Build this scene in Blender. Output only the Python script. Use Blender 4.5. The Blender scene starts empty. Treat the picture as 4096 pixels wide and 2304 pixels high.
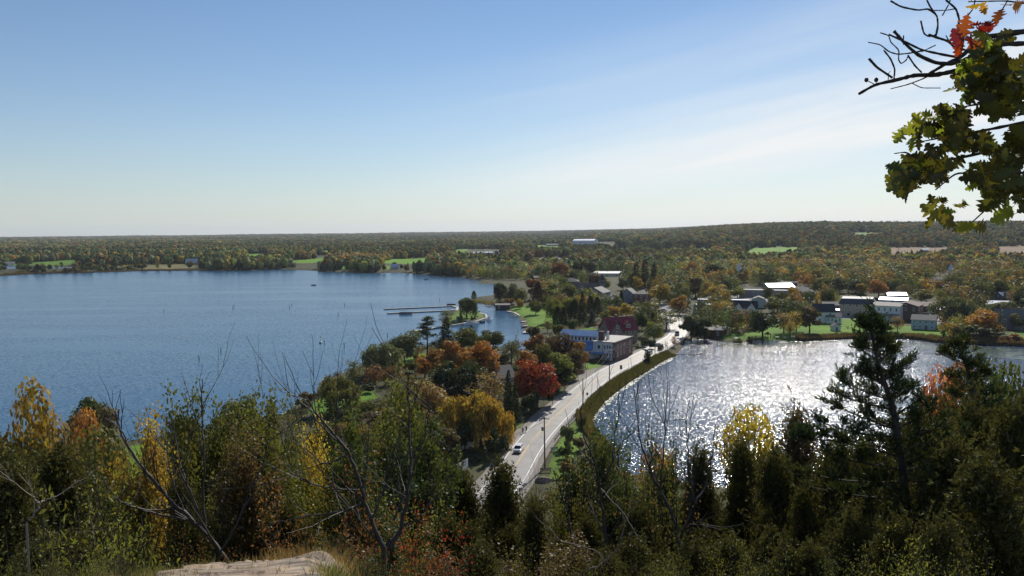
import bpy, bmesh, math, random
import numpy as np
from mathutils import Vector, Matrix
R=math.radians
scene=bpy.context.scene
COL=scene.collection

# ------------------------------------------------------------------ camera
CAMZ=56.0
F=3154.0                                   # focal length in photo pixels (4096 wide)
cam_d=bpy.data.cameras.new('camera'); cam=bpy.data.objects.new('camera',cam_d); COL.objects.link(cam)
cam_d.sensor_width=36.0; cam_d.lens=36.0*F/4096.0
cam_d.clip_start=0.1; cam_d.clip_end=60000
MW=Matrix.Translation((0,0,CAMZ))@Matrix.Rotation(R(90-4.12),4,'X')@Matrix.Rotation(R(-0.66),4,'Z')
cam.matrix_world=MW
scene.camera=cam

# ------------------------------------------------------------------ sky and sun
SUN_AZ=20.5; SUN_EL=36.0                   # azimuth from +Y towards +X
world=bpy.data.worlds.new('World'); scene.world=world; world.use_nodes=True
nt=world.node_tree; nt.nodes.clear()
def N(tree,t,**k):
    n=tree.nodes.new(t)
    for a,b in k.items(): setattr(n,a,b)
    return n
def L(tree,a,b): tree.links.new(a,b)
def math_n(tree,op,a,b=None,c=None,clamp=False):
    n=N(tree,'ShaderNodeMath',operation=op); n.use_clamp=clamp
    for i,v in enumerate((a,b,c)):
        if v is None: continue
        if isinstance(v,(int,float)): n.inputs[i].default_value=v
        else: L(tree,v,n.inputs[i])
    return n.outputs[0]
def mixc(tree,fac,a,b,mode='MIX'):
    n=N(tree,'ShaderNodeMix',data_type='RGBA',blend_type=mode)
    for s,v in ((n.inputs[0],fac),(n.inputs[6],a),(n.inputs[7],b)):
        if isinstance(v,(int,float)): s.default_value=v
        elif isinstance(v,tuple): s.default_value=(v+(1,))[:4]
        else: L(tree,v,s)
    return n.outputs[2]
def ramp(tree,fac,stops,interp='LINEAR'):
    n=N(tree,'ShaderNodeValToRGB'); n.color_ramp.interpolation=interp
    e=n.color_ramp.elements
    while len(e)<len(stops): e.new(0.5)
    for i,(p,c) in enumerate(stops):
        e[i].position=p; e[i].color=(c,c,c,1) if isinstance(c,(int,float)) else (c+(1,))[:4]
    L(tree,fac,n.inputs[0]); return n.outputs[0]
sky=N(nt,'ShaderNodeTexSky',sky_type='NISHITA'); sky.sun_disc=False
sky.sun_elevation=R(SUN_EL); sky.sun_rotation=R(SUN_AZ)
sky.altitude=200; sky.air_density=1.0; sky.dust_density=0.0; sky.ozone_density=1.6
tc=N(nt,'ShaderNodeTexCoord')
sep=N(nt,'ShaderNodeSeparateXYZ'); L(nt,tc.outputs['Generated'],sep.inputs[0])
az=math_n(nt,'ARCTAN2',sep.outputs[0],sep.outputs[1]); el=math_n(nt,'ARCSINE',sep.outputs[2])
# thin cirrus: streaks in azimuth / elevation, tilted, strongest towards the sun side
t1=math_n(nt,'SUBTRACT',el,math_n(nt,'MULTIPLY',az,0.16))
cmb=N(nt,'ShaderNodeCombineXYZ'); L(nt,math_n(nt,'MULTIPLY',az,2.0),cmb.inputs[0]); L(nt,math_n(nt,'MULTIPLY',t1,26.0),cmb.inputs[1])
nz=N(nt,'ShaderNodeTexNoise'); nz.inputs['Scale'].default_value=0.9; nz.inputs['Detail'].default_value=5; nz.inputs['Roughness'].default_value=0.5; nz.inputs['Distortion'].default_value=0.25
L(nt,cmb.outputs[0],nz.inputs['Vector'])
streak=ramp(nt,nz.outputs['Fac'],[(0.36,0.0),(0.62,1.0)])
azm=N(nt,'ShaderNodeMapRange'); azm.interpolation_type='SMOOTHSTEP'
for i,v in ((1,R(-14)),(2,R(24)),(3,0.05),(4,1.2)): azm.inputs[i].default_value=v
L(nt,az,azm.inputs[0])
def bump_el(c,w):
    d=math_n(nt,'DIVIDE',math_n(nt,'SUBTRACT',t1,c),w)
    return math_n(nt,'POWER',2.718,math_n(nt,'MULTIPLY',math_n(nt,'MULTIPLY',d,d),-1.0))
bands=math_n(nt,'MAXIMUM',bump_el(R(3.2),R(3.4)),math_n(nt,'MULTIPLY',bump_el(R(9.0),R(2.8)),0.30))
cl=math_n(nt,'MULTIPLY',math_n(nt,'MULTIPLY',azm.outputs[0],bands),math_n(nt,'ADD',math_n(nt,'MULTIPLY',streak,0.65),0.5),clamp=True)
# pale veil of moist air low over the horizon, brighter on the sun's side
veil=math_n(nt,'POWER',2.718,math_n(nt,'MULTIPLY',math_n(nt,'MAXIMUM',el,0.0),-1.0/R(4.5)))
azv=N(nt,'ShaderNodeMapRange'); azv.interpolation_type='SMOOTHSTEP'
for i,v in ((1,R(-35)),(2,R(28)),(3,0.0),(4,1.0)): azv.inputs[i].default_value=v
L(nt,az,azv.inputs[0])
vcol=mixc(nt,azv.outputs[0],(6.5,6.9,6.8),(9.8,9.7,9.2))
sk00=mixc(nt,1.0,sky.outputs[0],(0.85,0.955,1.07),'MULTIPLY')
sk1=mixc(nt,math_n(nt,'MULTIPLY',veil,0.9),sk00,vcol)
skyc=mixc(nt,cl,sk1,(10.2,10.5,10.6))
bg=N(nt,'ShaderNodeBackground'); bg.inputs[1].default_value=0.073
L(nt,skyc,bg.inputs[0]); wo=N(nt,'ShaderNodeOutputWorld'); L(nt,bg.outputs[0],wo.inputs[0])

sd=bpy.data.lights.new('sun','SUN'); sd.energy=4.2; sd.angle=R(0.53); sd.color=(1.0,0.93,0.82)
sun=bpy.data.objects.new('sun',sd); COL.objects.link(sun)
SD=Vector((math.sin(R(SUN_AZ))*math.cos(R(SUN_EL)),math.cos(R(SUN_AZ))*math.cos(R(SUN_EL)),math.sin(R(SUN_EL))))
sun.rotation_euler=SD.to_track_quat('Z','Y').to_euler(); sun.location=(0,-20,200)
vs=scene.view_settings; vs.view_transform='Standard'; vs.look='None'; vs.gamma=1.0; vs.exposure=0.24
vs.use_curve_mapping=False

# ------------------------------------------------------------------ tagging / object helpers
def tag(o,label=None,cat=None,group=None,kind=None):
    if label: o['label']=label
    if cat: o['category']=cat
    if group: o['group']=group
    if kind: o['kind']=kind
    return o
def empty(name,loc,rz=0,label=None,cat=None,group=None,kind=None):
    o=bpy.data.objects.new(name,None); COL.objects.link(o); o.location=loc; o.rotation_euler=(0,0,rz)
    o.empty_display_size=0.5
    return tag(o,label,cat,group,kind)
def link(name,me,parent=None,loc=None):
    o=bpy.data.objects.new(name,me); COL.objects.link(o)
    if parent: o.parent=parent
    if loc is not None: o.location=loc
    return o
def np_mesh(name,V,Fc,mat=None,smooth=False,tint=None,col=None):
    V=np.asarray(V,dtype=np.float32); Fc=np.asarray(Fc,dtype=np.int32)
    me=bpy.data.meshes.new(name); k=Fc.shape[1]; n=len(Fc)
    me.vertices.add(len(V)); me.vertices.foreach_set('co',V.ravel())
    me.loops.add(n*k); me.loops.foreach_set('vertex_index',Fc.ravel())
    me.polygons.add(n); me.polygons.foreach_set('loop_start',np.arange(0,n*k,k,dtype=np.int32))
    try: me.polygons.foreach_set('loop_total',np.full(n,k,dtype=np.int32))
    except Exception: pass
    if smooth: me.polygons.foreach_set('use_smooth',np.ones(n,dtype=bool))
    if tint is not None:
        a=me.attributes.new('tint','FLOAT','FACE'); a.data.foreach_set('value',np.asarray(tint,dtype=np.float32))
    if col is not None:
        c=np.ones((len(col),4),dtype=np.float32); c[:,:3]=col
        a=me.attributes.new('col','FLOAT_COLOR','FACE' if len(col)==n and len(col)!=len(V) else 'POINT') if False else None
    me.update(calc_edges=True)
    if mat: me.materials.append(mat)
    return me
def set_point_color(me,col):
    c=np.ones((len(me.vertices),4),dtype=np.float32); c[:,:3]=col
    a=me.attributes.new('col','FLOAT_COLOR','POINT'); a.data.foreach_set('color',c.ravel())

class MB:                                              # collects shapes that become ONE mesh
    def __init__(s): s.v=[]; s.f=[]; s.m=[]
    def add(s,vs_,fs,m=0):
        o=len(s.v); s.v+= [tuple(p) for p in vs_]; s.f+=[tuple(i+o for i in f) for f in fs]; s.m+=[m]*len(fs); return s
    def box(s,x0,x1,y0,y1,z0,z1,m=0):
        return s.add([(x0,y0,z0),(x1,y0,z0),(x1,y1,z0),(x0,y1,z0),(x0,y0,z1),(x1,y0,z1),(x1,y1,z1),(x0,y1,z1)],
            [(0,3,2,1),(4,5,6,7),(0,1,5,4),(1,2,6,5),(2,3,7,6),(3,0,4,7)],m)
    def prism(s,poly,y0,y1,m=0):                        # polygon in xz, extruded along y
        n=len(poly); vs_=[(x,y0,z) for x,z in poly]+[(x,y1,z) for x,z in poly]
        fs=[tuple(range(n)),tuple(range(2*n-1,n-1,-1))]+[(i,i+n,(i+1)%n+n,(i+1)%n) for i in range(n)]
        return s.add(vs_,fs,m)
    def prismx(s,poly,x0,x1,m=0):                       # polygon in yz, extruded along x
        n=len(poly); vs_=[(x0,y,z) for y,z in poly]+[(x1,y,z) for y,z in poly]
        fs=[tuple(range(n-1,-1,-1)),tuple(range(n,2*n))]+[(i,(i+1)%n,(i+1)%n+n,i+n) for i in range(n)]
        return s.add(vs_,fs,m)
    def prismz(s,poly,z0,z1,m=0):
        n=len(poly); vs_=[(x,y,z0) for x,y in poly]+[(x,y,z1) for x,y in poly]
        fs=[tuple(range(n-1,-1,-1)),tuple(range(n,2*n))]+[(i,(i+1)%n,(i+1)%n+n,i+n) for i in range(n)]
        return s.add(vs_,fs,m)
    def tube(s,pts,rad,sides=6,m=0,cap=True):
        pts=[Vector(p) for p in pts]; n=len(pts)
        if not hasattr(rad,'__len__'): rad=[rad]*n
        o=len(s.v)
        for i,p in enumerate(pts):
            d=(pts[min(i+1,n-1)]-pts[max(i-1,0)]).normalized()
            a=d.cross(Vector((0,0,1)))
            if a.length<0.05: a=d.cross(Vector((0,1,0)))
            a.normalize(); b=d.cross(a)
            for k in range(sides):
                t=2*math.pi*k/sides; s.v.append(tuple(p+(a*math.cos(t)+b*math.sin(t))*rad[i]))
        for i in range(n-1):
            for k in range(sides):
                k2=(k+1)%sides; s.f.append((o+i*sides+k,o+i*sides+k2,o+(i+1)*sides+k2,o+(i+1)*sides+k)); s.m.append(m)
        if cap:
            s.f.append(tuple(o+k for k in range(sides-1,-1,-1))); s.m.append(m)
            s.f.append(tuple(o+(n-1)*sides+k for k in range(sides))); s.m.append(m)
        return s
    def lathe(s,prof,c=(0,0,0),sides=16,m=0):
        o=len(s.v)
        for r,z in prof:
            for k in range(sides):
                t=2*math.pi*k/sides; s.v.append((c[0]+r*math.cos(t),c[1]+r*math.sin(t),c[2]+z))
        for i in range(len(prof)-1):
            for k in range(sides):
                k2=(k+1)%sides; s.f.append((o+i*sides+k,o+i*sides+k2,o+(i+1)*sides+k2,o+(i+1)*sides+k)); s.m.append(m)
        s.f.append(tuple(o+k for k in range(sides-1,-1,-1))); s.m.append(m)
        s.f.append(tuple(o+(len(prof)-1)*sides+k for k in range(sides))); s.m.append(m)
        return s
    def mesh(s,name,*mats,smooth=False):
        me=bpy.data.meshes.new(name); me.from_pydata(s.v,[],s.f); me.update()
        for mt in mats: me.materials.append(mt)
        if len(mats)>1: me.polygons.foreach_set('material_index',s.m)
        bm=bmesh.new(); bm.from_mesh(me); bmesh.ops.recalc_face_normals(bm,faces=bm.faces); bm.to_mesh(me); bm.free()
        if smooth: me.polygons.foreach_set('use_smooth',[True]*len(me.polygons))
        return me
    def build(s,name,mat,parent=None,loc=None,smooth=False):
        mats=mat if isinstance(mat,(list,tuple)) else [mat]
        return link(name,s.mesh(name,*mats,smooth=smooth),parent,loc)

# ------------------------------------------------------------------ materials
MATS={}
def principled(name,col,rough=0.7,metal=0.0,noise=0.0,scale=1.0,spec=0.5,coat=0.0):
    if name in MATS: return MATS[name]
    m=bpy.data.materials.new(name); m.use_nodes=True; t=m.node_tree; b=t.nodes['Principled BSDF']
    b.inputs['Roughness'].default_value=rough; b.inputs['Metallic'].default_value=metal
    b.inputs['Specular IOR Level'].default_value=spec
    if coat: b.inputs['Coat Weight'].default_value=coat
    if noise>0:
        c=N(t,'ShaderNodeTexCoord'); n=N(t,'ShaderNodeTexNoise'); n.inputs['Scale'].default_value=scale; n.inputs['Detail'].default_value=4
        L(t,c.outputs['Object'],n.inputs['Vector'])
        r=ramp(t,n.outputs['Fac'],[(0.25,tuple(x*(1-noise) for x in col)),(0.75,tuple(min(1,x*(1+noise)) for x in col))])
        L(t,r,b.inputs['Base Color'])
    else: b.inputs['Base Color'].default_value=(*col,1)
    MATS[name]=m; return m
def leaf_material(name,attr=None,trans=0.45,gloss=0.025,rough=0.5):
    m=bpy.data.materials.new(name); m.use_nodes=True; t=m.node_tree; t.nodes.clear()
    out=N(t,'ShaderNodeOutputMaterial')
    if attr:
        a=N(t,'ShaderNodeAttribute',attribute_name=attr); base=a.outputs['Color']
    else:
        oi=N(t,'ShaderNodeObjectInfo'); base=oi.outputs['Color']
    ti=N(t,'ShaderNodeAttribute',attribute_name='tint')
    hs=N(t,'ShaderNodeHueSaturation'); L(t,base,hs.inputs['Color'])
    L(t,math_n(t,'ADD',math_n(t,'MULTIPLY',ti.outputs['Fac'],0.085),0.4575),hs.inputs['Hue'])
    L(t,math_n(t,'ADD',math_n(t,'MULTIPLY',ti.outputs['Fac'],1.1),0.75),hs.inputs['Value'])
    # the leaves' own mottling, clump by clump
    g=N(t,'ShaderNodeTexCoord'); nn=N(t,'ShaderNodeTexNoise'); nn.inputs['Scale'].default_value=0.5; nn.inputs['Detail'].default_value=2
    L(t,g.outputs['Object'],nn.inputs['Vector'])
    c=mixc(t,ramp(t,nn.outputs['Fac'],[(0.35,0.0),(0.65,1.0)]),hs.outputs[0],mixc(t,0.5,hs.outputs[0],(0.13,0.125,0.03)))
    d=N(t,'ShaderNodeBsdfDiffuse'); L(t,c,d.inputs[0])
    tr=N(t,'ShaderNodeBsdfTranslucent'); L(t,mixc(t,1.0,c,(1.0,0.95,0.55),'MULTIPLY'),tr.inputs[0])
    mx=N(t,'ShaderNodeMixShader'); mx.inputs[0].default_value=trans; L(t,d.outputs[0],mx.inputs[1]); L(t,tr.outputs[0],mx.inputs[2])
    gl=N(t,'ShaderNodeBsdfGlossy'); gl.inputs['Roughness'].default_value=rough; gl.inputs[0].default_value=(0.9,0.95,0.9,1)
    m2=N(t,'ShaderNodeMixShader'); m2.inputs[0].default_value=gloss; L(t,mx.outputs[0],m2.inputs[1]); L(t,gl.outputs[0],m2.inputs[2])
    L(t,m2.outputs[0],out.inputs[0]); return m
LEAF=leaf_material('leaf'); WOOD=leaf_material('woodland_leaf','col',gloss=0.03)
NEEDLE=leaf_material('needle',None,trans=0.3,gloss=0.015)
BARK=principled('bark',(0.055,0.042,0.032),0.85,noise=0.4,scale=3.0)
TWIG=principled('twig',(0.032,0.026,0.022),0.6,noise=0.3,scale=6.0)

# ------------------------------------------------------------------ photo pixel -> place in the world
CO=np.array([0,0,CAMZ]); M3=np.array(MW.to_3x3())
def ray(px,py):
    d=M3@np.array([(px-2048)/F,-(py-1152)/F,-1.0]); return d/np.linalg.norm(d[:2])    # unit horizontal length
def plane(px,py,z=0.0):
    d=ray(px,py); t=(z-CAMZ)/d[2]; return CO+d*t
def poly_plane(pts,z=0.0): return np.array([plane(x,y,z)[:2] for x,y in pts])

# water outlines, read off the photograph and laid on the water plane
LAKE_PX=[(-300,1109),(0,1102),(80,1099),(150,1094),(240,1093),(325,1091),(440,1085),(556,1083),(680,1081),(813,1081),(905,1083),(1000,1082),(1116,1078),(1233,1082),(1310,1086),(1388,1090),
 (1460,1091),(1543,1091),(1600,1091),(1660,1095),(1761,1105),(1854,1110),(1900,1117),(1932,1122),(1906,1131),(1940,1136),(1990,1134),(2000,1143),(1975,1160),(1978,1175),(1965,1186),(1900,1189),(1902,1203),(1965,1210),(1990,1222),
 (1995,1232),(2032,1243),(2063,1260),(2090,1284),(2095,1300),(2098,1319),(2121,1338),(2140,1370),(2120,1392),(2060,1404),(2010,1398),(1960,1396),(1900,1378),(1850,1368),(1800,1372),(1735,1391),(1690,1392),
 (1628,1395),(1568,1391),(1530,1412),(1474,1432),(1440,1462),(1384,1490),(1330,1505),(1285,1528),(1268,1575),(1210,1600),(1180,1630),(1130,1660),(1000,1690),(900,1712),(760,1740),(577,1757),(472,1772),(300,1776),(100,1790),(-200,1820),(-1500,1900),(-1500,1200)]
ISLE_PX=[(1775,1308),(1807,1299),(1866,1291),(1904,1284),(1947,1269),(1943,1257),(1904,1247),(1880,1238),(1827,1240),(1800,1255),(1770,1280)]
POND_PX=[(2415,1600),(2476,1553),(2517,1523),(2559,1498),(2595,1476),(2628,1454),(2669,1432),(2702,1421),(2717,1402),(2736,1366),(2800,1354),(2850,1354),(2904,1369),(2966,1371),(3028,1360),(3090,1361),(3183,1362),(3276,1358),(3374,1353),
 (3513,1350),(3600,1350),(3687,1357),(3740,1366),(3791,1375),(3860,1374),(3930,1375),(4096,1382),(4400,1392),(4900,1420),(4900,1900),(4400,1935),(4096,1950),(3700,1995),(3200,2020),(2900,1990),(2640,1960),(2500,1915),(2455,1860),(2440,1800),(2400,1752),(2368,1715),(2357,1675),(2385,1640)]
INLET_PX=[(-400,1066),(0,1063),(120,1066),(325,1069),(320,1077),(150,1077),(0,1079),(-400,1084)]
LAKE=poly_plane(LAKE_PX); ISLE=poly_plane(ISLE_PX); POND=poly_plane(POND_PX); INLET=poly_plane(INLET_PX)
def pip(P,poly):
    x,y=P[:,0],P[:,1]; ins=np.zeros(len(P),bool); n=len(poly)
    for i in range(n):
        x1,y1=poly[i]; x2,y2=poly[(i+1)%n]
        if y1==y2: continue
        c=((y1>y)!=(y2>y)); xi=(x2-x1)*(y-y1)/(y2-y1)+x1
        ins^= c&(x<xi)
    return ins
def pdist(P,poly,closed=True):
    d=np.full(len(P),1e9); n=len(poly)
    for i in range(n if closed else n-1):
        a=poly[i]; b=poly[(i+1)%n]; ab=b-a; l2=max(1e-9,ab@ab)
        t=np.clip(((P-a)@ab)/l2,0,1); q=P-(a+t[:,None]*ab); d=np.minimum(d,(q*q).sum(1))
    return np.sqrt(d)
def sdist(P):                                           # + on land, - in water
    w=(pip(P,LAKE)&~pip(P,ISLE))|pip(P,POND)|pip(P,INLET)
    d=np.minimum(np.minimum(pdist(P,LAKE),pdist(P,ISLE)),np.minimum(pdist(P,POND),pdist(P,INLET)))
    return np.where(w,-d,d)
def smooth(a,b,x): t=np.clip((x-a)/(b-a),0,1); return t*t*(3-2*t)
def vnoise(x,y,s,seed=0):                               # smooth value noise
    x=x/s+seed*17.3; y=y/s-seed*9.1; xi=np.floor(x); yi=np.floor(y); fx=x-xi; fy=y-yi
    fx=fx*fx*(3-2*fx); fy=fy*fy*(3-2*fy)
    def h(a,b): v=np.sin(a*127.1+b*311.7+seed*7.7)*43758.5453; return v-np.floor(v)
    return (h(xi,yi)*(1-fx)+h(xi+1,yi)*fx)*(1-fy)+(h(xi,yi+1)*(1-fx)+h(xi+1,yi+1)*fx)*fy
# road centre line (photo pixels on a plane 1.6 m above the water)
ROADZ=1.6
ROAD_PX=[(1900,2060),(1960,2000),(2041,1903),(2067,1856),(2097,1808),(2134,1757),(2171,1715),(2218,1668),(2266,1624),(2321,1573),(2372,1530),(2420,1496),(2476,1465),(2540,1436),(2586,1412),(2628,1389),(2669,1364),(2703,1343),(2716,1322),(2708,1302),(2696,1286),(2690,1270),(2700,1255)]
def smooth_line(P,step=2.0):
    P=[Vector((p[0],p[1],0)) for p in P]; out=[]
    for i in range(len(P)-1):
        p0=P[max(i-1,0)]; p1=P[i]; p2=P[i+1]; p3=P[min(i+2,len(P)-1)]; n=max(2,int((p2-p1).length/step))
        for k in range(n):
            t=k/n; out.append(0.5*((2*p1)+(p2-p0)*t+(2*p0-5*p1+4*p2-p3)*t*t+(3*p1-p0-3*p2+p3)*t**3))
    out.append(P[-1]); return np.array([(p.x,p.y) for p in out])
ROAD=smooth_line(poly_plane(ROAD_PX,ROADZ))
for _ in range(6): ROAD[1:-1]=(ROAD[:-2]+2*ROAD[1:-1]+ROAD[2:])/4
HR=np.array([0,3,6,8,9.6,11,13,18,30,45,60,80,100,130,150,175]); HZ=np.array([54.5,54.1,53.35,52.68,52.1,50.6,48.8,45.5,38.5,31,24.5,15.5,9,4.6,3.0,2.0])
RIDGE_X=np.array([-0.8,-0.4,0.05,0.12,0.19,0.25,0.30,0.36,0.45,0.56,0.66,0.9,1.5]); RIDGE_H=np.array([0,0,0,12,20,42,50,50,44,42,42,38,38])
def height(P,sdv=None):
    P=np.atleast_2d(P); x,y=P[:,0],P[:,1]; r=np.hypot(x,y)
    s=sdist(P) if sdv is None else sdv
    land=np.where(s>0,0.15+1.3*smooth(0,6,s)+np.minimum(s,350)*0.016,-1.5*smooth(0,8,-s))
    az_=np.arctan2(x,y)
    amp=np.interp(az_,RIDGE_X,RIDGE_H)
    far=(np.clip(r-1500,0,None)*0.0036)*np.where(s>0,1,0)+ (vnoise(x,y,700,3)-0.5)*10*smooth(1600,3000,r)
    rg=amp*smooth(1300,3300,r)*(0.9+0.2*vnoise(x,y,500,5))
    z=land+(far+rg)*(s>0)
    rd=pdist(P,ROAD,False) if len(P)<5 or True else 0
    k=1-smooth(6.5,14,rd); z=np.where((s>-3)&(k>0),z*(1-k)+(ROADZ-0.08)*k*np.where(s>0,smooth(0,3.5,s),0)+z*k*np.where(s>0,1-smooth(0,3.5,s),1),z)
    hill=np.interp(r,HR,HZ); hk=1-smooth(150,178,r)
    side=smooth(-0.235,-0.15,np.arctan2(x,np.maximum(y,.01)))*np.where(y>0,1,0)*smooth(1.5,5,r)*smooth(40,20,r)
    hill=hill-1.0*side
    front=np.where(y<0,1,0)*smooth(0,60,-y)
    hill=hill*(1-front)+np.maximum(hill,52)*front
    rough=(vnoise(x,y,2.2,1)-0.5)*0.25*smooth(2,9,r)+(vnoise(x,y,9,2)-0.5)*1.2*smooth(9,30,r)
    zh=hill+rough*hk
    roadk=1-smooth(7,20,rd)                              # the hill's toe is cut back along the road
    zh=zh*(1-roadk)+(ROADZ-0.08)*roadk
    return np.where((r<178)|((y<0)&(r<4000)),np.where(y<0,zh,np.where(s>0,np.maximum(z,zh),z)),z)
def H1(x,y): return float(height(np.array([[x,y]]))[0])
RR=np.concatenate([np.geomspace(3,60,40),np.geomspace(61,14000,560)])
def ground(px,py):
    d=ray(px,py); P=np.outer(RR,d[:2]); z=height(P); g=CAMZ+RR*d[2]-z
    i=np.argmax(g<0)
    if not (g<0).any(): i=len(RR)-1
    if i==0: r=RR[0]
    else: a,b=g[i-1],g[i]; r=RR[i-1]+(RR[i]-RR[i-1])*a/(a-b)
    return Vector((d[0]*r,d[1]*r,H1(d[0]*r,d[1]*r)))
def at_dist(px,r,py=1152):
    d=ray(px,py); a=math.atan2(d[0],d[1]); x,y=math.sin(a)*r,math.cos(a)*r; return Vector((x,y,H1(x,y)))
def mpp(p): return (Vector(p)-Vector((0,0,CAMZ))).length/F           # metres per photo pixel there
def top_z(px,py,p): d=ray(px,py); return CAMZ+d[2]*math.hypot(p[0],p[1])
tree_spots=[]
# ================================================================== SETTING
def ground_material():
    m=bpy.data.materials.new('ground'); m.use_nodes=True; t=m.node_tree; b=t.nodes['Principled BSDF']
    a=N(t,'ShaderNodeAttribute',attribute_name='col'); c=N(t,'ShaderNodeTexCoord')
    n=N(t,'ShaderNodeTexNoise'); n.inputs['Scale'].default_value=0.35; n.inputs['Detail'].default_value=8; L(t,c.outputs['Object'],n.inputs['Vector'])
    n2=N(t,'ShaderNodeTexNoise'); n2.inputs['Scale'].default_value=0.03; n2.inputs['Detail'].default_value=3; L(t,c.outputs['Object'],n2.inputs['Vector'])
    v=math_n(t,'ADD',math_n(t,'MULTIPLY',n.outputs['Fac'],1.1),math_n(t,'MULTIPLY',n2.outputs['Fac'],0.6))
    hs=N(t,'ShaderNodeHueSaturation'); L(t,a.outputs['Color'],hs.inputs['Color']); L(t,math_n(t,'ADD',v,0.1),hs.inputs['Value'])
    L(t,hs.outputs[0],b.inputs['Base Color']); b.inputs['Roughness'].default_value=0.9; b.inputs['Specular IOR Level'].default_value=0.15
    bp=N(t,'ShaderNodeBump'); bp.inputs['Strength'].default_value=0.6; bp.inputs['Distance'].default_value=0.25
    n3=N(t,'ShaderNodeTexNoise'); n3.inputs['Scale'].default_value=2.2; n3.inputs['Detail'].default_value=6; L(t,c.outputs['Object'],n3.inputs['Vector'])
    L(t,n3.outputs['Fac'],bp.inputs['Height']); L(t,bp.outputs[0],b.inputs['Normal']); return m
LAWN_PX=[ # (polygon in photo pixels, colour)
 ([(2870,1372),(2900,1335),(2990,1330),(3060,1318),(3100,1290),(3190,1296),(3260,1288),(3340,1270),(3440,1268),(3475,1300),(3560,1303),(3650,1306),(3745,1296),(3795,1306),(3800,1372),(3600,1362),(3300,1366),(3050,1374)],(0.13,0.215,0.025)),
 ([(4020,1335),(4100,1322),(4300,1330),(4300,1392),(4070,1378)],(0.12,0.19,0.03)),
 ([(2930,1318),(2990,1310),(2985,1290),(2930,1295)],(0.12,0.19,0.03)),
 ([(2030,1240),(2060,1222),(2130,1222),(2200,1238),(2240,1262),(2260,1300),(2200,1318),(2120,1312),(2085,1285)],(0.14,0.22,0.03)),
 ([(2230,1345),(2280,1320),(2370,1310),(2400,1320),(2290,1360)],(0.12,0.20,0.03)),
 (ISLE_PX,(0.13,0.18,0.035)),
 ([(1235,1652),(1262,1600),(1300,1590),(1480,1560),(1520,1590),(1420,1620),(1330,1640),(1290,1670)],(0.13,0.215,0.03)),
 ([(480,1790),(600,1775),(700,1790),(680,1960),(500,1960)],(0.14,0.20,0.035)),
 ([(1600,1440),(1700,1410),(1720,1440),(1640,1465)],(0.13,0.2,0.03)),
 ([(1540,1540),(1700,1515),(1720,1530),(1600,1556)],(0.13,0.2,0.03)),
 ([(2010,1800),(2050,1712),(2090,1680),(2125,1682),(2060,1775),(2020,1815)],(0.16,0.19,0.05)),
 ([(2195,1870),(2225,1780),(2290,1690),(2320,1680),(2330,1760),(2260,1900),(2200,1930)],(0.13,0.18,0.04)),
 ([(2335,1473),(2350,1450),(2400,1455),(2410,1468),(2360,1478)],(0.14,0.21,0.03)),
 ([(1128,1056),(1128,1046),(1307,1030),(1307,1042),(1250,1052)],(0.15,0.25,0.03)),
 ([(985,1016),(1066,1015),(1066,1030),(985,1030)],(0.15,0.25,0.03)),
 ([(1500,1052),(1575,1036),(1715,1031),(1715,1050),(1640,1056)],(0.16,0.27,0.03)),
 ([(1505,1080),(1520,1064),(1565,1062),(1560,1078)],(0.14,0.23,0.03)),
 ([(1350,1076),(1360,1062),(1400,1062),(1395,1080)],(0.10,0.2,0.04)),
 ([(1810,1016),(1822,998),(1872,996),(1870,1012)],(0.14,0.24,0.03)),
 ([(2120,994),(2150,981),(2250,979),(2235,993)],(0.14,0.23,0.03)),
 ([(2070,1066),(2090,1052),(2125,1050),(2115,1068)],(0.13,0.22,0.03)),
 ([(2620,999),(2640,992),(2690,992),(2680,1000)],(0.15,0.22,0.03)),
 ([(2755,1004),(2780,994),(2850,995),(2850,1005)],(0.16,0.26,0.03)),
 ([(2960,1020),(3010,992),(3200,988),(3190,1010),(3050,1018)],(0.15,0.25,0.03)),
 ([(3395,940),(3410,932),(3530,930),(3520,938)],(0.13,0.19,0.05)),
 ([(3540,1018),(3560,990),(3800,988),(3790,1014)],(0.22,0.15,0.09)),
 ([(3980,1025),(3990,985),(4200,985),(4200,1025)],(0.22,0.15,0.09)),
 ([(100,1062),(140,1050),(300,1038),(330,1045),(250,1062)],(0.12,0.2,0.03)),
 ([(0,1068),(0,1056),(120,1054),(100,1064)],(0.12,0.2,0.03)),
 ([(1240,1012),(1262,1003),(1330,1001),(1320,1010)],(0.15,0.23,0.04)),([(1720,1040),(1745,1030),(1800,1028),(1790,1040)],(0.15,0.25,0.03)),([(2420,1003),(2440,995),(2520,994),(2500,1003)],(0.15,0.23,0.04)),([(2500,1032),(2520,1024),(2570,1024),(2560,1034)],(0.14,0.23,0.03)),([(3290,1000),(3300,992),(3380,990),(3370,1000)],(0.17,0.22,0.05)),
 ([(560,1076),(580,1060),(800,1056),(815,1072)],(0.17,0.15,0.06)),
]
def ground_poly(pts): return np.array([ground(x,y)[:2] for x,y in pts])
lawns=[(ground_poly(p),(c[0]*.82,c[1]*1.02,c[2]*.45) if c[1]>c[0]*1.2 else c) for p,c in LAWN_PX]
PLOTS=[([(2540,1232),(2600,1208),(2690,1215),(2680,1262),(2590,1262)],(0.30,0.29,0.28)),([(3330,1275),(3360,1250),(3480,1255),(3470,1275)],(0.30,0.29,0.28)),
 ([(2440,1500),(2300,1520),(2340,1478),(2440,1470)],(0.26,0.24,0.22)),([(2800,1205),(2860,1165),(3300,1200),(3280,1215)],(0.30,0.29,0.28)),([(3640,1262),(3700,1240),(3760,1262),(3770,1300),(3700,1290)],(0.3,0.29,0.28))]
plots=[(ground_poly(p),c) for p,c in PLOTS]
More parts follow.
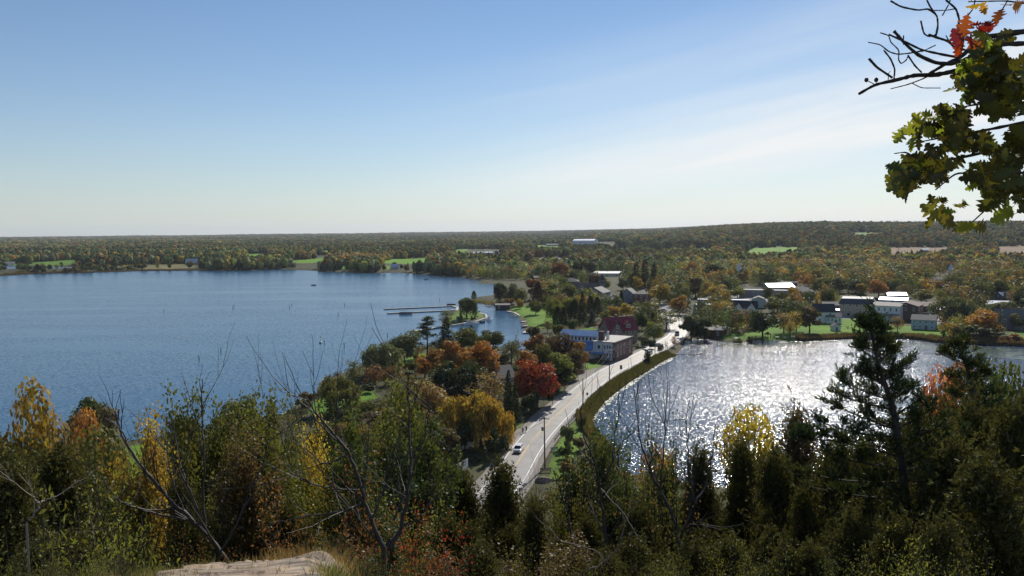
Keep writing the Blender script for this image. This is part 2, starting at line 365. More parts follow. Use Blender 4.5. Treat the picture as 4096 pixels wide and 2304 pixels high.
def make_ground():
    ang=np.concatenate([np.arange(-180,-46,4.0),np.arange(-46,46.01,0.16),np.arange(50,180,4.0)])
    rr=np.concatenate([np.geomspace(0.8,150,150),np.geomspace(151.8,14000,390)])
    A,RG=np.meshgrid(np.radians(ang),rr); X=(np.sin(A)*RG).ravel(); Y=(np.cos(A)*RG).ravel(); P=np.stack([X,Y],1)
    s=sdist(P); Z=height(P,s); n=len(ang); m=len(rr)
    base=np.array([0.060,0.062,0.028]); col=np.tile(base,(len(P),1)); r=np.hypot(X,Y)
    v=vnoise(X,Y,40,8)[:,None]; col=col*(0.8+0.5*v)
    k=smooth(150,100,r)[:,None]; litter=np.array([0.075,0.058,0.032]); col=col*(1-k)+litter*(0.7+0.6*vnoise(X,Y,1.3,4)[:,None])*k
    k=smooth(14,9,r)[:,None]*0.8; grass=np.array([0.17,0.13,0.07])*(0.6+0.8*vnoise(X,Y,0.7,6)[:,None]); col=col*(1-k)+grass*k
    for poly,c in lawns+plots:
        ins=pip(P,poly); col[ins]=np.array(c)*(0.75+0.5*vnoise(X[ins],Y[ins],14,7)[:,None])
    shore=(s>0)&(s<2.2)&(r>150); col[shore]=(0.10,0.085,0.05)
    V=np.stack([X,Y,Z],1)
    idx=np.arange(m*n).reshape(m,n); a=idx[:-1,:]; b=idx[1:,:]
    a2=np.roll(a,-1,1); b2=np.roll(b,-1,1)
    Fc=np.stack([a,a2,b2,b],-1).reshape(-1,4)
    me=np_mesh('ground',V,Fc,ground_material(),smooth=True); set_point_color(me,col)
    # close the middle
    o=link('ground',me); tag(o,kind='structure'); return o
make_ground()

def water_material(name,slope,body,calm=0.0,rough=0.09,scale=0.9):
    m=bpy.data.materials.new(name); m.use_nodes=True; t=m.node_tree; b=t.nodes['Principled BSDF']
    b.inputs['IOR'].default_value=1.333; b.inputs['Roughness'].default_value=rough
    c=N(t,'ShaderNodeTexCoord'); mp=N(t,'ShaderNodeMapping'); mp.inputs['Rotation'].default_value=(0,0,R(-25)); mp.inputs['Scale'].default_value=(0.55,1.0,1.0); L(t,c.outputs['Object'],mp.inputs[0])
    def nz(scale,det,dist=0.0):
        n=N(t,'ShaderNodeTexNoise'); n.inputs['Scale'].default_value=scale; n.inputs['Detail'].default_value=det; n.inputs['Roughness'].default_value=0.62; n.inputs['Distortion'].default_value=dist
        L(t,mp.outputs[0],n.inputs['Vector']); return n
    n=nz(scale,5)
    s=N(t,'ShaderNodeVectorMath',operation='SUBTRACT'); L(t,n.outputs['Color'],s.inputs[0]); s.inputs[1].default_value=(0.5,0.5,0.5)
    # gusts and calm patches change how steep the ripples are
    mp2=N(t,'ShaderNodeMapping'); mp2.inputs['Rotation'].default_value=(0,0,R(8)); mp2.inputs['Scale'].default_value=(0.006,0.03,1); L(t,c.outputs['Object'],mp2.inputs[0])
    g=N(t,'ShaderNodeTexNoise'); g.inputs['Scale'].default_value=1.0; g.inputs['Detail'].default_value=5; g.inputs['Distortion'].default_value=0.6; L(t,mp2.outputs[0],g.inputs['Vector'])
    am=ramp(t,g.outputs['Fac'],[(0.34,1.2),(0.48,1.0),(0.565,1.0-calm*0.35),(0.62,1.0-calm)])
    am2=math_n(t,'MULTIPLY',am,slope*2)
    sc=N(t,'ShaderNodeVectorMath',operation='SCALE'); L(t,s.outputs[0],sc.inputs[0]); L(t,am2,sc.inputs['Scale'])
    mu=N(t,'ShaderNodeVectorMath',operation='MULTIPLY'); L(t,sc.outputs[0],mu.inputs[0]); mu.inputs[1].default_value=(1,1,0)
    ad=N(t,'ShaderNodeVectorMath',operation='ADD'); L(t,mu.outputs[0],ad.inputs[0]); ad.inputs[1].default_value=(0,0,1)
    no=N(t,'ShaderNodeVectorMath',operation='NORMALIZE'); L(t,ad.outputs[0],no.inputs[0]); L(t,no.outputs[0],b.inputs['Normal'])
    b.inputs['Base Color'].default_value=(*body,1)
    return m
far=16000
rd=[(p[0],p[1]) for p in ROAD]; rd0=(rd[0][0]-30,rd[0][1]-120)
lakepoly=[rd0]+rd+[(rd[-1][0],far),(-far,far),(-far,-60),(rd0[0],-60)]
pondpoly=[(rd0[0],-60),(far,-60),(far,far),(rd[-1][0],far)]+rd[::-1]+[rd0]
def sheet(name,poly,z,mat,kind='structure'):
    me=bpy.data.meshes.new(name); me.from_pydata([(x,y,z) for x,y in poly],[],[tuple(range(len(poly)))]); me.update(); me.materials.append(mat)
    if me.polygons[0].normal.z<0: me.flip_normals()
    o=link(name,me); tag(o,kind=kind); return o
sheet('lake',lakepoly,0.0,water_material('lake_water',0.30,(0.020,0.080,0.155),calm=0.8,rough=0.20,scale=1.6))
sheet('pond',pondpoly,0.0,water_material('pond_water',0.82,(0.012,0.04,0.08),calm=0.12,rough=0.15,scale=3.1))

# ------------------------------------------------------------------ road
def normals2(Pn):
    d=np.gradient(Pn,axis=0); d/=np.linalg.norm(d,axis=1)[:,None]; return np.stack([d[:,1],-d[:,0]],1)     # to the right
RN=normals2(ROAD)
def ribbon(name,l,r,z,mat,i0=0,i1=None,parent=None,kind='structure',dash=None):
    i1=len(ROAD) if i1 is None else i1; P=ROAD[i0:i1]; Q=RN[i0:i1]; n=len(P)
    l_=np.broadcast_to(l,(n,)) if np.ndim(l)==0 else l[i0:i1]; r_=np.broadcast_to(r,(n,)) if np.ndim(r)==0 else r[i0:i1]
    a=P+Q*l_[:,None]; b=P+Q*r_[:,None]; V=np.concatenate([np.c_[a,np.full(n,z)],np.c_[b,np.full(n,z)]])
    Fc=[(i,i+n,i+n+1,i+1) for i in range(n-1) if dash is None or dash(i)]
    o=link(name,np_mesh(name,V,Fc,mat),parent)
    if parent is None: tag(o,kind=kind)
    return o
def asphalt():
    m=bpy.data.materials.new('asphalt'); m.use_nodes=True; t=m.node_tree; b=t.nodes['Principled BSDF']; c=N(t,'ShaderNodeTexCoord')
    n=N(t,'ShaderNodeTexNoise'); n.inputs['Scale'].default_value=0.25; n.inputs['Detail'].default_value=8; L(t,c.outputs['Object'],n.inputs['Vector'])
    v=N(t,'ShaderNodeTexVoronoi',feature='DISTANCE_TO_EDGE'); v.inputs['Scale'].default_value=0.10; L(t,c.outputs['Object'],v.inputs['Vector'])
    cr=ramp(t,v.outputs[0],[(0.0,0.6),(0.012,1.0)])
    col=ramp(t,n.outputs['Fac'],[(0.3,(0.165,0.158,0.15)),(0.7,(0.235,0.225,0.215))])
    L(t,mixc(t,1.0,col,cr,'MULTIPLY'),b.inputs['Base Color']); b.inputs['Roughness'].default_value=0.55; b.inputs['Specular IOR Level'].default_value=0.5; return m
ASPH=asphalt(); GRAVEL=principled('gravel',(0.21,0.185,0.16),0.9,noise=0.3,scale=1.2)
PAINT=principled('road_paint',(0.75,0.75,0.73),0.6); YPAINT=principled('yellow_paint',(0.62,0.38,0.07),0.6)
CONC=principled('concrete',(0.42,0.40,0.37),0.8,noise=0.15,scale=0.8)
idx=np.arange(len(ROAD)); wob=vnoise(ROAD[:,0],ROAD[:,1],9,2)*0.8
ribbon('road_shoulder',-6.1-wob,6.0+wob*0.5,ROADZ-0.03,GRAVEL)
ribbon('road',-4.5,4.6,ROADZ,ASPH)
ribbon('edge_line',-3.75,-3.52,ROADZ+0.012,PAINT); ribbon('edge_line',3.52,3.75,ROADZ+0.012,PAINT)
ribbon('centre_line',-0.20,-0.07,ROADZ+0.012,YPAINT); ribbon('centre_line',0.07,0.20,ROADZ+0.012,YPAINT,dash=lambda i:(i//4)%3!=0)
apron=[plane(x,y,ROADZ-0.02)[:2] for x,y in [(2290,1553),(2225,1630),(2180,1672),(2215,1640),(2240,1622),(2300,1565),(2356,1522),(2470,1463),(2485,1452),(2440,1459),(2395,1470),(2345,1482),(2318,1508)]]
apron=[plane(x,y,ROADZ-0.02)[:2] for x,y in [(2268,1580),(2318,1508),(2345,1484),(2395,1472),(2440,1461),(2490,1450),(2470,1468),(2400,1503),(2330,1552)]]
sheet('parking_apron',apron,ROADZ-0.015,GRAVEL)
# concrete kerb strip on the pond side, where the pavement starts
def nearest_i(px,py): p=plane(px,py,ROADZ)[:2]; return int(np.argmin(((ROAD-p)**2).sum(1)))
k0=nearest_i(2440,1508); k1=nearest_i(2703,1343)
def kerb():
    P=ROAD[k0:k1]; Q=RN[k0:k1]; n=len(P); V=[]; Fc=[]
    prof=[(4.6,ROADZ-0.1),(4.62,ROADZ+0.13),(6.0,ROADZ+0.15),(6.02,ROADZ-0.3)]
    for (o,z) in prof: V+= [(p[0]+q[0]*o,p[1]+q[1]*o,z) for p,q in zip(P,Q)]
    for j in range(3): Fc+=[(j*n+i,(j+1)*n+i,(j+1)*n+i+1,j*n+i+1) for i in range(n-1)]
    tag(link('pavement',np_mesh('pavement',V,Fc,CONC)),kind='structure')
kerb()

# ------------------------------------------------------------------ rock ledge the photographer looks over
def rock_material():
    m=bpy.data.materials.new('rock'); m.use_nodes=True; t=m.node_tree; b=t.nodes['Principled BSDF']; c=N(t,'ShaderNodeTexCoord')
    n=N(t,'ShaderNodeTexNoise'); n.inputs['Scale'].default_value=2.4; n.inputs['Detail'].default_value=9; n.inputs['Roughness'].default_value=0.65; L(t,c.outputs['Object'],n.inputs['Vector'])
    mp=N(t,'ShaderNodeMapping'); mp.inputs['Scale'].default_value=(1.0,5.0,8.0); mp.inputs['Rotation'].default_value=(0,0,R(18)); L(t,c.outputs['Object'],mp.inputs[0])
    n2=N(t,'ShaderNodeTexNoise'); n2.inputs['Scale'].default_value=1.6; n2.inputs['Detail'].default_value=6; n2.inputs['Distortion'].default_value=0.5; L(t,mp.outputs[0],n2.inputs['Vector'])
    col=ramp(t,n.outputs['Fac'],[(0.30,(0.16,0.11,0.085)),(0.5,(0.27,0.20,0.135)),(0.7,(0.37,0.285,0.195))])
    col=mixc(t,ramp(t,n2.outputs['Fac'],[(0.40,0.9),(0.47,0.0)]),col,(0.07,0.055,0.045))
    n4=N(t,'ShaderNodeTexNoise'); n4.inputs['Scale'].default_value=7; n4.inputs['Detail'].default_value=3; L(t,c.outputs['Object'],n4.inputs['Vector'])
    col=mixc(t,ramp(t,n4.outputs['Fac'],[(0.60,0.0),(0.68,0.55)]),col,(0.36,0.38,0.32))
    L(t,col,b.inputs['Base Color']); b.inputs['Roughness'].default_value=0.85
    bp=N(t,'ShaderNodeBump'); bp.inputs['Strength'].default_value=0.9; bp.inputs['Distance'].default_value=0.05
    L(t,math_n(t,'ADD',n.outputs['Fac'],n2.outputs['Fac']),bp.inputs['Height']); L(t,bp.outputs[0],b.inputs['Normal']); return m
ROCK=rock_material()
def ledge():
    az=np.radians(np.linspace(-29.5,-9.5,170)); rr=np.linspace(4.5,9.3,110)
    A,G=np.meshgrid(az,rr); X=np.sin(A)*G; Y=np.cos(A)*G; P=np.stack([X.ravel(),Y.ravel()],1)
    Z=height(P)
    u=(A.ravel()-az[0])/(az[-1]-az[0]); w=(G.ravel()-4.5)/4.8
    far_edge=0.985-0.35*np.abs(u-0.62)**1.3-0.10*vnoise(X.ravel()*1.0,Y.ravel(),0.8,3)
    uw=u+0.10*(vnoise(Y.ravel(),X.ravel(),0.9,41)-0.5)+0.04*(vnoise(Y.ravel(),X.ravel(),0.25,42)-0.5)
    e=np.minimum.reduce([smooth(0.05,0.22,uw),smooth(0.90,0.74,uw),smooth(far_edge,far_edge-0.05,w),smooth(0,0.05,w)])
    x,y=X.ravel(),Y.ravel()
    st=vnoise(x*0.6+y*0.25,y,0.45,11); st=np.floor(st*4)/4*0.14+vnoise(x,y,0.16,12)*0.035+vnoise(x,y,0.9,13)*0.16
    Z=Z-0.14+(0.14+0.02+st*0.75)*e-0.12*(1-e)
    n=len(az); m=len(rr); idx_=np.arange(m*n).reshape(m,n); Fc=np.stack([idx_[:-1,:-1],idx_[:-1,1:],idx_[1:,1:],idx_[1:,:-1]],-1).reshape(-1,4)
    tag(link('rock_ledge',np_mesh('rock_ledge',np.c_[x,y,Z],Fc,ROCK,smooth=True)),kind='structure')
ledge()
# ================================================================== BUILDINGS
def siding(name,col,dark=0.8,scale=5.0,rough=0.6):
    if name in MATS: return MATS[name]
    m=bpy.data.materials.new(name); m.use_nodes=True; t=m.node_tree; b=t.nodes['Principled BSDF']; c=N(t,'ShaderNodeTexCoord')
    w=N(t,'ShaderNodeTexWave',wave_type='BANDS',bands_direction='Z'); w.inputs['Scale'].default_value=scale; w.inputs['Distortion'].default_value=0.1; L(t,c.outputs['Object'],w.inputs['Vector'])
    n=N(t,'ShaderNodeTexNoise'); n.inputs['Scale'].default_value=0.5; n.inputs['Detail'].default_value=5; L(t,c.outputs['Object'],n.inputs['Vector'])
    a=mixc(t,ramp(t,w.outputs['Fac'],[(0.0,0.35),(0.25,0.0)]),col,tuple(x*0.6 for x in col)); a=mixc(t,ramp(t,n.outputs['Fac'],[(0.4,0.0),(0.75,0.5)]),a,tuple(x*dark for x in col))
    L(t,a,b.inputs['Base Color']); b.inputs['Roughness'].default_value=rough; MATS[name]=m; return m
def brick(name,c1,c2,scale=1.0):
    if name in MATS: return MATS[name]
    m=bpy.data.materials.new(name); m.use_nodes=True; t=m.node_tree; b=t.nodes['Principled BSDF']; c=N(t,'ShaderNodeTexCoord')
    s=N(t,'ShaderNodeSeparateXYZ'); L(t,c.outputs['Object'],s.inputs[0]); k=N(t,'ShaderNodeCombineXYZ'); L(t,math_n(t,'ADD',s.outputs[0],s.outputs[1]),k.inputs[0]); L(t,s.outputs[2],k.inputs[1])
    br=N(t,'ShaderNodeTexBrick'); br.inputs['Scale'].default_value=3.0*scale; br.inputs['Color1'].default_value=(*c1,1); br.inputs['Color2'].default_value=(*c2,1); br.inputs['Mortar'].default_value=(0.3,0.27,0.24,1); br.inputs['Mortar Size'].default_value=0.012
    L(t,k.outputs[0],br.inputs['Vector']); L(t,br.outputs['Color'],b.inputs['Base Color']); b.inputs['Roughness'].default_value=0.85; MATS[name]=m; return m
def metal_roof(name,col,rough=0.4,metal=0.0):
    if name in MATS: return MATS[name]
    m=bpy.data.materials.new(name); m.use_nodes=True; t=m.node_tree; b=t.nodes['Principled BSDF']; c=N(t,'ShaderNodeTexCoord')
    n=N(t,'ShaderNodeTexNoise'); n.inputs['Scale'].default_value=0.4; n.inputs['Detail'].default_value=6; L(t,c.outputs['Object'],n.inputs['Vector'])
    w=N(t,'ShaderNodeTexWave',wave_type='BANDS',bands_direction='X'); w.inputs['Scale'].default_value=1.6; L(t,c.outputs['Object'],w.inputs['Vector'])
    a=ramp(t,n.outputs['Fac'],[(0.3,tuple(x*0.75 for x in col)),(0.7,tuple(min(1,x*1.15) for x in col))]); a=mixc(t,ramp(t,w.outputs['Fac'],[(0.0,0.5),(0.12,0.0)]),a,tuple(x*0.6 for x in col))
    L(t,a,b.inputs['Base Color']); b.inputs['Roughness'].default_value=rough; b.inputs['Metallic'].default_value=metal; MATS[name]=m; return m
WALLS=dict(white=siding('white_siding',(0.72,0.73,0.74)),cream=siding('cream_siding',(0.62,0.57,0.45)),grey=siding('grey_siding',(0.23,0.23,0.25)),slate=siding('slate_siding',(0.16,0.17,0.20)),blue=siding('blue_siding',(0.42,0.50,0.60)),
 taupe=siding('taupe_siding',(0.19,0.155,0.14)),tan=siding('tan_render',(0.40,0.35,0.27)),brickred=brick('red_brick',(0.22,0.075,0.05),(0.16,0.055,0.04)),brickdark=brick('brown_brick',(0.13,0.07,0.055),(0.09,0.05,0.045)),
 stone=principled('grey_stone',(0.20,0.19,0.18),0.9,noise=0.3,scale=1.5),dark=siding('dark_boards',(0.055,0.05,0.05)),green=siding('green_siding',(0.30,0.40,0.36)),brownwood=siding('brown_boards',(0.10,0.05,0.035)),palegreen=siding('pale_green_siding',(0.45,0.55,0.50)))
ROOFS=dict(shingle=principled('grey_shingle',(0.15,0.145,0.14),0.8,noise=0.25,scale=2.5),dark=principled('dark_shingle',(0.035,0.036,0.045),0.75,noise=0.25,scale=2.5),brown=principled('brown_shingle',(0.14,0.10,0.085),0.8,noise=0.25,scale=2.5),
 blue=metal_roof('blue_metal_roof',(0.13,0.27,0.50),0.45),red=metal_roof('red_metal_roof',(0.21,0.026,0.036),0.5),silver=metal_roof('silver_metal_roof',(0.50,0.52,0.56),0.42,0.35),white=principled('white_membrane',(0.55,0.55,0.55),0.6,noise=0.06,scale=0.3),
 gravel=principled('gravel_roof',(0.42,0.40,0.36),0.8,noise=0.2,scale=1.0),pale=metal_roof('pale_metal_roof',(0.42,0.47,0.54),0.40,0.2),greenr=principled('green_shingle',(0.12,0.17,0.14),0.8,noise=0.2,scale=2.5))
TRIM=principled('white_trim',(0.78,0.78,0.76),0.5); DTRIM=principled('dark_trim',(0.06,0.06,0.06),0.5)
GLASS=principled('window_glass',(0.02,0.025,0.03),0.06,spec=0.7); DOORM=principled('door_paint',(0.12,0.08,0.06),0.5); FASCIA=principled('teal_fascia',(0.02,0.20,0.22),0.5)
def window(parent,x,z,w,h,face,wd,dp,trim=TRIM,bars=1,name='window'):
    """face: 'f' front (-y), 'b' back, 'l' (-x), 'r' (+x)"""
    mb=MB(); t=min(0.14,w*0.14); mb.box(-w/2,-w/2+t,-0.07,0.02,0,h).box(w/2-t,w/2,-0.07,0.02,0,h).box(-w/2+t,w/2-t,-0.07,0.02,0,t).box(-w/2+t,w/2-t,-0.07,0.02,h-t,h)
    for k in range(bars): xx=-w/2+w*(k+1)/(bars+1); mb.box(xx-0.035,xx+0.035,-0.055,0.0,t,h-t)
    o=mb.build(name,trim,parent); g=MB().box(-w/2+t*0.8,w/2-t*0.8,-0.03,0.01,t*0.8,h-t*0.8).build('pane',GLASS,o)
    if face=='f': o.location=(x,-dp/2,z)
    if face=='b': o.location=(x,dp/2,z); o.rotation_euler=(0,0,math.pi)
    if face=='l': o.location=(-wd/2,x,z); o.rotation_euler=(0,0,-math.pi/2)
    if face=='r': o.location=(wd/2,x,z); o.rotation_euler=(0,0,math.pi/2)
    return o
def gable_walls(w,d,h,rh,ridge):                       # closed wall body with gable ends
    mb=MB()
    if ridge=='x': mb.prismx([(-d/2,-1.5),(d/2,-1.5),(d/2,h),(0,h+rh),(-d/2,h)],-w/2,w/2)
    elif ridge=='y': mb.prism([(-w/2,-1.5),(w/2,-1.5),(w/2,h),(0,h+rh),(-w/2,h)],-d/2,d/2)
    elif ridge=='gambrel': mb.prism([(-w/2,-1.5),(w/2,-1.5),(w/2,h),(w*0.36,h+rh*0.62),(0,h+rh),(-w*0.36,h+rh*0.62),(-w/2,h)],-d/2,d/2)
    else: mb.box(-w/2,w/2,-d/2,d/2,-1.5,h)
    return mb
def gable_roof(w,d,h,rh,ridge,ov=0.4,t=0.18):
    mb=MB()
    if ridge in('x','y'):
        a,b=(d,w) if ridge=='x' else (w,d); s=rh/(a/2); e=-ov*s
        prof=[(-a/2-ov,h+e),(0,h+rh),(a/2+ov,h+e),(a/2+ov,h+e+t),(0,h+rh+t),(-a/2-ov,h+e+t)]
        for P in ([prof[0],prof[1],prof[4],prof[5]],[prof[1],prof[2],prof[3],prof[4]]):
            P=[(q[0],q[1]+0.02) for q in P]
            (mb.prismx if ridge=='x' else mb.prism)(P,-b/2-ov,b/2+ov)
    elif ridge=='gambrel':
        pts=[(-w/2-0.3,h-0.2),(-w*0.36-0.1,h+rh*0.62+0.02),(0,h+rh+0.02),(w*0.36+0.1,h+rh*0.62+0.02),(w/2+0.3,h-0.2)]
        for p,q in zip(pts[:-1],pts[1:]): mb.prism([p,q,(q[0],q[1]+t),(p[0],p[1]+t)],-d/2-ov,d/2+ov)
    elif ridge=='hip':
        k=min(w,d)/2*0.92; x=max(0.0,w/2-k); y=max(0.0,d/2-k); W=w/2+ov; D=d/2+ov; z=h+0.02
        mb.add([(-W,-D,z),(W,-D,z),(W,D,z),(-W,D,z),(-W,-D,z+t),(W,-D,z+t),(W,D,z+t),(-W,D,z+t),(-x,-y,z+t+rh),(x,-y,z+t+rh),(x,y,z+t+rh),(-x,y,z+t+rh)],
          [(0,3,2,1),(0,1,5,4),(1,2,6,5),(2,3,7,6),(3,0,4,7),(4,5,9,8),(5,6,10,9),(6,7,11,10),(7,4,8,11),(8,9,10,11)])
    elif ridge=='flat':
        mb.box(-w/2-0.15,w/2+0.15,-d/2-0.15,d/2+0.15,h+0.005,h+0.12); 
        for bx in ((-w/2-0.15,w/2+0.15,-d/2-0.15,-d/2+0.1),(-w/2-0.15,w/2+0.15,d/2-0.1,d/2+0.15),(-w/2-0.15,-w/2+0.1,-d/2+0.1,d/2-0.1),(w/2-0.1,w/2+0.15,-d/2+0.1,d/2-0.1)): mb.box(*bx,h+0.12,h+0.5)
    elif ridge=='shed': mb.prismx([(-d/2-ov,h),(d/2+ov,h+rh),(d/2+ov,h+rh+t),(-d/2-ov,h+t)],-w/2-ov,w/2+ov)
    elif ridge=='barrel':
        P=[(-w/2-ov,h)]+[(w/2*math.cos(a)*1.02,h+rh*math.sin(a)) for a in np.linspace(math.pi,0,13)[1:-1]]+[(w/2+ov,h)]; mb.prism(P,-d/2-ov,d/2+ov)
    return mb
BR=random.Random(3)
def chimney(parent,x,y,z0,z1,w=0.9,mat=None):
    o=MB().box(x-w/2,x+w/2,y-w/2,y+w/2,z0,z1).build('chimney',mat or WALLS['brickdark'],parent)
    MB().box(x-w/2-0.08,x+w/2+0.08,y-w/2-0.08,y+w/2+0.08,z1+0.002,z1+0.18).build('chimney_cap',CONC,o); return o
def building(name,x,base,wpx,eave,rise,roof,wall,roofm,label,cat='house',rot=0,depth=None,rows=2,cols=3,sidecols=2,door=True,chim=0,group=None,ridge=None,frnt=0,wtrim=TRIM,wmax=None):
    """x, base: photo pixel of the middle of the front's foot; wpx, eave, rise: sizes in photo pixels"""
    p=ground(x,base); k=mpp(p); w=wpx*k; h=eave*k; rh=rise*k; d=depth or w*0.75
    az=math.atan2(p.x,p.y); a=-az+R(rot)
    z=min(p.z,H1(p.x+math.sin(-a)*0,p.y+d))
    o=empty(name,(p.x-math.sin(a)*d/2,p.y+math.cos(a)*d/2,p.z),a,label,cat,group)
    gable_walls(w,d,h,rh,roof if roof in('x','y','gambrel') else 'box').build('wall',WALLS[wall],o)
    r=gable_roof(w,d,h,rh,roof).build('roof',ROOFS[roofm],o)
    if chim: chimney(r,w*0.22*chim,d*0.1,h+rh*0.3,h+rh+0.9)
    fh=h/max(1,rows); ww=min(1.1,w/(cols*2.0+0.5)) if cols else 1
    for i in range(rows):
        for j in range(cols):
            xx=-w/2+w*(j+0.5)/cols
            if door and i==0 and j==cols//2: continue
            window(o,xx,i*fh+fh*0.32,ww,fh*0.5,'f',w,d,wtrim)
        for j in range(sidecols):
            yy=-d/2+d*(j+0.5)/sidecols
            window(o,yy,i*fh+fh*0.32,min(1.0,d/(sidecols*2+.5)),fh*0.5,'l' if p.x>0 and rot>-5 else 'r',w,d,wtrim)
    if roof=='y' and rh>1.6 and cols: window(o,0,h+rh*0.18,min(1.0,w*0.12),rh*0.4,'f',w,d,wtrim)
    if roof=='gambrel' and cols:
        for s in (-1,1): window(o,s*w*0.24,h+rh*0.12,w*0.13,rh*0.34,'f',w,d,wtrim)
    if door and rows:
        dd=MB().box(-0.5,0.5,-0.06,0.03,0.0,min(2.1,fh*0.85)).build('door',DOORM,o,loc=(-w/2+w*(cols//2+0.5)/max(1,cols),-d/2,0)); MB().box(0.34,0.40,-0.12,-0.062,0.95,1.05).build('handle',DTRIM,dd)
    tree_spots.append((p.x,p.y+d/2,max(w,d)*0.35)); return o,w,d,h,rh

# ---- the mill with the blue metal roof
P1=plane(2461,1443,1.7); P2=plane(2531,1415,1.7)
u=np.array([P2[0]-P1[0],P2[1]-P1[1]]); BL=float(np.linalg.norm(u)); u/=BL; ang=math.atan2(u[1],u[0])          # local x = u (brick front), local y = away to the left
MK=mpp(P1)
mill=empty('mill',(P1[0],P1[1],1.65),ang,'large mill with blue metal roofs, white clerestory windows and brick end by the road','mill')
HB=72*MK; HW=8.6
brw=MB().box(0,BL,0,1.2,-1.5,HB).build('brick_wall',brick('mill_brick',(0.20,0.085,0.06),(0.15,0.065,0.05)),mill)
white_=MB().box(0.003,BL,1.2,9.9,-1.5,HB-0.15).build('white_wall',WALLS['white'],mill)
fr=MB(); fr.box(-0.35,BL+0.25,-0.3,10.3,HB+0.01,HB+0.22).box(-0.35,BL+0.25,-0.3,-0.1,HB+0.22,HB+0.45); fr.build('flat_roof',ROOFS['gravel'],mill)
MB().box(3.0,4.8,6.6,8.8,HB+0.22,HB+4.0).build('brick_tower',WALLS['brickdark'],mill)
vt=MB(); vt.lathe([(0.75,0),(0.75,1.5),(0.42,1.9),(0.42,3.0),(0.6,3.05),(0.6,3.3),(0.1,3.7)],(7.2,6.2,HB+0.22),16); vt.build('vent_stack',TRIM,mill,smooth=False)
# wing running away to the left
W0,W1=4.0,27.0                                            # along local y
X0,X1=3.5,13.5                                            # clerestory block across local x
zc0=6.9; zc1=9.0; rz=11.0
MB().box(X0+0.6,X1,9.9,W1,-1.5,zc1).build('clerestory_wall',WALLS['white'],mill)
cr=MB(); 
cr.prism([(X0+0.1,zc1-0.1),((X0+X1)/2-1.2,rz),((X0+X1)/2-1.2,rz+0.18),(X0+0.1,zc1+0.12)],9.6,W1+0.5); cr.prism([((X0+X1)/2-1.2,rz),(X1+0.5,zc1-0.1),(X1+0.5,zc1+0.12),((X0+X1)/2-1.2,rz+0.18)],9.6,W1+0.5)
cr.prism([(X0+0.6,zc1),(X1,zc1),((X0+X1)/2-1.2,rz-0.02)],9.92,10.2); cr.prism([(X0+0.6,zc1),(X1,zc1),((X0+X1)/2-1.2,rz-0.02)],W1-0.3,W1-0.02)
crr=cr.build('clerestory_roof',ROOFS['blue'],mill)
lw=MB(); lw.prism([(-0.6,-1.5),(X0+0.55,-1.5),(X0+0.55,zc0-0.25),(-0.6,4.1)],9.93,W1-1.5); lw.build('lean_to_wall',WALLS['white'],mill)
lr=MB(); lr.prism([(-1.2,3.9),(X0+0.58,zc0-0.15),(X0+0.58,zc0+0.05),(-1.2,4.1)],9.93,W1-1.0); lrr=lr.build('lean_to_roof',ROOFS['blue'],mill)
lw2=MB(); lw2.prism([(0.4,3.1),(-2.0,2.6),(-2.0,2.75),(0.4,3.3)],4.4,12.0); lw2.build('porch_roof',ROOFS['blue'],mill)
for i in range(9):
    y=11.2+i*1.72; o=window(mill,0,0,0.75,1.35,'l',0,0,DTRIM,bars=0); o.location=(X0+0.6,y,zc0+0.35)
for y in (14.5,16.2,21.5,23.2):
    sx=(zc0-0.1-3.95)/(X0+0.58+1.2); o=MB().box(-0.7,0.7,-0.45,0.45,0.02,0.12).build('skylight',TRIM,mill); MB().box(-0.6,0.6,-0.36,0.36,0.122,0.14).build('pane',GLASS,o); o.location=(1.6,y,3.95+(1.6+1.2)*sx+0.2); o.rotation_euler=(0,-math.atan(sx),0)
for z,hh in ((HB*0.60,2.0),(HB*0.17,2.0)):
    for x,ww in ((2.4,1.15),(5.6,0.95),(8.6,0.95),(14.6,1.25)):
        o=window(mill,0,0,ww,hh if ww>1 else 1.5,'f',0,0,TRIM,bars=0); o.location=(x*BL/17.5,0,z+(0 if ww>1 else 0.35))
MB().box(-0.004,BL+0.002,-0.06,-0.001,HB*0.49,HB*0.49+0.18).build('brick_band',CONC,mill)
for z in (HB*0.62,HB*0.2,):
    for y in (0.55,): pass
    for i,y in enumerate((0.35,1.75,2.9,4.05)):
        o=window(mill,0,0,0.95,1.7,'l',0,0,TRIM,bars=1); o.location=(0,y+0.6,z)
for y,z in ((7.3,HB*0.62),(13.0,1.6),(15.0,1.6),(17.0,1.6)):
    o=window(mill,0,0,0.9,1.5,'l',0,0,DTRIM,bars=0); o.location=(0 if y<9 else -0.6,y,z)
d_=MB().box(-0.06,0.0,-0.5,0.5,0,2.1).build('door',DOORM,mill,loc=(0,6.6,0.1)); MB().box(-0.13,-0.062,-0.42,-0.34,0.95,1.05).build('handle',TRIM,d_)
tree_spots.append((P1[0],P1[1]+10,12))

# ---- house with the red metal roof
rp=ground(2532,1372); k=mpp(rp); Wd=15.0; Dp=11.0; az_=-math.atan2(rp.x,rp.y)+R(28)
rh_=empty('red_roofed_house',(rp.x-6.2,rp.y+6.5,rp.z),az_,'three-storey taupe house with a steep crimson metal roof and dormer','house')
He=6.4; Rr=5.4
gable_walls(Wd,Dp,He,Rr,'x').build('wall',WALLS['taupe'],rh_); rr_=gable_roof(Wd,Dp,He,Rr,'x',0.6,0.2).build('roof',ROOFS['red'],rh_)
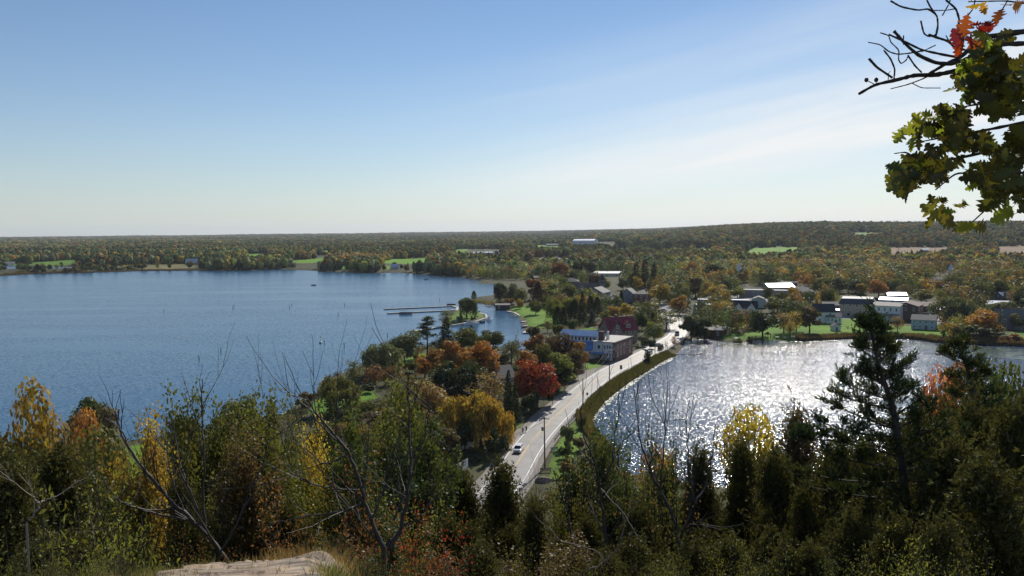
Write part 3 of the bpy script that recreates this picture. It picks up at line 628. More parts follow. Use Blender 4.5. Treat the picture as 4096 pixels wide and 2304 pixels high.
# cross gable to the front left
cg=MB(); cg.prism([(-7.2,-1.5),(-1.2,-1.5),(-1.2,He-0.2),(-4.2,He+4.2),(-7.2,He-0.2)],-Dp/2-2.0,0); cg.build('gable_wing',WALLS['taupe'],rh_)
cr_=MB(); 
for p,q in (((-7.9,He-1.2),(-4.2,He+4.25)),((-4.2,He+4.25),(-0.5,He-1.2))): cr_.prism([p,q,(q[0],q[1]+0.2),(p[0],p[1]+0.2)],-Dp/2-2.6,-0.5)
cr_.build('gable_roof',ROOFS['red'],rh_)
dm=MB(); dm.prism([(1.4,He+0.4),(4.4,He+0.4),(4.4,He+2.6),(2.9,He+3.9),(1.4,He+2.6)],-Dp/2+0.4,-1.2); dmo=dm.build('dormer',WALLS['taupe'],rh_)
dr=MB()
for p,q in (((0.9,He+2.1),(2.9,He+3.95)),((2.9,He+3.95),(4.9,He+2.1))): dr.prism([p,q,(q[0],q[1]+0.16),(p[0],p[1]+0.16)],-Dp/2,-0.9)
dr.build('dormer_roof',ROOFS['red'],dmo)
o=window(rh_,0,0,1.7,1.4,'f',0,0,TRIM,bars=2); o.location=(2.9,-Dp/2+0.4,He+0.8)
for x,z,y in ((-4.2,He-1.9,-Dp/2-2.0),(-5.4,1.6,-Dp/2-2.0),(-3.0,1.6,-Dp/2-2.0),(0.4,3.9,-Dp/2),(3.6,3.9,-Dp/2),(6.2,3.9,-Dp/2),(0.4,1.0,-Dp/2),(3.6,1.0,-Dp/2),(-4.2,He+1.0,-Dp/2-2.0)):
    o=window(rh_,0,0,1.4,1.4,'f',0,0,TRIM); o.location=(x,y,z)
for y,z in ((-2.5,3.9),(2.0,3.9),(-0.2,He+1.4),(-2.5,1.0),(2.0,1.0)): window(rh_,y,z,1.1,1.4,'r',Wd,Dp)
d_=MB().box(-0.5,0.5,-0.06,0.02,0,2.1).build('door',DOORM,rh_,loc=(5.2,-Dp/2,0)); MB().box(0.34,0.4,-0.12,-0.062,0.95,1.05).build('handle',DTRIM,d_)
chimney(rr_,-0.5,1.5,He+3,He+Rr+1.0)
tree_spots.append((rp.x-4,rp.y+6,9))

GB='village buildings'
B=building
B('white_house',2978,1278,88,42,26,'x','white','dark','white two-gabled house with black roof and a long porch above the pond','house',rot=-4,depth=9,rows=2,cols=4,group=GB)
# front gables and porch of the white house
wh=[o for o in COL.objects if o.name=='white_house'][-1]; kk=mpp(ground(2978,1278)); ww=88*kk; hh=42*kk
for s in (-1,1):
    m=MB(); cx=s*ww*0.27; m.prism([(cx-2.4,hh*0.45),(cx+2.4,hh*0.45),(cx+2.4,hh+0.1),(cx,hh+2.6),(cx-2.4,hh+0.1)],-5.3,-1); g=m.build('gable_bay',WALLS['white'],wh)
    m=MB()
    for p,q in (((cx-2.8,hh-0.2),(cx,hh+2.65)),((cx,hh+2.65),(cx+2.8,hh-0.2))): m.prism([p,q,(q[0],q[1]+0.16),(p[0],p[1]+0.16)],-5.7,-0.5)
    m.build('gable_bay_roof',ROOFS['dark'],g); 
    for q in (-0.8,0.8): o=window(wh,0,0,0.9,1.3,'f',0,0,DTRIM,0); o.location=(cx+q,-5.3,hh*0.68)
m=MB(); m.prismx([(-6.9,hh*0.40),(-4.4,hh*0.50),(-4.4,hh*0.54),(-6.9,hh*0.44)],-ww/2-0.2,ww/2+0.2); pr=m.build('porch_roof',ROOFS['silver'],wh)
for i in range(6): MB().box(-0.08,0.08,-0.08,0.08,-0.6,hh*0.41).build('porch_post',TRIM,wh,loc=(-ww/2+0.2+i*(ww-0.4)/5,-6.6,0))
MB().box(-ww/2,ww/2,-6.9,-4.52,-1.6,-0.62).build('porch_deck',WALLS['dark'],wh)
B('gambrel_barn',3034,1232,56,22,20,'gambrel','palegreen','shingle','pale green barn-like house with rounded gambrel gable and two square windows','house',rot=0,depth=10,rows=1,cols=0,sidecols=0,door=False,group=GB)
B('shop_building',3052,1190,178,26,0,'flat','grey','gravel','long low pale shop with a flat grey roof behind the gambrel barn','shop',rot=-8,depth=14,rows=1,cols=5,sidecols=0,group=GB)
B('arena_hall',3128,1164,98,14,12,'x','grey','silver','hall with the most dazzling silver roof in the village','hall',rot=20,depth=18,rows=1,cols=3,sidecols=1,group=GB)
B('brick_shop',3205,1195,92,26,16,'hip','brickred','shingle','dark brick shop with hipped roof and teal awning','shop',rot=6,depth=13,rows=1,cols=4,sidecols=2,group=GB)
o,w_,d2,h_,_r=B('teal_fronted_shop',3196,1206,80,11,0,'flat','grey','gravel','low flat shop with a teal fascia in front of the brick shop','shop',rot=0,depth=9,rows=1,cols=4,sidecols=0,group=GB)
MB().box(-w_/2-0.2,w_/2+0.2,-d2/2-0.75,-d2/2-0.3,h_-1.0,h_+0.3).build('fascia',FASCIA,o)
B('flat_roofed_house',2806,1252,66,30,0,'flat','blue','white','pale blue house with a glaring flat white roof by the cove','house',rot=-10,depth=11,rows=1,cols=3,sidecols=2,group=GB)
B('long_flat_shop',2890,1216,190,14,0,'flat','grey','white','long flat-roofed shop with a bright white roof','shop',rot=-4,depth=10,rows=1,cols=7,sidecols=0,group=GB)
B('black_roofed_house',3300,1292,72,42,26,'x','white','dark','white house with a big black roof on the pond lawn','house',rot=12,depth=9,rows=2,cols=2,sidecols=1,group=GB)
B('white_cottage',3336,1294,52,24,13,'x','white','shingle','low white cottage wing with a dark deck beside the black-roofed house','house',rot=8,depth=7,rows=1,cols=4,sidecols=1,group=GB)
B('garden_shed',3347,1323,30,16,11,'y','white','dark','tiny white garden shed standing alone on the pond lawn','shed',rot=25,depth=3,rows=1,cols=1,sidecols=0,door=True,group=GB)
B('tan_block',3427,1264,116,48,0,'flat','tan','gravel','large tan block with a dark blue sloped parapet','block',rot=-2,depth=18,rows=2,cols=5,sidecols=3,group=GB)
tb=[o for o in COL.objects if o.name=='tan_block'][-1]; kk=mpp(ground(3427,1264)); w_=116*kk; h_=48*kk
m=MB(); W=w_/2+0.2; D=9.2; z0=h_+0.125; m.add([(-W-.7,-D-.7,z0-0.9),(W+.7,-D-.7,z0-0.9),(W+.7,D+.7,z0-0.9),(-W-.7,D+.7,z0-0.9),(-W+1,-D+1,z0+2.4),(W-1,-D+1,z0+2.4),(W-1,D-1,z0+2.4),(-W+1,D-1,z0+2.4)],[(0,1,5,4),(1,2,6,5),(2,3,7,6),(3,0,4,7),(4,5,6,7),(0,3,2,1)]); m.build('mansard',principled('navy_mansard',(0.045,0.055,0.09),0.6,noise=0.2,scale=1.0),tb)
B('side_annex',3330,1238,70,16,10,'x','grey','shingle','small grey annex with pale roof left of the tan block','shed',rot=0,depth=8,rows=1,cols=2,sidecols=0,group=GB)
B('carport',3320,1252,64,10,2,'shed','grey','silver','low shed with a shiny silver roof left of the tan block','shed',rot=-4,depth=7,rows=0,cols=0,sidecols=0,door=False,group=GB)
B('modern_white_house',3538,1284,98,54,8,'shed','white','shingle','two-storey white house with sloping roofs and a big blue-grey deck','house',rot=-14,depth=11,rows=2,cols=5,sidecols=2,group=GB,door=False)
mh=[o for o in COL.objects if o.name=='modern_white_house'][-1]; kk=mpp(ground(3538,1284)); MB().box(-2,98*kk/2,-7.9,-5.52,54*kk*0.42,54*kk*0.5).build('deck',WALLS['slate'],mh)
for i in range(4): MB().box(-0.1,0.1,-0.1,0.1,-1,54*kk*0.42-0.003).build('deck_post',WALLS['slate'],mh,loc=(-1.8+i*2.2,-7.6,0))
B('low_white_roof',3480,1255,66,14,5,'shed','white','white','low shed with a white sloping roof left of the modern house','shed',rot=6,depth=7,rows=1,cols=2,sidecols=0,group=GB)
B('dark_brick_warehouse',3622,1282,78,52,12,'y','brickdark','brown','tall dark brick warehouse right of the modern white house','warehouse',rot=-10,depth=16,rows=2,cols=3,sidecols=2,group=GB)
B('brown_roofed_hall',3692,1250,96,22,12,'x','brickdark','brown','wide hall with a brown roof and a chimney','hall',rot=12,depth=15,rows=1,cols=3,sidecols=1,chim=1,group=GB)
B('blue_grey_house',3692,1318,76,34,15,'x','blue','shingle','grey-blue house with balcony windows at the end of the pond lawn','house',rot=-6,depth=9,rows=2,cols=4,sidecols=2,group=GB)
B('white_garage',3738,1252,52,14,9,'x','white','silver','white garages with silver roofs right of the brown-roofed hall','garage',rot=-20,depth=7,rows=1,cols=2,sidecols=0,group=GB)
B('pale_roofed_shop',3572,1216,92,14,7,'x','blue','pale','shop with a pale blue-white roof behind the warehouse','shop',rot=-6,depth=12,rows=1,cols=3,sidecols=0,group=GB)
B('silver_roofed_shop',3590,1200,64,16,9,'x','grey','silver','shop with silver ridge roof behind the pale-roofed shop','shop',rot=10,depth=12,rows=1,cols=2,sidecols=0,group=GB)
B('grey_cottage',3755,1136,50,10,10,'x','grey','shingle','grey-roofed cottage among trees in the right of the village','house',rot=0,depth=9,rows=1,cols=3,sidecols=0,group=GB)
B('white_cottage',3700,1130,36,8,12,'y','white','silver','white gabled cottage left of the grey-roofed cottage','house',rot=-15,depth=9,rows=1,cols=2,sidecols=0,group=GB)
B('slate_house',3992,1210,52,16,18,'y','slate','pale','slate house with a pale blue gable roof near the right edge','house',rot=-30,depth=10,rows=1,cols=2,sidecols=1,group=GB)
B('grey_house',4036,1318,92,38,28,'x','slate','shingle','large grey house with broad shiny roof at the right edge','house',rot=-8,depth=11,rows=2,cols=4,sidecols=1,chim=1,group=GB)
B('long_roofed_hall',4020,1250,110,20,16,'x','grey','silver','hall with a silver roof behind the large grey house','hall',rot=10,depth=14,rows=1,cols=3,sidecols=0,group=GB)
B('long_brick_shop',3150,1150,70,18,0,'flat','brickdark','gravel','dark flat-roofed brick shop behind the dazzling roof','shop',rot=0,depth=12,rows=2,cols=4,sidecols=0,group=GB)
B('gabled_shop',3104,1142,34,12,10,'y','white','silver','small white gabled house behind the dazzling roof','house',rot=-20,depth=9,rows=1,cols=2,sidecols=0,group=GB)
B('brick_house',2565,1218,66,40,12,'hip','brickred','dark','square red brick house with hipped dark roof by the parking area','house',rot=-6,depth=12,rows=2,cols=3,sidecols=2,chim=1,group=GB)
B('grey_gabled_house',2508,1212,58,34,22,'y','grey','shingle','tall grey gabled house left of the square brick house','house',rot=-14,depth=12,rows=2,cols=2,sidecols=2,group=GB)
B('grey_hall',2376,1195,76,24,20,'y','slate','shingle','grey hall with a broad low gable in front of the church','hall',rot=-22,depth=16,rows=1,cols=3,sidecols=2,group=GB)
B('low_village_house',2420,1215,70,14,10,'x','dark','shingle','low dark house between grey hall and gabled house','house',rot=6,depth=9,rows=1,cols=3,sidecols=0,group=GB)
B('small_gabled_house',2455,1208,36,18,12,'y','cream','shingle','narrow cream gabled house beneath the stone tower','house',rot=6,depth=9,rows=2,cols=2,sidecols=0,group=GB)
B('hip_roofed_house',2285,1142,60,14,14,'hip','brickdark','shingle','hip-roofed brick house left of the church','house',rot=0,depth=12,rows=1,cols=3,sidecols=0,chim=1,group=GB)
B('church_school',2418,1106,112,12,3,'shed','cream','white','big low school with a blazing flat white roof behind the church','school',rot=-8,depth=30,rows=1,cols=6,sidecols=0,group=GB)
B('white_hip_house',2358,1030,30,9,7,'hip','white','white','small white hip-roofed house on the rise','house',rot=0,depth=16,rows=1,cols=2,sidecols=0,group=GB)
B('long_school',2200,1050,136,13,0,'flat','blue','white','very long flat pale building beyond the harbour trees','school',rot=-4,depth=22,rows=1,cols=8,sidecols=0,group=GB)
B('far_arena',2384,980,86,10,14,'barrel','white','silver','far arena with a wide barrel-shaped silver roof','arena',rot=90-12,depth=60,rows=0,cols=0,sidecols=0,door=False,group=GB)
B('far_barn',1933,1021,78,9,5,'x','slate','pale','long blue-grey farm shed far behind the harbour','barn',rot=8,depth=18,rows=1,cols=4,sidecols=0,door=False,group='far farm buildings')
B('far_house',2215,985,60,5,5,'x','grey','shingle','low grey farmhouse left of the far arena','house',rot=0,depth=18,rows=0,cols=0,sidecols=0,door=False,group='far farm buildings')
B('far_house',2290,988,36,7,8,'y','white','shingle','small white farm building just left of the far arena','house',rot=0,depth=14,rows=0,cols=0,sidecols=0,door=False,group='far farm buildings')
B('far_house',2105,1025,34,8,6,'x','white','white','white farm shed with a bright roof beyond the harbour trees','house',rot=0,depth=14,rows=0,cols=0,sidecols=0,door=False,group='far farm buildings')
for x,b,w_,e,r_,c,rf,lb in ((766,1060,42,9,14,'slate','pale','blue-grey roofed house across the lake, leftmost'),(1349,1078,28,10,10,'grey','shingle','grey gabled house on the far shore, left of the meadow'),(1172,1070,22,9,8,'slate','shingle','small slate house on the far shore between trees'),
    (1580,1078,30,11,10,'blue','pale','pale blue house on the far shore beside the lawn'),(1755,1064,28,8,7,'white','shingle','white house on the wooded far shore'),(1860,1099,26,10,8,'blue','shingle','pale blue cottage at the water near the far cove'),(1590,1030,42,6,5,'grey','shingle','low farmhouse beyond the meadow strip'),(40,1062,30,7,5,'white','shingle','white cottage by the inlet at the left edge'),
    (1170,1003,26,6,5,'white','silver','tiny far farmhouse with a bright roof'),(2300,1036,40,8,7,'brickdark','shingle','dark far house on the rise left of the white one'),(2150,1120,26,9,7,'brickdark','brown','brown cottage among trees behind the harbour'),(2086,1110,30,8,7,'grey','brown','grey cottage on the wooded shore behind the harbour'),(3700,1005,26,5,5,'white','silver','tiny white farm on the brown field')):
    B('shore_house',x,b,w_,e,r_,'x',c,rf,lb,'house',rot=BR.uniform(-15,15),depth=9,rows=1,cols=2,sidecols=0,door=False,group='houses across the lake')
# infill roofs glimpsed between the village trees
for x,b,w_,e,r_,rf,c,ro,lb in ((2660,1105,40,8,8,'x','white','shingle','white cottage below the golden far trees'),(2720,1108,46,8,7,'x','cream','silver','cream cottage with silver roof behind the village centre'),(2930,1118,40,9,10,'y','blue','shingle','blue gabled cottage behind the village'),
    (2812,1140,50,12,14,'x','slate','dark','slate-roofed house left of the bright yellow tree'),(3000,1110,40,9,9,'x','white','shingle','white house in the trees above the long shop'),(3240,1105,44,9,9,'hip','brickdark','shingle','dark hip-roofed house above the brick shop'),(3392,1150,40,8,7,'x','grey','pale','grey house with pale roof behind the tan block'),
    (3470,1160,36,9,10,'y','blue','shingle','pale blue gabled house behind the tan block'),(3900,1140,50,9,9,'x','white','silver','white house with silver roof in the right of the village'),(3960,1160,40,9,10,'x','brickdark','brown','brown-roofed brick house near the right edge'),(3660,1110,44,8,8,'x','cream','shingle','cream cottage behind the ygreen trees'.replace('ygreen','yellow-green')),
    (4070,1185,44,12,10,'y','cream','brown','cream gabled house at the right edge'),(2650,1160,60,9,8,'x','white','white','white-roofed house over the parking area'),(2740,1215,44,12,9,'x','tan','shingle','tan house beside the amber-orange tree'),(3440,1100,44,8,8,'x','slate','pale','slate house high on the wooded slope'),
    (3180,1090,40,8,7,'x','brickdark','shingle','dark cottage on the wooded slope'),(2500,1065,36,8,8,'x','white','shingle','white cottage left of the spruce grove'),(2700,1040,30,6,6,'x','white','silver','tiny bright cottage on the slope')):
    B('village_house',x,b,w_,e,r_,rf,c,ro,lb,'house',rot=BR.uniform(-20,20),depth=9,rows=1,cols=3,sidecols=0,door=False,group='houses glimpsed between the village trees')
# headland houses
B('grey_roofed_house',2022,1545,92,34,40,'x','taupe','shingle','steep grey-roofed house with a brick chimney among the headland trees','house',rot=28,depth=9,rows=2,cols=3,sidecols=2,chim=-1,group='headland houses')
B('lakeside_cottage',1812,1800,150,34,26,'x','white','brown','low white cottage with a brown roof below the golden willows','house',rot=6,depth=9,rows=1,cols=3,sidecols=2,group='headland houses')
B('small_grey_house',1900,1580,70,26,16,'x','grey','shingle','small grey-roofed house hidden left of the tan oak','house',rot=-10,depth=8,rows=1,cols=2,sidecols=1,group='headland houses')
B('cream_boathouse',2018,1440,44,22,8,'x','cream','shingle','small cream boathouse at the harbour edge of the headland','boathouse',rot=6,depth=6,rows=1,cols=2,sidecols=0,group='headland houses')
B('garage',1640,1800,90,24,20,'y','white','shingle','white garage under the near leafy maple','garage',rot=10,depth=8,rows=1,cols=2,sidecols=0,group='headland houses')
# harbour and cove boathouses
B('dark_boathouse',2011,1241,58,20,2,'shed','dark','dark','dark boathouse with a flat sloping roof beside the footbridge','boathouse',rot=0,depth=9,rows=1,cols=2,sidecols=0,door=True)
B('cove_boathouse',2852,1352,74,30,10,'shed','brownwood','shingle','dark brown boathouse with a pale sloping roof in the shaded cove','boathouse',rot=-12,depth=9,rows=1,cols=2,sidecols=0,door=False)
# stone church: nave and tower
p=ground(2345,1170); k=mpp(p); ch=empty('stone_church',(p.x,p.y+8,p.z),R(6),'grey stone church with a dark roof and a square pyramid-capped tower','church')
ch.scale=(.72,.72,.68); L_=34; MB().prismx([(-6,-1.5),(6,-1.5),(6,6),(0,11),(-6,6)],-16,L_-16).build('nave_wall',WALLS['stone'],ch)
m=MB()
for a_,b_ in (((-6.6,5.6),(0,11.05)),((0,11.05),(6.6,5.6))): m.prismx([a_,b_,(b_[0],b_[1]+0.25),(a_[0],a_[1]+0.25)],-16.4,L_-16.4+0.4)
m.build('nave_roof',ROOFS['dark'],ch)
tw=MB().box(L_-18,L_-11.5,-8.5,-2,-1.5,15).build('tower',WALLS['stone'],ch)
m=MB(); cx=L_-14.75; m.add([(cx-3.6,-8.9,15.002),(cx+3.6,-8.9,15.002),(cx+3.6,-1.6,15.002),(cx-3.6,-1.6,15.002),(cx,-5.25,23)],[(0,3,2,1),(0,1,4),(1,2,4),(2,3,4),(3,0,4)]); sp=m.build('spire',ROOFS['dark'],tw)
for s in (-1.2,1.2): o=window(ch,0,0,1.2,2.6,'f',0,0,DTRIM,0,name='belfry_opening'); o.location=(cx+s,-8.5,10.8)
for i in range(5): o=window(ch,0,0,1.1,3.0,'f',0,0,DTRIM,0); o.location=(-14+i*5.2,-6,2.0)
# white steeples rising over the trees
def steeple(x,base,top,wpx,label):
    p=ground(x,base); k=mpp(p); w=wpx*k; H=top_z(x,top,p)-p.z; o=empty('church',(p.x,p.y,p.z),0,label,'church')
    MB().prismx([(-w*1.2,-1),(w*1.2,-1),(w*1.2,H*0.3),(0,H*0.48),(-w*1.2,H*0.3)],w*0.55,w*4).build('nave_wall',WALLS['white'],o)
    m=MB()
    for a_,b_ in (((-w*1.35,H*0.28),(0,H*0.485)),((0,H*0.485),(w*1.35,H*0.28))): m.prismx([a_,b_,(b_[0],b_[1]+0.25),(a_[0],a_[1]+0.25)],w*0.56,w*4.1)
    m.build('nave_roof',ROOFS['shingle'],o)
    t=MB().box(-w/2,w/2,-w/2,w/2,-1,H*0.62).build('steeple_tower',WALLS['white'],o)
    m=MB(); a_=w*0.5; m.add([(-a_,-a_,H*0.621),(a_,-a_,H*0.621),(a_,a_,H*0.621),(-a_,a_,H*0.621),(0,0,H)],[(0,3,2,1),(0,1,4),(1,2,4),(2,3,4),(3,0,4)]); m.build('spire',ROOFS['pale'],t)
    window(o,0,H*0.42,w*0.4,H*0.1,'f',w,w,DTRIM,0); 
    mb=MB().box(-w*0.2,w*0.2,-0.06,0.02,0,2.2).build('door',DOORM,o,loc=(0,-w/2,0)); tree_spots.append((p.x,p.y,5))
steeple(2957,1112,1046,16,'white church with a slim pale blue steeple above the village centre')
steeple(3803,1112,1052,14,'church with a grey-blue steeple near the right side')
steeple(3652,1118,1094,10,'small white belfry with a blue cap among orange trees')
# dark water tank and far poles
p=ground(1987,1022); k=mpp(p); tk=empty('water_tank',p,0,'dark round water tank beside the long blue-grey farm shed','tank')
MB().lathe([(8*k,-1),(8*k,16*k)],(0,0,0),24).build('tank_wall',principled('tank_paint',(0.03,0.04,0.07),0.5),tk,smooth=True); MB().lathe([(8.6*k,16*k+0.01),(8.6*k,17*k),(2*k,21*k)],(0,0,0),24).build('tank_roof',ROOFS['dark'],tk)
# ================================================================== VEHICLES, BOATS, POLES AND SMALL THINGS
WPAINT=principled('white_car_paint',(0.80,0.80,0.80),0.25,coat=0.6); SPAINT=principled('silver_car_paint',(0.35,0.36,0.38),0.3,coat=0.5); BPAINT=principled('black_car_paint',(0.02,0.02,0.025),0.25,coat=0.6); RPAINT=principled('red_car_paint',(0.25,0.02,0.02),0.3,coat=0.5)
TYRE=principled('tyre',(0.02,0.02,0.02),0.9); RIM=principled('rim',(0.5,0.5,0.52),0.3,metal=0.8); LAMP=principled('lamp_lens',(0.7,0.7,0.68),0.1); TAIL=principled('tail_lens',(0.4,0.02,0.02),0.2); CGLASS=principled('car_glass',(0.015,0.02,0.025),0.05,spec=0.8)
def car(label,loc,rz,paint,kind='suv',group=None,name='car'):
    o=empty(name,loc,rz,label,'car' if kind!='van' else 'van',group)
    W=0.92
    if kind=='suv': low=[(-2.3,0.35),(-2.32,0.85),(-2.15,1.0),(-1.0,1.08),(1.3,1.10),(2.1,0.98),(2.28,0.75),(2.3,0.35)]; cab=[(-2.1,1.0),(-1.85,1.55),(-1.4,1.66),(0.3,1.66),(0.75,1.58),(1.35,1.08)]
    elif kind=='sedan': low=[(-2.3,0.32),(-2.35,0.8),(-2.2,0.95),(-1.2,0.98),(1.0,0.98),(2.0,0.85),(2.3,0.65),(2.32,0.32)]; cab=[(-1.75,0.96),(-1.1,1.38),(0.2,1.42),(0.5,1.36),(1.15,0.96)]
    else: low=[(-2.7,0.4),(-2.72,1.1),(2.0,1.15),(2.6,1.0),(2.7,0.4)]; cab=[(-2.68,1.08),(-2.66,2.2),(-2.4,2.32),(0.8,2.32),(1.3,2.1),(2.0,1.12)]
    m=MB(); m.prism(low,-W,W); b=m.build('body',paint,o); bev=b.modifiers.new('bevel','BEVEL'); bev.width=0.07; bev.segments=2
    m=MB(); n=len(cab); 
    V=[(x,-W+0.04,z) if i in(0,n-1) else (x,-W+0.22,z) for i,(x,z) in enumerate(cab)]+[(x,W-0.04,z) if i in(0,n-1) else (x,W-0.22,z) for i,(x,z) in enumerate(cab)]
    m.add(V,[tuple(range(n)),tuple(range(2*n-1,n-1,-1))]+[(i,i+n,i+n+1,i+1) for i in range(n-1)]); g=m.build('windows',CGLASS,o)
    zt=max(z for x,z in cab); xs=[x for x,z in cab if z>zt-0.12]; MB().box(min(xs)-0.02,max(xs)+0.02,-W+0.2,W-0.2,zt-0.035,zt+0.04).build('car_roof',paint,o)
    for i in (0.0,): 
        MB().box(i-0.05-0.5,i+0.05-0.5,-W+0.1,-W+0.20,low[3][1],zt).box(i-0.05-0.5,i+0.05-0.5,W-0.20,W-0.1,low[3][1],zt).build('door_pillar',paint,o)
    r=0.36 if kind!='van' else 0.38; wx=1.42 if kind!='van' else 1.7
    for sx in (-1,1):
        for sy in (-1,1):
            w=MB(); 
            for k in range(1): w.prism([(math.cos(t)*r,math.sin(t)*r) for t in np.linspace(0,2*math.pi,19)[:-1]],-0.12,0.12)
            wo=w.build('wheel',TYRE,o,loc=(sx*wx,sy*(W-0.08),r)); MB().prism([(math.cos(t)*r*0.6,math.sin(t)*r*0.6) for t in np.linspace(0,2*math.pi,13)[:-1]],-0.135,0.135).build('rim',RIM,wo)
    xf=max(x for x,z in low); xb=min(x for x,z in low)
    for sy in (-1,1):
        MB().box(xf-0.14,xf+0.0,sy*0.72-0.16,sy*0.72+0.16,0.68,0.84).build('headlight',LAMP,o); MB().box(xb-0.02,xb+0.1,sy*0.74-0.12,sy*0.74+0.12,0.75,0.95).build('tail_light',TAIL,o)
        MB().box(0.75,0.95,sy*(W+0.02)-0.1,sy*(W+0.02)+0.1,1.0,1.14).build('mirror',paint,o)
    MB().box(xf-0.05,xf+0.03,-0.5,0.5,0.45,0.66).build('grille',DTRIM,o)
    return o
def road_place(px,py,off):                              # a spot beside the centre line and the road's direction there
    i=nearest_i(px,py); p=ROAD[i]+RN[i]*off; d=ROAD[min(i+1,len(ROAD)-1)]-ROAD[i-1]; return (p[0],p[1],ROADZ+0.004),math.atan2(d[1],d[0])
q,a=road_place(2112,1800,0); pc=plane(2074,1806,ROADZ); car('white car driving towards the camera on the near road',(pc[0],pc[1],ROADZ+0.004),a+math.pi,WPAINT,'suv')
q,a=road_place(2610,1405,0); pc=plane(2597,1419,ROADZ); car('silver car driving past the young spruce by the reeds',(pc[0],pc[1],ROADZ+0.004),a+math.pi,SPAINT,'suv')
pc=plane(2643,1398,ROADZ); q,a=road_place(2650,1380,0); car('dark van driving away towards the village',(pc[0],pc[1],ROADZ+0.004),a,BPAINT,'van',name='van')
pc=plane(2716,1340,ROADZ); car('white van in the glare where the road enters the village',(pc[0]-1.0,pc[1],ROADZ+0.004),a+0.3,WPAINT,'van',name='van')
for i,(x,y,p_,kd,lb) in enumerate(((3372,1256,WPAINT,'suv','white car parked at the tan block, left end'),(3352,1262,SPAINT,'sedan','silver car parked by the silver carport'),(3392,1262,BPAINT,'sedan','black car parked at the tan block, second in the row'),(3415,1266,SPAINT,'suv','grey car parked at the tan block, third in the row'),(3438,1270,RPAINT,'van','dark red van parked in front of the tan block'),
    (2600,1240,WPAINT,'sedan','white car on the village parking area, left'),(2632,1232,BPAINT,'suv','black car on the village parking area, middle'),(2655,1244,SPAINT,'sedan','silver car on the village parking area, right'),(3680,1268,WPAINT,'sedan','white car beside the dark brick warehouse'),(3702,1262,BPAINT,'suv','dark car beside the dark brick warehouse'),(2860,1196,SPAINT,'sedan','silver car by the long flat shop'),(3272,1200,WPAINT,'sedan','white car right of the teal-fronted shop'))):
    g=ground(x,y); car(lb,(g.x,g.y,g.z+0.05),BR.uniform(-0.4,0.4)+(0 if i%2 else 1.5),p_,kd,'cars parked in the village')
# ---- utility poles and lines
POLEM=principled('weathered_wood',(0.13,0.105,0.085),0.85,noise=0.3,scale=4.0); WIRE=principled('cable',(0.16,0.16,0.16),0.4,metal=0.6); PORC=principled('insulator',(0.35,0.35,0.37),0.3)
pole_tops=[]
def pole(x,top,base,label,arms=1,transformer=False,z=None,dist=None):
    p=plane(x,base,ROADZ-0.05) if z is None else ground(x,base); H=top_z(x,top,p)-p[2]; o=empty('utility_pole',(p[0],p[1],p[2]),0,label,'utility pole','utility poles')
    i=int(np.argmin(((ROAD-np.array(p[:2]))**2).sum(1))); d=ROAD[min(i+1,len(ROAD)-1)]-ROAD[i-1]; an=math.atan2(d[1],d[0])+math.pi/2; o.rotation_euler=(0,0,an)
    MB().tube([(0,0,-0.8),(0,0,H*0.5),(0,0,H)],[0.19,0.16,0.12],10).build('pole',POLEM,o,smooth=True)
    for k in range(arms):
        z_=H-0.5-1.0*k; c=MB().box(-1.1,1.1,-0.06,0.06,z_,z_+0.12).build('crossarm',POLEM,o)
        for xx in (-1.0,-0.45,0.45,1.0): MB().lathe([(0.05,0),(0.08,0.06),(0.05,0.12),(0.06,0.2)],(xx,0,z_+0.125),8).build('insulator',PORC,c)
    if transformer: MB().lathe([(0.25,0),(0.28,0.05),(0.28,0.85),(0.1,0.95)],(0.45,0,H-3.2),14).build('transformer',PORC,o,smooth=True)
    t=Vector((p[0],p[1],p[2]+H)); pole_tops.append((t,an)); return t,an
T1=pole(2179,1668,1872,'tall utility pole nearest the camera beside the road',1,True)
T2=pole(2332,1513,1630,'utility pole by the bend of the guard rail',0)
T3=pole(2438,1401,1523,'utility pole opposite the mill where the guard rail ends',1,True)
T4=pole(2412,1366,1462,'slim utility pole standing in front of the mill wall',0)
T5=pole(2620,1300,1421,'utility pole between the silver car and the dark van',1)
T6=pole(1998,1742,1812,'short pole under the golden willows left of the road',0)
T7=pole(2303,1458,1515,'short dark pole beside the yellow-green tree',0)
for a_ in ((3395,1145,1185,'utility pole left behind the tan block'),(3316,1160,1212,'utility pole at the left of the black-roofed house'),(3512,1168,1215,'utility pole right of the tan block'),(3786,1098,1130,'utility pole by the grey cottage'),(2545,1080,1128,'pole with a lamp between the spruces'),(3245,1173,1205,'utility pole at the brick shop corner')):
    pole(*a_,arms=1,z=1)
def wires(A,B,label,offs=(-0.9,0.9),sag=0.02,dz=0.0,r=0.035):
    m=MB()
    for o_ in offs:
        P=[]; 
        for (t,an) in (A,B): P.append(t+Vector((math.cos(an)*o_,math.sin(an)*o_,-0.2+dz)))
        l=(P[1]-P[0]).length; m.tube([P[0].lerp(P[1],k/12)-Vector((0,0,4*sag*l*(k/12)*(1-k/12))) for k in range(13)],r,4)
    tag(m.build('power_line',WIRE),label,'power line','power lines')
wires(T1,T2,'cables from the tall near pole to the guard rail pole'); wires(T2,T3,'cables from the guard rail pole to the pole opposite the mill'); wires(T3,T5,'cables sagging past the mill towards the village'); wires(T3,T4,'cable crossing the road to the slim pole by the mill',(0,),0.01)
wires(T1,T6,'service cable crossing the near road to the willows',(0,),0.02,-0.8)
e=(Vector(ground(2760,1240))+Vector((0,0,9)),0.3); wires(T5,e,'cables running from the last pole into the village',(-0.9,0.9),0.02)
m=MB(); m.tube([tuple(T3[0]-Vector((0,0,1))),tuple(plane(2381,1484,ROADZ))],0.02,4); tag(m.build('guy_wire',WIRE),'guy wire from the pole opposite the mill to the apron','cable')
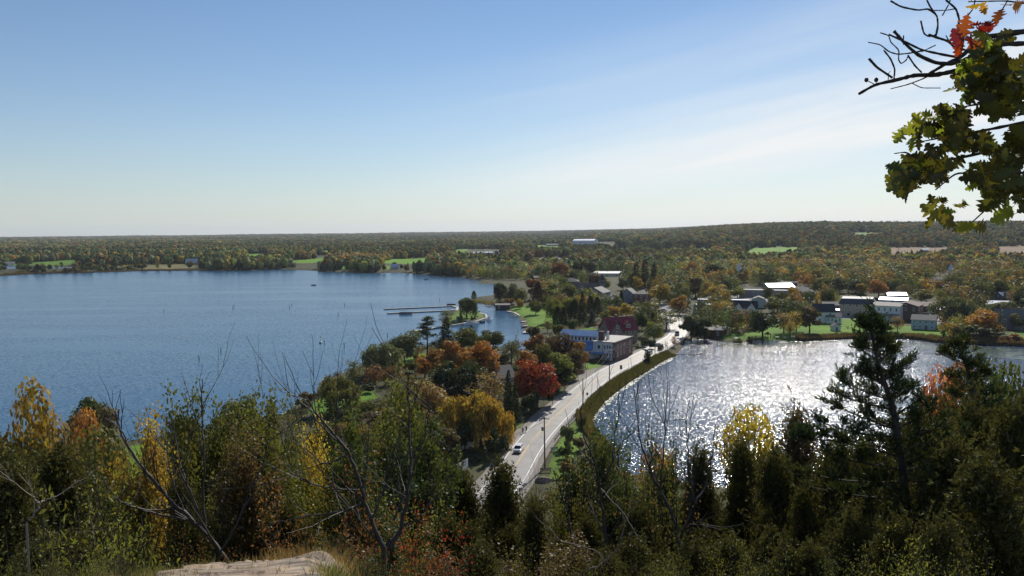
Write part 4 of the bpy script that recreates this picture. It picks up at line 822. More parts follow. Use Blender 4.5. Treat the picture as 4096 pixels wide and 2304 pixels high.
# ---- guard rail along the pond side
GALV=principled('galvanised',(0.42,0.43,0.44),0.45,metal=0.5)
g0=nearest_i(2180,1760); g1=nearest_i(2440,1510)
gr=empty('guard_rail',(*(ROAD[g0]+RN[g0]*6.0),ROADZ-0.1),0,'cable guard rail on dark posts between road and pond','guard rail')
o0=np.array(gr.location)
st=[ROAD[i]+RN[i]*5.7 for i in range(g0,g1,1)]
cum=np.r_[0,np.cumsum(np.linalg.norm(np.diff(st,axis=0),axis=1))]; npst=int(cum[-1]/2.4); 
pm=MB().box(-0.11,0.11,-0.11,0.11,-0.4,0.85).mesh('post',POLEM)
pts=[]
for k in range(min(npst,98)):
    s_=cum[-1]*k/(min(npst,98)-1); x=np.interp(s_,cum,[p[0] for p in st]); y=np.interp(s_,cum,[p[1] for p in st]); pts.append((x-o0[0],y-o0[1])); link('post',pm,gr,(x-o0[0],y-o0[1],0))
m=MB()
for z_ in (0.5,0.68): m.tube([(x,y,z_) for x,y in pts],0.03,4)
m.build('rail_cable',GALV,gr)
# bridge railing where the road meets the village
def railing(name,pp,z0,H,label,cat='railing',mat=None,step=2.0):
    o=empty(name,(*pp[0],z0),0,label,cat); P=[Vector((x-pp[0][0],y-pp[0][1],0)) for x,y in pp]; m=MB()
    for zz in (H,H*0.5): m.tube([p+Vector((0,0,zz)) for p in P],0.04,5)
    m.build('rail',mat or GALV,o)
    for a_,b_ in zip(P[:-1],P[1:]):
        n=max(1,int((b_-a_).length/step))
        for k in range(n): q=a_.lerp(b_,k/n); MB().box(-0.04,0.04,-0.04,0.04,-0.3,H).build('rail_post',mat or GALV,o,loc=q)
railing('bridge_railing',[tuple(plane(x,y,ROADZ+0.1)[:2]) for x,y in ((2683,1395),(2716,1380),(2733,1362),(2730,1345))],ROADZ,1.1,'steel railing on the little road bridge at the cove')
railing('wooden_fence',[tuple(plane(x,y,ROADZ)[:2]) for x,y in ((2048,1712),(2066,1698),(2090,1681))],ROADZ,1.2,'wooden rail fence beside the road under the golden willows','fence',POLEM,2.4)
def board_fence(label,pts_,H,mat,z):
    P=[plane(x,y,z) for x,y in pts_]; o=empty('board_fence',tuple(P[0]),0,label,'fence')
    for a_,b_ in zip(P[:-1],P[1:]):
        v=b_-a_; l=float(np.linalg.norm(v[:2])); an=math.atan2(v[1],v[0]); n=max(1,int(l/2.2))
        for k in range(n): q=a_+v*k/n-P[0]; pn=MB(); s=l/n; [pn.box(j*s/10+0.01,(j+1)*s/10-0.01,-0.02,0.02,0,H-(0.04 if j%2 else 0)) for j in range(10)]; pp=pn.build('fence_panel',mat,o,loc=(q[0],q[1],0)); pp.rotation_euler=(0,0,an)
board_fence('white board fence at the roadside left of the near road',[(1813,1902),(1845,1882),(1872,1866)],2.0,TRIM,2.2)
# ---- signs
def sign(px,py,w,h,zc,mat,label,face=0.0,name='road_sign',cat='sign'):
    p=plane(px,py,ROADZ-0.03); o=empty(name,tuple(p),face,label,cat); MB().box(-0.05,0.05,-0.05,0.05,-0.3,zc+h/2).build('post',GALV,o); MB().box(-w/2,w/2,-0.09,-0.055,zc-h/2,zc+h/2).build('panel',mat,o)
sign(2484,1496,0.9,1.6,2.6,principled('sign_back',(0.12,0.12,0.11),0.5),'tall grey-backed road sign beside the pond-side pavement',0.1)
sign(2349,1592,0.7,0.8,1.4,principled('brown_sign',(0.16,0.09,0.06),0.6),'small brown square sign on the guard rail',0.2)
sign(2092,1700,0.9,0.6,2.0,principled('sign_back2',(0.10,0.10,0.10),0.5),'small dark sign by the wooden rail fence',0.2)
def lamp_post(px,py,label): 
    p=ground(px,py); o=empty('lamp_post',p,0,label,'lamp post'); MB().tube([(0,0,-0.2),(0,0,2.6)],0.05,8).build('post',DTRIM,o); MB().lathe([(0.08,0),(0.2,0.1),(0.2,0.35),(0.02,0.5)],(0,0,2.6),10).build('lamp',principled('lamp_globe',(0.7,0.66,0.5),0.3),o)
lamp_post(2343,1466,'short lamp post on the lawn left of the mill')
def bench(px,py,col,label,rz=0.0,w=1.6):
    p=ground(px,py); o=empty('bench',p,rz,label,'bench'); m=principled('bench_'+label[:5],col,0.6)
    MB().box(-w/2,w/2,-0.25,-0.08,0.42,0.46).box(-w/2,w/2,-0.06,0.11,0.42,0.46).box(-w/2,w/2,0.13,0.25,0.42,0.46).build('seat',m,o)
    MB().box(-w/2,w/2,0.27,0.31,0.55,0.68).box(-w/2,w/2,0.29,0.33,0.72,0.85).box(-w/2,w/2,0.31,0.35,0.89,1.0).build('backrest',m,o)
    for s in (-1,1):
        for yy in (-0.2,0.26): MB().box(s*(w/2-0.15)-0.03,s*(w/2-0.15)+0.03,yy-0.03,yy+0.03,0,0.418 if yy<0 else 0.98).build('leg',m,o)
bench(2219,1805,(0.05,0.22,0.18),'teal bench on the grass between road and pond',0.3,2.0)
bench(2184,1890,(0.08,0.06,0.04),'dark brown bench at the foot of the tall near pole',0.1,2.6)
def boulder(p,s,label,seed,mat=None):
    rg=np.random.default_rng(seed); V,Fc=ico(3); V=V*(1+0.18*np.sin(V[:,0:1]*3+seed)+0.12*np.sin(V[:,1:2]*5+V[:,2:3]*4)+rg.normal(size=(len(V),1))*0.02)*np.array(s)
    o=link('boulder',np_mesh('boulder',V,Fc,mat or ROCK,smooth=True),None,p); tag(o,label,'boulder')
def ico(sub):
    bm=bmesh.new(); bmesh.ops.create_icosphere(bm,subdivisions=sub,radius=1.0); V=np.array([v.co[:] for v in bm.verts]); Fc=np.array([[v.index for v in f.verts] for f in bm.faces]); bm.free(); return V,Fc
boulder(tuple(ground(2184,1925)),(2.2,1.2,1.0),'dark boulder beside the brown bench',3)
# gazebo and picnic tables on the pond lawn
p=ground(3071,1354); gz=empty('gazebo',p,0.3,'small dark open gazebo at the pond edge of the lawn','gazebo')
for i in range(6): a_=i*math.pi/3; MB().tube([(math.cos(a_)*1.5,math.sin(a_)*1.5,0),(math.cos(a_)*1.5,math.sin(a_)*1.5,2.2)],0.07,6).build('post',POLEM,gz)
MB().lathe([(2.0,2.2),(1.9,2.3),(0.12,3.4),(0.1,3.7)],(0,0,0),6).build('roof',ROOFS['brown'],gz)
pt=empty('picnic_table',ground(3110,1352),0.2,'picnic table on the pond lawn, nearest the gazebo','picnic table','picnic tables on the pond lawn')
MB().box(-0.9,0.9,-0.38,0.38,0.72,0.77).build('tabletop',TRIM,pt)
for s in (-1,1): MB().box(-0.9,0.9,s*0.72-0.13,s*0.72+0.13,0.42,0.46).build('bench_board',TRIM,pt); MB().box(s*0.6-0.05,s*0.6+0.05,-0.7,0.7,0,0.418).build('leg',TRIM,pt)
def copy_tree(o,loc,rz,label,group=None):
    def cp(a,par):
        c=a.copy(); COL.objects.link(c); c.parent=par
        for ch in a.children: cp(ch,c)
        return c
    c=cp(o,None); c.location=loc; c.rotation_euler=(0,0,rz); c['label']=label
    if group: c['group']=group
    return c
for x,y,r_,lb in ((3140,1352,0.5,'picnic table on the pond lawn, second from the gazebo'),(3172,1350,-0.2,'picnic table on the pond lawn, third from the gazebo'),(3205,1350,0.1,'picnic table on the pond lawn, farthest from the gazebo'),(2945,1358,0.4,'picnic table near the cove boathouse')): copy_tree(pt,ground(x,y),r_,lb)
copy_tree(pt,ground(1825,1288),0.3,'picnic table on the islet lawn, left one'); copy_tree(pt,ground(1858,1284),-0.3,'picnic table on the islet lawn, right one')
# ---- people
SKIN=principled('skin',(0.45,0.28,0.2),0.6)
def person(label,loc,rz,pose,top,bottom,hair=(0.03,0.02,0.02),group=None,helmet=None):
    me=bpy.data.meshes.new('body')
    if pose=='stand': J=dict(pel=(0,0,.92),chest=(0,0,1.3),neck=(0,0,1.5),head=(0.01,0,1.66),sL=(0,.18,1.42),eL=(.02,.24,1.15),hL=(.1,.25,.9),sR=(0,-.18,1.42),eR=(.02,-.24,1.15),hR=(.12,-.24,.92),kL=(.03,.1,.5),aL=(-.02,.11,.07),tL=(.16,.12,.04),kR=(.08,-.1,.5),aR=(.12,-.11,.07),tR=(.3,-.12,.04))
    else: J=dict(pel=(-.1,0,1.0),chest=(.14,0,1.35),neck=(.26,0,1.5),head=(.33,0,1.66),sL=(.18,.18,1.42),eL=(.36,.22,1.2),hL=(.55,.22,1.05),sR=(.18,-.18,1.42),eR=(.36,-.22,1.2),hR=(.55,-.22,1.05),kL=(.32,.1,.85),aL=(.15,.12,.45),tL=(.32,.13,.42),kR=(.22,-.1,.6),aR=(.1,-.12,.2),tR=(.28,-.13,.17))
    ks=list(J); E=[('pel','chest'),('chest','neck'),('neck','head'),('chest','sL'),('sL','eL'),('eL','hL'),('chest','sR'),('sR','eR'),('eR','hR'),('pel','kL'),('kL','aL'),('aL','tL'),('pel','kR'),('kR','aR'),('aR','tR')]
    me.from_pydata([J[k] for k in ks],[(ks.index(a_),ks.index(b_)) for a_,b_ in E],[]); me.update()
    o=link('person',None) if False else bpy.data.objects.new('body',me); root=empty('person',loc,rz,label,'person',group); COL.objects.link(o); o.parent=root
    sk=o.modifiers.new('skin','SKIN'); 
    if not me.skin_vertices: me.attributes
    rad=dict(pel=.15,chest=.15,neck=.06,head=.105,sL=.065,eL=.045,hL=.04,sR=.065,eR=.045,hR=.04,kL=.07,aL=.045,tL=.04,kR=.07,aR=.045,tR=.04)
    if me.skin_vertices:
        for i,k in enumerate(ks): me.skin_vertices[0].data[i].radius=(rad[k],rad[k])
        me.skin_vertices[0].data[0].use_root=True
    o.modifiers.new('sub','SUBSURF').levels=1; o.modifiers['sub'].render_levels=1
    me.materials.append(SKIN)
    m=principled('cloth_%s'%str(top),top,0.8); b_=principled('cloth_%s'%str(bottom),bottom,0.8)
    jk=MB(); jk.tube([J['pel'],J['chest'],tuple(np.array(J['neck'])-np.array([0,0,.05]))],[.19,.215,.10],10)
    for s in 'LR': jk.tube([J['s'+s],J['e'+s],tuple(np.array(J['h'+s])*.85+np.array(J['e'+s])*.15)],[.088,.07,.055],8)
    jk.build('jacket',m,root,smooth=True)
    tr=MB()
    for s,y in (('L',.07),('R',-.07)): tr.tube([(J['pel'][0],y,J['pel'][2]),J['k'+s],J['a'+s]],[.125,.095,.065],8)
    tr.build('trousers',b_,root,smooth=True)
    h=np.array(J['head']); V,Fc=ico(2); V=V*np.array([.125,.105,.10]) ; V[:,2]=np.maximum(V[:,2],-0.03); link('helmet' if helmet else 'hair',np_mesh('hair',V+h+np.array([-.01,0,.075]),Fc,principled('hm%s'%str(helmet or hair),helmet or hair,0.5),smooth=True),root)
    return root
def bicycle(label,loc,rz):
    o=empty('bicycle',loc,rz,label,'bicycle','bicycles'); fr_=principled('bike_frame',(0.03,0.03,0.035),0.4)
    m=MB(); bb=(0,0,.30); st_=(-.15,0,.82); hd=(.42,0,.85); ra=(-.5,0,.34); fa=(.55,0,.34)
    for a_,b_ in ((bb,st_),(bb,hd),(st_,hd),(ra,bb),(ra,st_),(hd,fa)): m.tube([a_,b_],0.02,6)
    m.build('frame',fr_,o)
    for c in (ra,fa): 
        w=MB(); w.tube([(c[0]+math.cos(t)*.34,0,c[2]+math.sin(t)*.34) for t in np.linspace(0,2*math.pi,21)],0.02,6); w.build('wheel',TYRE,o)
    MB().box(-.28,-.06,-.06,.06,.95,1.0).tube([st_,(-.17,0,.95)],0.015,5).build('saddle',fr_,o); MB().tube([hd,(.42,0,1.02)],.015,5).tube([(.45,-.26,1.04),(.42,0,1.02),(.45,.26,1.04)],.015,5).build('handlebar',fr_,o)
for px,py,rz_off,top,lb in ((2092,1733,0.0,(0.03,0.03,0.035),'cyclist in dark clothes riding on the left of the pair'),(2106,1727,0.0,(0.05,0.06,0.05),'cyclist in a dark green jacket riding on the right of the pair')):
    q,a=road_place(2112,1735,0); g=plane(px,py,ROADZ-0.03); bicycle('black bicycle under the '+('left' if px<2100 else 'right')+' cyclist',(g[0],g[1],ROADZ-0.02),a+math.pi)
    person(lb,(g[0],g[1],ROADZ-0.02),a+math.pi,'ride',top,(0.02,0.02,0.025),group='cyclists on the road edge',helmet=(0.5,0.5,0.5) if px>2100 else (0.06,0.06,0.06))
for i,(x,y,c,lb) in enumerate(((1906,1251,(0.03,0.03,0.05),'person in dark clothes on the islet quay, left'),(1913,1252,(0.05,0.04,0.04),'person in dark clothes on the islet quay, middle'),(1919,1252,(0.04,0.05,0.07),'person in dark clothes on the islet quay, right'))):
    person(lb,tuple(Vector(ground(x,y))+Vector((0,0,0.1))),i,'stand',c,(0.02,0.02,0.03),group='people on the islet quay')
# ---- docks and boats
DECK=principled('dock_boards',(0.42,0.39,0.34),0.8,noise=0.2,scale=2.0); HULLW=principled('white_hull',(0.80,0.80,0.80),0.3,coat=0.4); HULLD=principled('dark_hull',(0.03,0.04,0.07),0.4)
def dock(pp,w,label,group='docks',rails=True,z=0.45,step=6.0):
    P=[Vector(plane(x,y,0.4)) for x,y in pp]; o=empty('dock',(P[0].x,P[0].y,0),0,label,'dock',group); m=MB(); f=MB(); posts=[]
    for a_,b_ in zip(P[:-1],P[1:]):
        d=(b_-a_); d.z=0; l=d.length; d.normalize(); n_=Vector((-d.y,d.x,0))*w/2; A=a_-P[0]; B_=b_-P[0]
        def q(v,zz): return (v.x,v.y,zz)
        m.add([q(A-n_,z),q(B_-n_,z),q(B_+n_,z),q(A+n_,z),q(A-n_,z+0.12),q(B_-n_,z+0.12),q(B_+n_,z+0.12),q(A+n_,z+0.12)],[(0,3,2,1),(4,5,6,7),(0,1,5,4),(1,2,6,5),(2,3,7,6),(3,0,4,7)])
        n2=n_*0.85; f.add([q(A-n2,-0.3),q(B_-n2,-0.3),q(B_+n2,-0.3),q(A+n2,-0.3),q(A-n2,z-0.003),q(B_-n2,z-0.003),q(B_+n2,z-0.003),q(A+n2,z-0.003)],[(0,3,2,1),(4,5,6,7),(0,1,5,4),(1,2,6,5),(2,3,7,6),(3,0,4,7)])
        for k in range(int(l/step)+1): posts.append(A+d*k*step+n_*1.1)
    m.build('deck',DECK,o); f.build('float',DTRIM,o)
    for p_ in posts[:40]: MB().tube([(p_.x,p_.y,-0.5),(p_.x,p_.y,1.3)],0.09,6).build('mooring_post',POLEM,o)
dock([(1536,1236),(1700,1229),(1827,1223)],2.0,'long floating dock, the farther of the two parallel ones')
dock([(1549,1253),(1700,1246),(1827,1240)],2.0,'long floating dock, the nearer of the two parallel ones')
dock([(1812,1224),(1832,1230),(1826,1242)],2.2,'short cross dock joining the two long ones',step=99)
dock([(1655,1324),(1700,1318),(1765,1306)],2.4,'short pale dock behind the open pine',step=8)
dock([(2105,1332),(2118,1322)],4.5,'white swim dock at the harbour bank',step=9)
dock([(2086,1288),(2112,1284)],2.0,'small private dock on the harbour bank, farther one',step=5); dock([(2092,1305),(2120,1302)],2.0,'small private dock on the harbour bank, nearer one',step=5)
dock([(2030,1246),(2058,1250),(2080,1262)],2.0,'dock running along the harbour lawn',step=5)
dock([(1322,1682),(1372,1672)],3.0,'small dock by the shore lawn near the broad willow',step=6)
def quay(pp,label):
    P=[plane(x,y,1.0) for x,y in pp]; m=MB()
    for a_,b_ in zip(P[:-1],P[1:]):
        d=(b_-a_)[:2]; d=d/np.linalg.norm(d); n_=np.array([-d[1],d[0]])*0.7
        m.add([(a_[0]-n_[0],a_[1]-n_[1],-0.6),(b_[0]-n_[0],b_[1]-n_[1],-0.6),(b_[0]+n_[0],b_[1]+n_[1],-0.6),(a_[0]+n_[0],a_[1]+n_[1],-0.6),(a_[0]-n_[0],a_[1]-n_[1],1.0),(b_[0]-n_[0],b_[1]-n_[1],1.0),(b_[0]+n_[0],b_[1]+n_[1],1.0),(a_[0]+n_[0],a_[1]+n_[1],1.0)],[(0,3,2,1),(4,5,6,7),(0,1,5,4),(1,2,6,5),(2,3,7,6),(3,0,4,7)])
    tag(m.build('quay_wall',CONC),label,'quay wall')
quay([(1807,1299),(1866,1291),(1904,1284),(1947,1269),(1943,1257),(1904,1247)],'pale concrete quay wall round the islet')
def hull(L_,W,H,m,zb=-0.3,n=9):
    V=[]; 
    for i in range(n):
        t=i/(n-1); x=-L_/2+L_*t; w=W/2*(1-max(0,(t-0.45)/0.55)**2.2); sh=H+0.25*t*t
        V+= [(x,-w,sh),(x,-w*0.75,zb),(x,w*0.75,zb),(x,w,sh)]
    Fc=[]
    for i in range(n-1):
        a_=i*4; b_=a_+4
        for j in range(3): Fc.append((a_+j,a_+j+1,b_+j+1,b_+j))
        Fc.append((a_+3,a_,b_,b_+3))
    Fc.append((0,3,2,1)); Fc.append(tuple((n-1)*4+j for j in (0,1,2,3))); m.add(V,Fc); return m
def boat(x,y,kind,L_,label,rz=None,group='boats'):
    p=plane(x,y,0.2); o=empty('boat',(p[0],p[1],0.1),R(rz or 0),label,'boat',group); W=L_*0.33
    if kind=='cruiser':
        hull(L_,W,1.1,MB()).build('hull',HULLW,o); MB().prism([(-L_*.25,1.15),(L_*.22,1.2),(L_*.08,1.9),(-L_*.22,2.0)],-W*.36,W*.36).build('cabin',HULLW,o); MB().prism([(-L_*.2,1.5),(L_*.135,1.5),(L_*.09,1.82),(-L_*.19,1.82)],-W*.365,W*.365).build('windows',CGLASS,o)
        MB().prism([(-L_*.3,2.4),(L_*.05,2.4),(L_*.03,2.52),(-L_*.28,2.52)],-W*.38,W*.38).build('canopy',HULLD,o); 
        for sx in (-.27,.02):
            for sy in (-1,1): MB().tube([(L_*sx,sy*W*.34,1.2),(L_*sx,sy*W*.34,2.398)],0.03,5).build('canopy_pole',GALV,o)
    elif kind=='pontoon':
        for s in (-1,1): MB().tube([(-L_/2,s*W*.36,0.1),(L_*.45,s*W*.36,0.1),(L_/2,s*W*.36,0.3)],[.35,.35,.1],10).build('pontoon',GALV,o)
        MB().box(-L_/2,L_/2,-W/2,W/2,0.46,0.56).build('deck',DECK,o); MB().box(-L_/2+.1,L_/2-.1,-W/2,-W/2+.06,.56,1.3).box(-L_/2+.1,L_/2-.1,W/2-.06,W/2,.56,1.3).box(-L_/2+.1,-L_/2+.16,-W/2+.06,W/2-.06,.56,1.3).build('fence_panels',HULLD,o)
        MB().box(-L_*.35,L_*.15,-W*.45,W*.45,2.5,2.62).build('canopy',HULLD,o)
        for sx in (-.34,.14):
            for sy in (-1,1): MB().tube([(L_*sx,sy*W*.43,.56),(L_*sx,sy*W*.43,2.498)],0.03,5).build('canopy_pole',GALV,o)
        MB().box(-L_*.2,L_*.1,-W*.3,W*.3,.562,1.1).build('seats',HULLD,o)
    else:
        hull(L_,W,.7,MB()).build('hull',HULLW if kind=='white' else HULLD,o); MB().box(-L_*.3,L_*.05,-W*.3,W*.3,.73,.95).build('seats',HULLD if kind=='white' else TYRE,o); MB().box(-L_/2-.35,-L_/2+.05,-.18,.18,.2,1.2).build('outboard_motor',DTRIM,o)
        MB().prism([(L_*.06,.75),(L_*.14,.78),(L_*.05,1.15),(L_*.03,1.15)],-W*.3,W*.3).build('windscreen',CGLASS,o)
boat(1623,1256,'pontoon',9,'dark canopied pontoon boat moored at the nearer long dock',4)
boat(1805,1222,'pontoon',7,'dark boat moored at the end of the farther long dock',0)
boat(1885,1297,'cruiser',10,'long white cabin cruiser moored at the islet quay',14)
boat(1959,1280,'cruiser',7.5,'white cruiser seen end-on at the point of the islet',75)
boat(1920,1290,'dark',6.5,'dark open motorboat moored between the two white cruisers',18)
boat(2070,1268,'white',5,'small white boat at the harbour lawn dock',20); boat(2104,1310,'dark',5,'dark boat at the private docks',0)
boat(1340,1686,'dark',5.5,'dark boat lying at the small shore lawn dock',15)
boat(1255,1141,'dark',5,'tiny dark boat alone far out on the lake',10); boat(1705,1118,'dark',5,'tiny dark boat near the far wooded cove',0)
# arched footbridge between islet side and boathouse
A=Vector(plane(1905,1233,1.2)); B_=Vector(plane(1988,1232,1.2)); fb=empty('footbridge',A,0,'pale arched footbridge across the harbour mouth','footbridge'); d=B_-A; m=MB(); rl=MB(); nn=16
P=[Vector((d.x*t,d.y*t,1.5*4*t*(1-t))) for t in np.linspace(0,1,nn)]
dn=d.normalized(); w_=Vector((-dn.y,dn.x,0))*1.1
for a_,b_ in zip(P[:-1],P[1:]): m.add([a_-w_,b_-w_,b_+w_,a_+w_,a_-w_+Vector((0,0,.35)),b_-w_+Vector((0,0,.35)),b_+w_+Vector((0,0,.35)),a_+w_+Vector((0,0,.35))],[(0,3,2,1),(4,5,6,7),(0,1,5,4),(1,2,6,5),(2,3,7,6),(3,0,4,7)])
m.build('deck',CONC,fb)
for s in (-1,1): MB().tube([p_+w_*s+Vector((0,0,1.35)) for p_ in P],0.05,5).build('handrail',TRIM,fb)
for p_ in P[::2]:
    for s in (-1,1): MB().box(-.04,.04,-.04,.04,.2,1.35).build('baluster',TRIM,fb,loc=p_+w_*s*0.97)
# stakes and a marker buoy in the lake
stake=MB().tube([(0,0,-1.2),(0.05,0,0.6),(0.08,0.02,2.0)],[.22,.2,.12],7).mesh('stake',POLEM)
for i,(x,y) in enumerate(((655,1248),(931,1235),(937,1227),(884,1405),(797,1438),(1158,1230),(1167,1222),(1377,1221),(1758,1204),(1353,1260),(1550,1347),(1297,1374),(1377,1386))):
    p=plane(x,y,0); o=link('wooden_stake',stake,None,(p[0],p[1],0)); o.rotation_euler=(BR.uniform(-.08,.08),BR.uniform(-.08,.08),i); tag(o,'wooden stake','stake','wooden stakes in the lake')
st_=[o for o in COL.objects if o.name.startswith('wooden_stake')]; st_.sort(key=lambda o:math.atan2(o.location.x,o.location.y))
WH=['leftmost','second from the left, nearest to the camera side','third from the left','fourth from the left beside a twin','fifth from the left, right one of the near twins','sixth from the left','seventh from the left','eighth from the left beside the marker buoy','ninth from the left, leaning a little','tenth from the left, nearer of two in line','eleventh from the left, farther of two in line','second from the right, below the headland docks','rightmost, beyond the long docks']
for o,wd in zip(st_,WH): o['label']='wooden stake in the lake, '+wd
p=plane(1282,1372,0); bo=empty('marker_buoy',(p[0],p[1],0),0,'marker buoy with a thin topped mast near the lake stakes','buoy'); MB().lathe([(.3,-.3),(.7,0),(.7,.4),(.3,.7)],(0,0,0),12).build('float',HULLD,bo); MB().tube([(0,0,.7),(0,0,3.4)],.05,6).build('mast',GALV,bo); MB().box(-.25,.25,-.03,.03,2.7,3.4).build('topmark',YPAINT,bo)
# floating boom in the pond by the cove
BOOM=principled('boom_float',(0.62,0.42,0.33),0.6,noise=0.2,scale=1.0)
bp_=[(2702,1418),(2774,1419),(2820,1414),(2840,1410),(2846,1395),(2850,1378),(2871,1373)]; P=[Vector(plane(x,y,0)) for x,y in bp_]; bo=empty('floating_boom',P[0],0,'line of pale orange boom floats closing off the shaded cove','boom')
pos=[]; 
for a_,b_ in zip(P[:-1],P[1:]):
    n=max(1,int((b_-a_).length/2.2))
    for k in range(n): pos.append((a_.lerp(b_,k/n),math.atan2(b_.y-a_.y,b_.x-a_.x)))
fm=MB().tube([(0,0,0.05),(0.1,0,0.1),(1.6,0,0.1),(1.7,0,0.05)],[.1,.24,.24,.1],8).mesh('float',BOOM)
for p_,a_ in pos[:90]: o=link('float',fm,bo,p_-P[0]); o.rotation_euler=(0,0,a_)
# ---- water weed, lily pads, reeds (nobody could count them)
WEED=principled('algae',(0.50,0.52,0.40),0.5,noise=0.2,scale=0.5); PAD=principled('lily_pad',(0.10,0.14,0.05),0.18); 
def weed_patch(name,poly,mat,label,n=900,smin=.4,smax=1.6,z=0.02,seed=0):
    rg=np.random.default_rng(seed); P=poly_plane(poly); lo=P.min(0); hi=P.max(0); Q=rg.uniform(lo,hi,(n*4,2)); Q=Q[pip(Q,P)][:n]; V=[];Fc=[]
    for i,q in enumerate(Q):
        s=rg.uniform(smin,smax); a0=rg.uniform(0,6.28); k=7; b=len(V); V+=[(q[0]+math.cos(a0+t)*s*rg.uniform(.7,1.2)*1.5,q[1]+math.sin(a0+t)*s*rg.uniform(.6,1.0),z+rg.uniform(0,0.02)) for t in np.linspace(0,2*math.pi,k+1)[:-1]]; Fc.append(tuple(range(b,b+k)))
    me=bpy.data.meshes.new(name); me.from_pydata(V,[],Fc); me.materials.append(mat); tag(link(name,me),label,'water plants',kind='stuff')
weed_patch('algae_fringe',[(2412,1602),(2476,1555),(2559,1500),(2628,1456),(2702,1422),(2690,1440),(2630,1468),(2575,1505),(2530,1540),(2470,1575),(2430,1625),(2395,1655),(2370,1690),(2362,1670),(2392,1630)],WEED,'pale algae fringe washed against the pond bank by the road',4200,.10,.42)
weed_patch('algae_mat',[(1140,1655),(1180,1632),(1215,1602),(1240,1600),(1215,1622),(1190,1650),(1150,1662)],principled('green_algae',(0.42,0.46,0.22),0.5,noise=0.2,scale=1),'yellowish algae mat at the shore point of the lake',500,.3,.9,seed=1)
weed_patch('lily_pads',[(2880,1376),(3000,1378),(3100,1370),(3300,1366),(3550,1362),(3750,1378),(4000,1392),(4096,1396),(4096,1440),(3900,1420),(3750,1400),(3500,1375),(3200,1378),(3000,1392),(2890,1392)],PAD,'lily pads floating along the village side of the pond',700,.3,1.1,seed=2)
weed_patch('reed_spit_shallows',[(1905,1192),(1968,1190),(1968,1206),(1912,1204)],WEED,'pale shallows round the reed spit',260,.4,1.3,seed=3)
def reeds(name,pp,depth,hmin,hmax,n,col,label,seed=0,size=.09,left=False):
    rg=np.random.default_rng(seed); P=poly_plane(pp,0.3); seg=np.linalg.norm(np.diff(P,axis=0),axis=1); cum=np.r_[0,np.cumsum(seg)]; s=rg.uniform(0,cum[-1],n); X=np.interp(s,cum,P[:,0]); Y=np.interp(s,cum,P[:,1])
    i=np.clip(np.searchsorted(cum,s)-1,0,len(seg)-1); d=(P[i+1]-P[i])/seg[i][:,None]; nr=np.stack([-d[:,1],d[:,0]],1)*(1 if left else -1)
    o=rg.uniform(-.15,1,n)[:,None]*depth; B=np.stack([X,Y],1)+nr*o; Z=height(B); Z=np.maximum(Z,-0.1); h=rg.uniform(hmin,hmax,n)*(0.8+0.4*vnoise(B[:,0],B[:,1],6,seed)); D=np.stack([rg.normal(size=n)*.12,rg.normal(size=n)*.12,np.ones(n)],1)
    b=np.c_[B,Z-.1]; t=b+D*h[:,None]; w=rg.normal(size=(n,3))*np.array([1,1,0]); w/=np.linalg.norm(w,axis=1)[:,None]; w*=size; mid=(b+t)/2
    V=np.stack([b-w*.6,mid-w,t,mid+w],1).reshape(-1,3); me=np_mesh(name,V,np.arange(4*n).reshape(n,4),WOOD,tint=rg.random(n)); c=np.array(col)[None]*rg.uniform(.6,1.3,(n,1)); 
    g=(rg.random(n)<.3); c[g]=np.array([0.09,0.10,0.03]); set_point_color(me,np.repeat(c,4,0)); tag(link(name,me),label,'reeds',kind='stuff')
reeds('bank_reeds',[(2357,1675),(2385,1640),(2415,1601),(2476,1553),(2517,1523),(2559,1498),(2595,1476),(2628,1454),(2669,1432),(2700,1421)],3.9,.7,1.6,15000,(0.085,0.072,0.030),'brown-green reeds on the bank between road and pond',1,.11,left=True)
reeds('pond_edge_reeds',[(2357,1670),(2368,1715),(2400,1752),(2440,1800),(2455,1860)],4.0,1,2.2,5000,(0.14,0.10,0.05),'reeds on the near corner of the pond',2,.10,left=False)
reeds('lawn_reeds',[(3200,1361),(3276,1358),(3374,1353),(3513,1350),(3600,1350),(3687,1357),(3750,1368)],5.0,1.2,2.6,14000,(0.16,0.09,0.06),'brown reed belt along the pond lawn',3,.14,left=True)
reeds('cove_reeds',[(3791,1375),(3860,1374),(3930,1375),(4096,1382),(4300,1390)],6.0,1.4,2.8,12000,(0.17,0.08,0.06),'rusty reeds at the right end of the pond',4,.14,left=True)
reeds('spit_reeds',[(1900,1203),(1965,1210),(1990,1222)],-7.0,.8,1.8,3500,(0.25,0.2,0.12),'tan reeds on the spit by the footbridge',5,.14,left=True)
reeds('marsh_reeds',[(0,1102),(150,1094),(325,1091),(556,1083),(813,1081)],9,1,2.6,9000,(0.14,0.075,0.05),'reddish marsh reeds across the lake',6,.35,left=True)
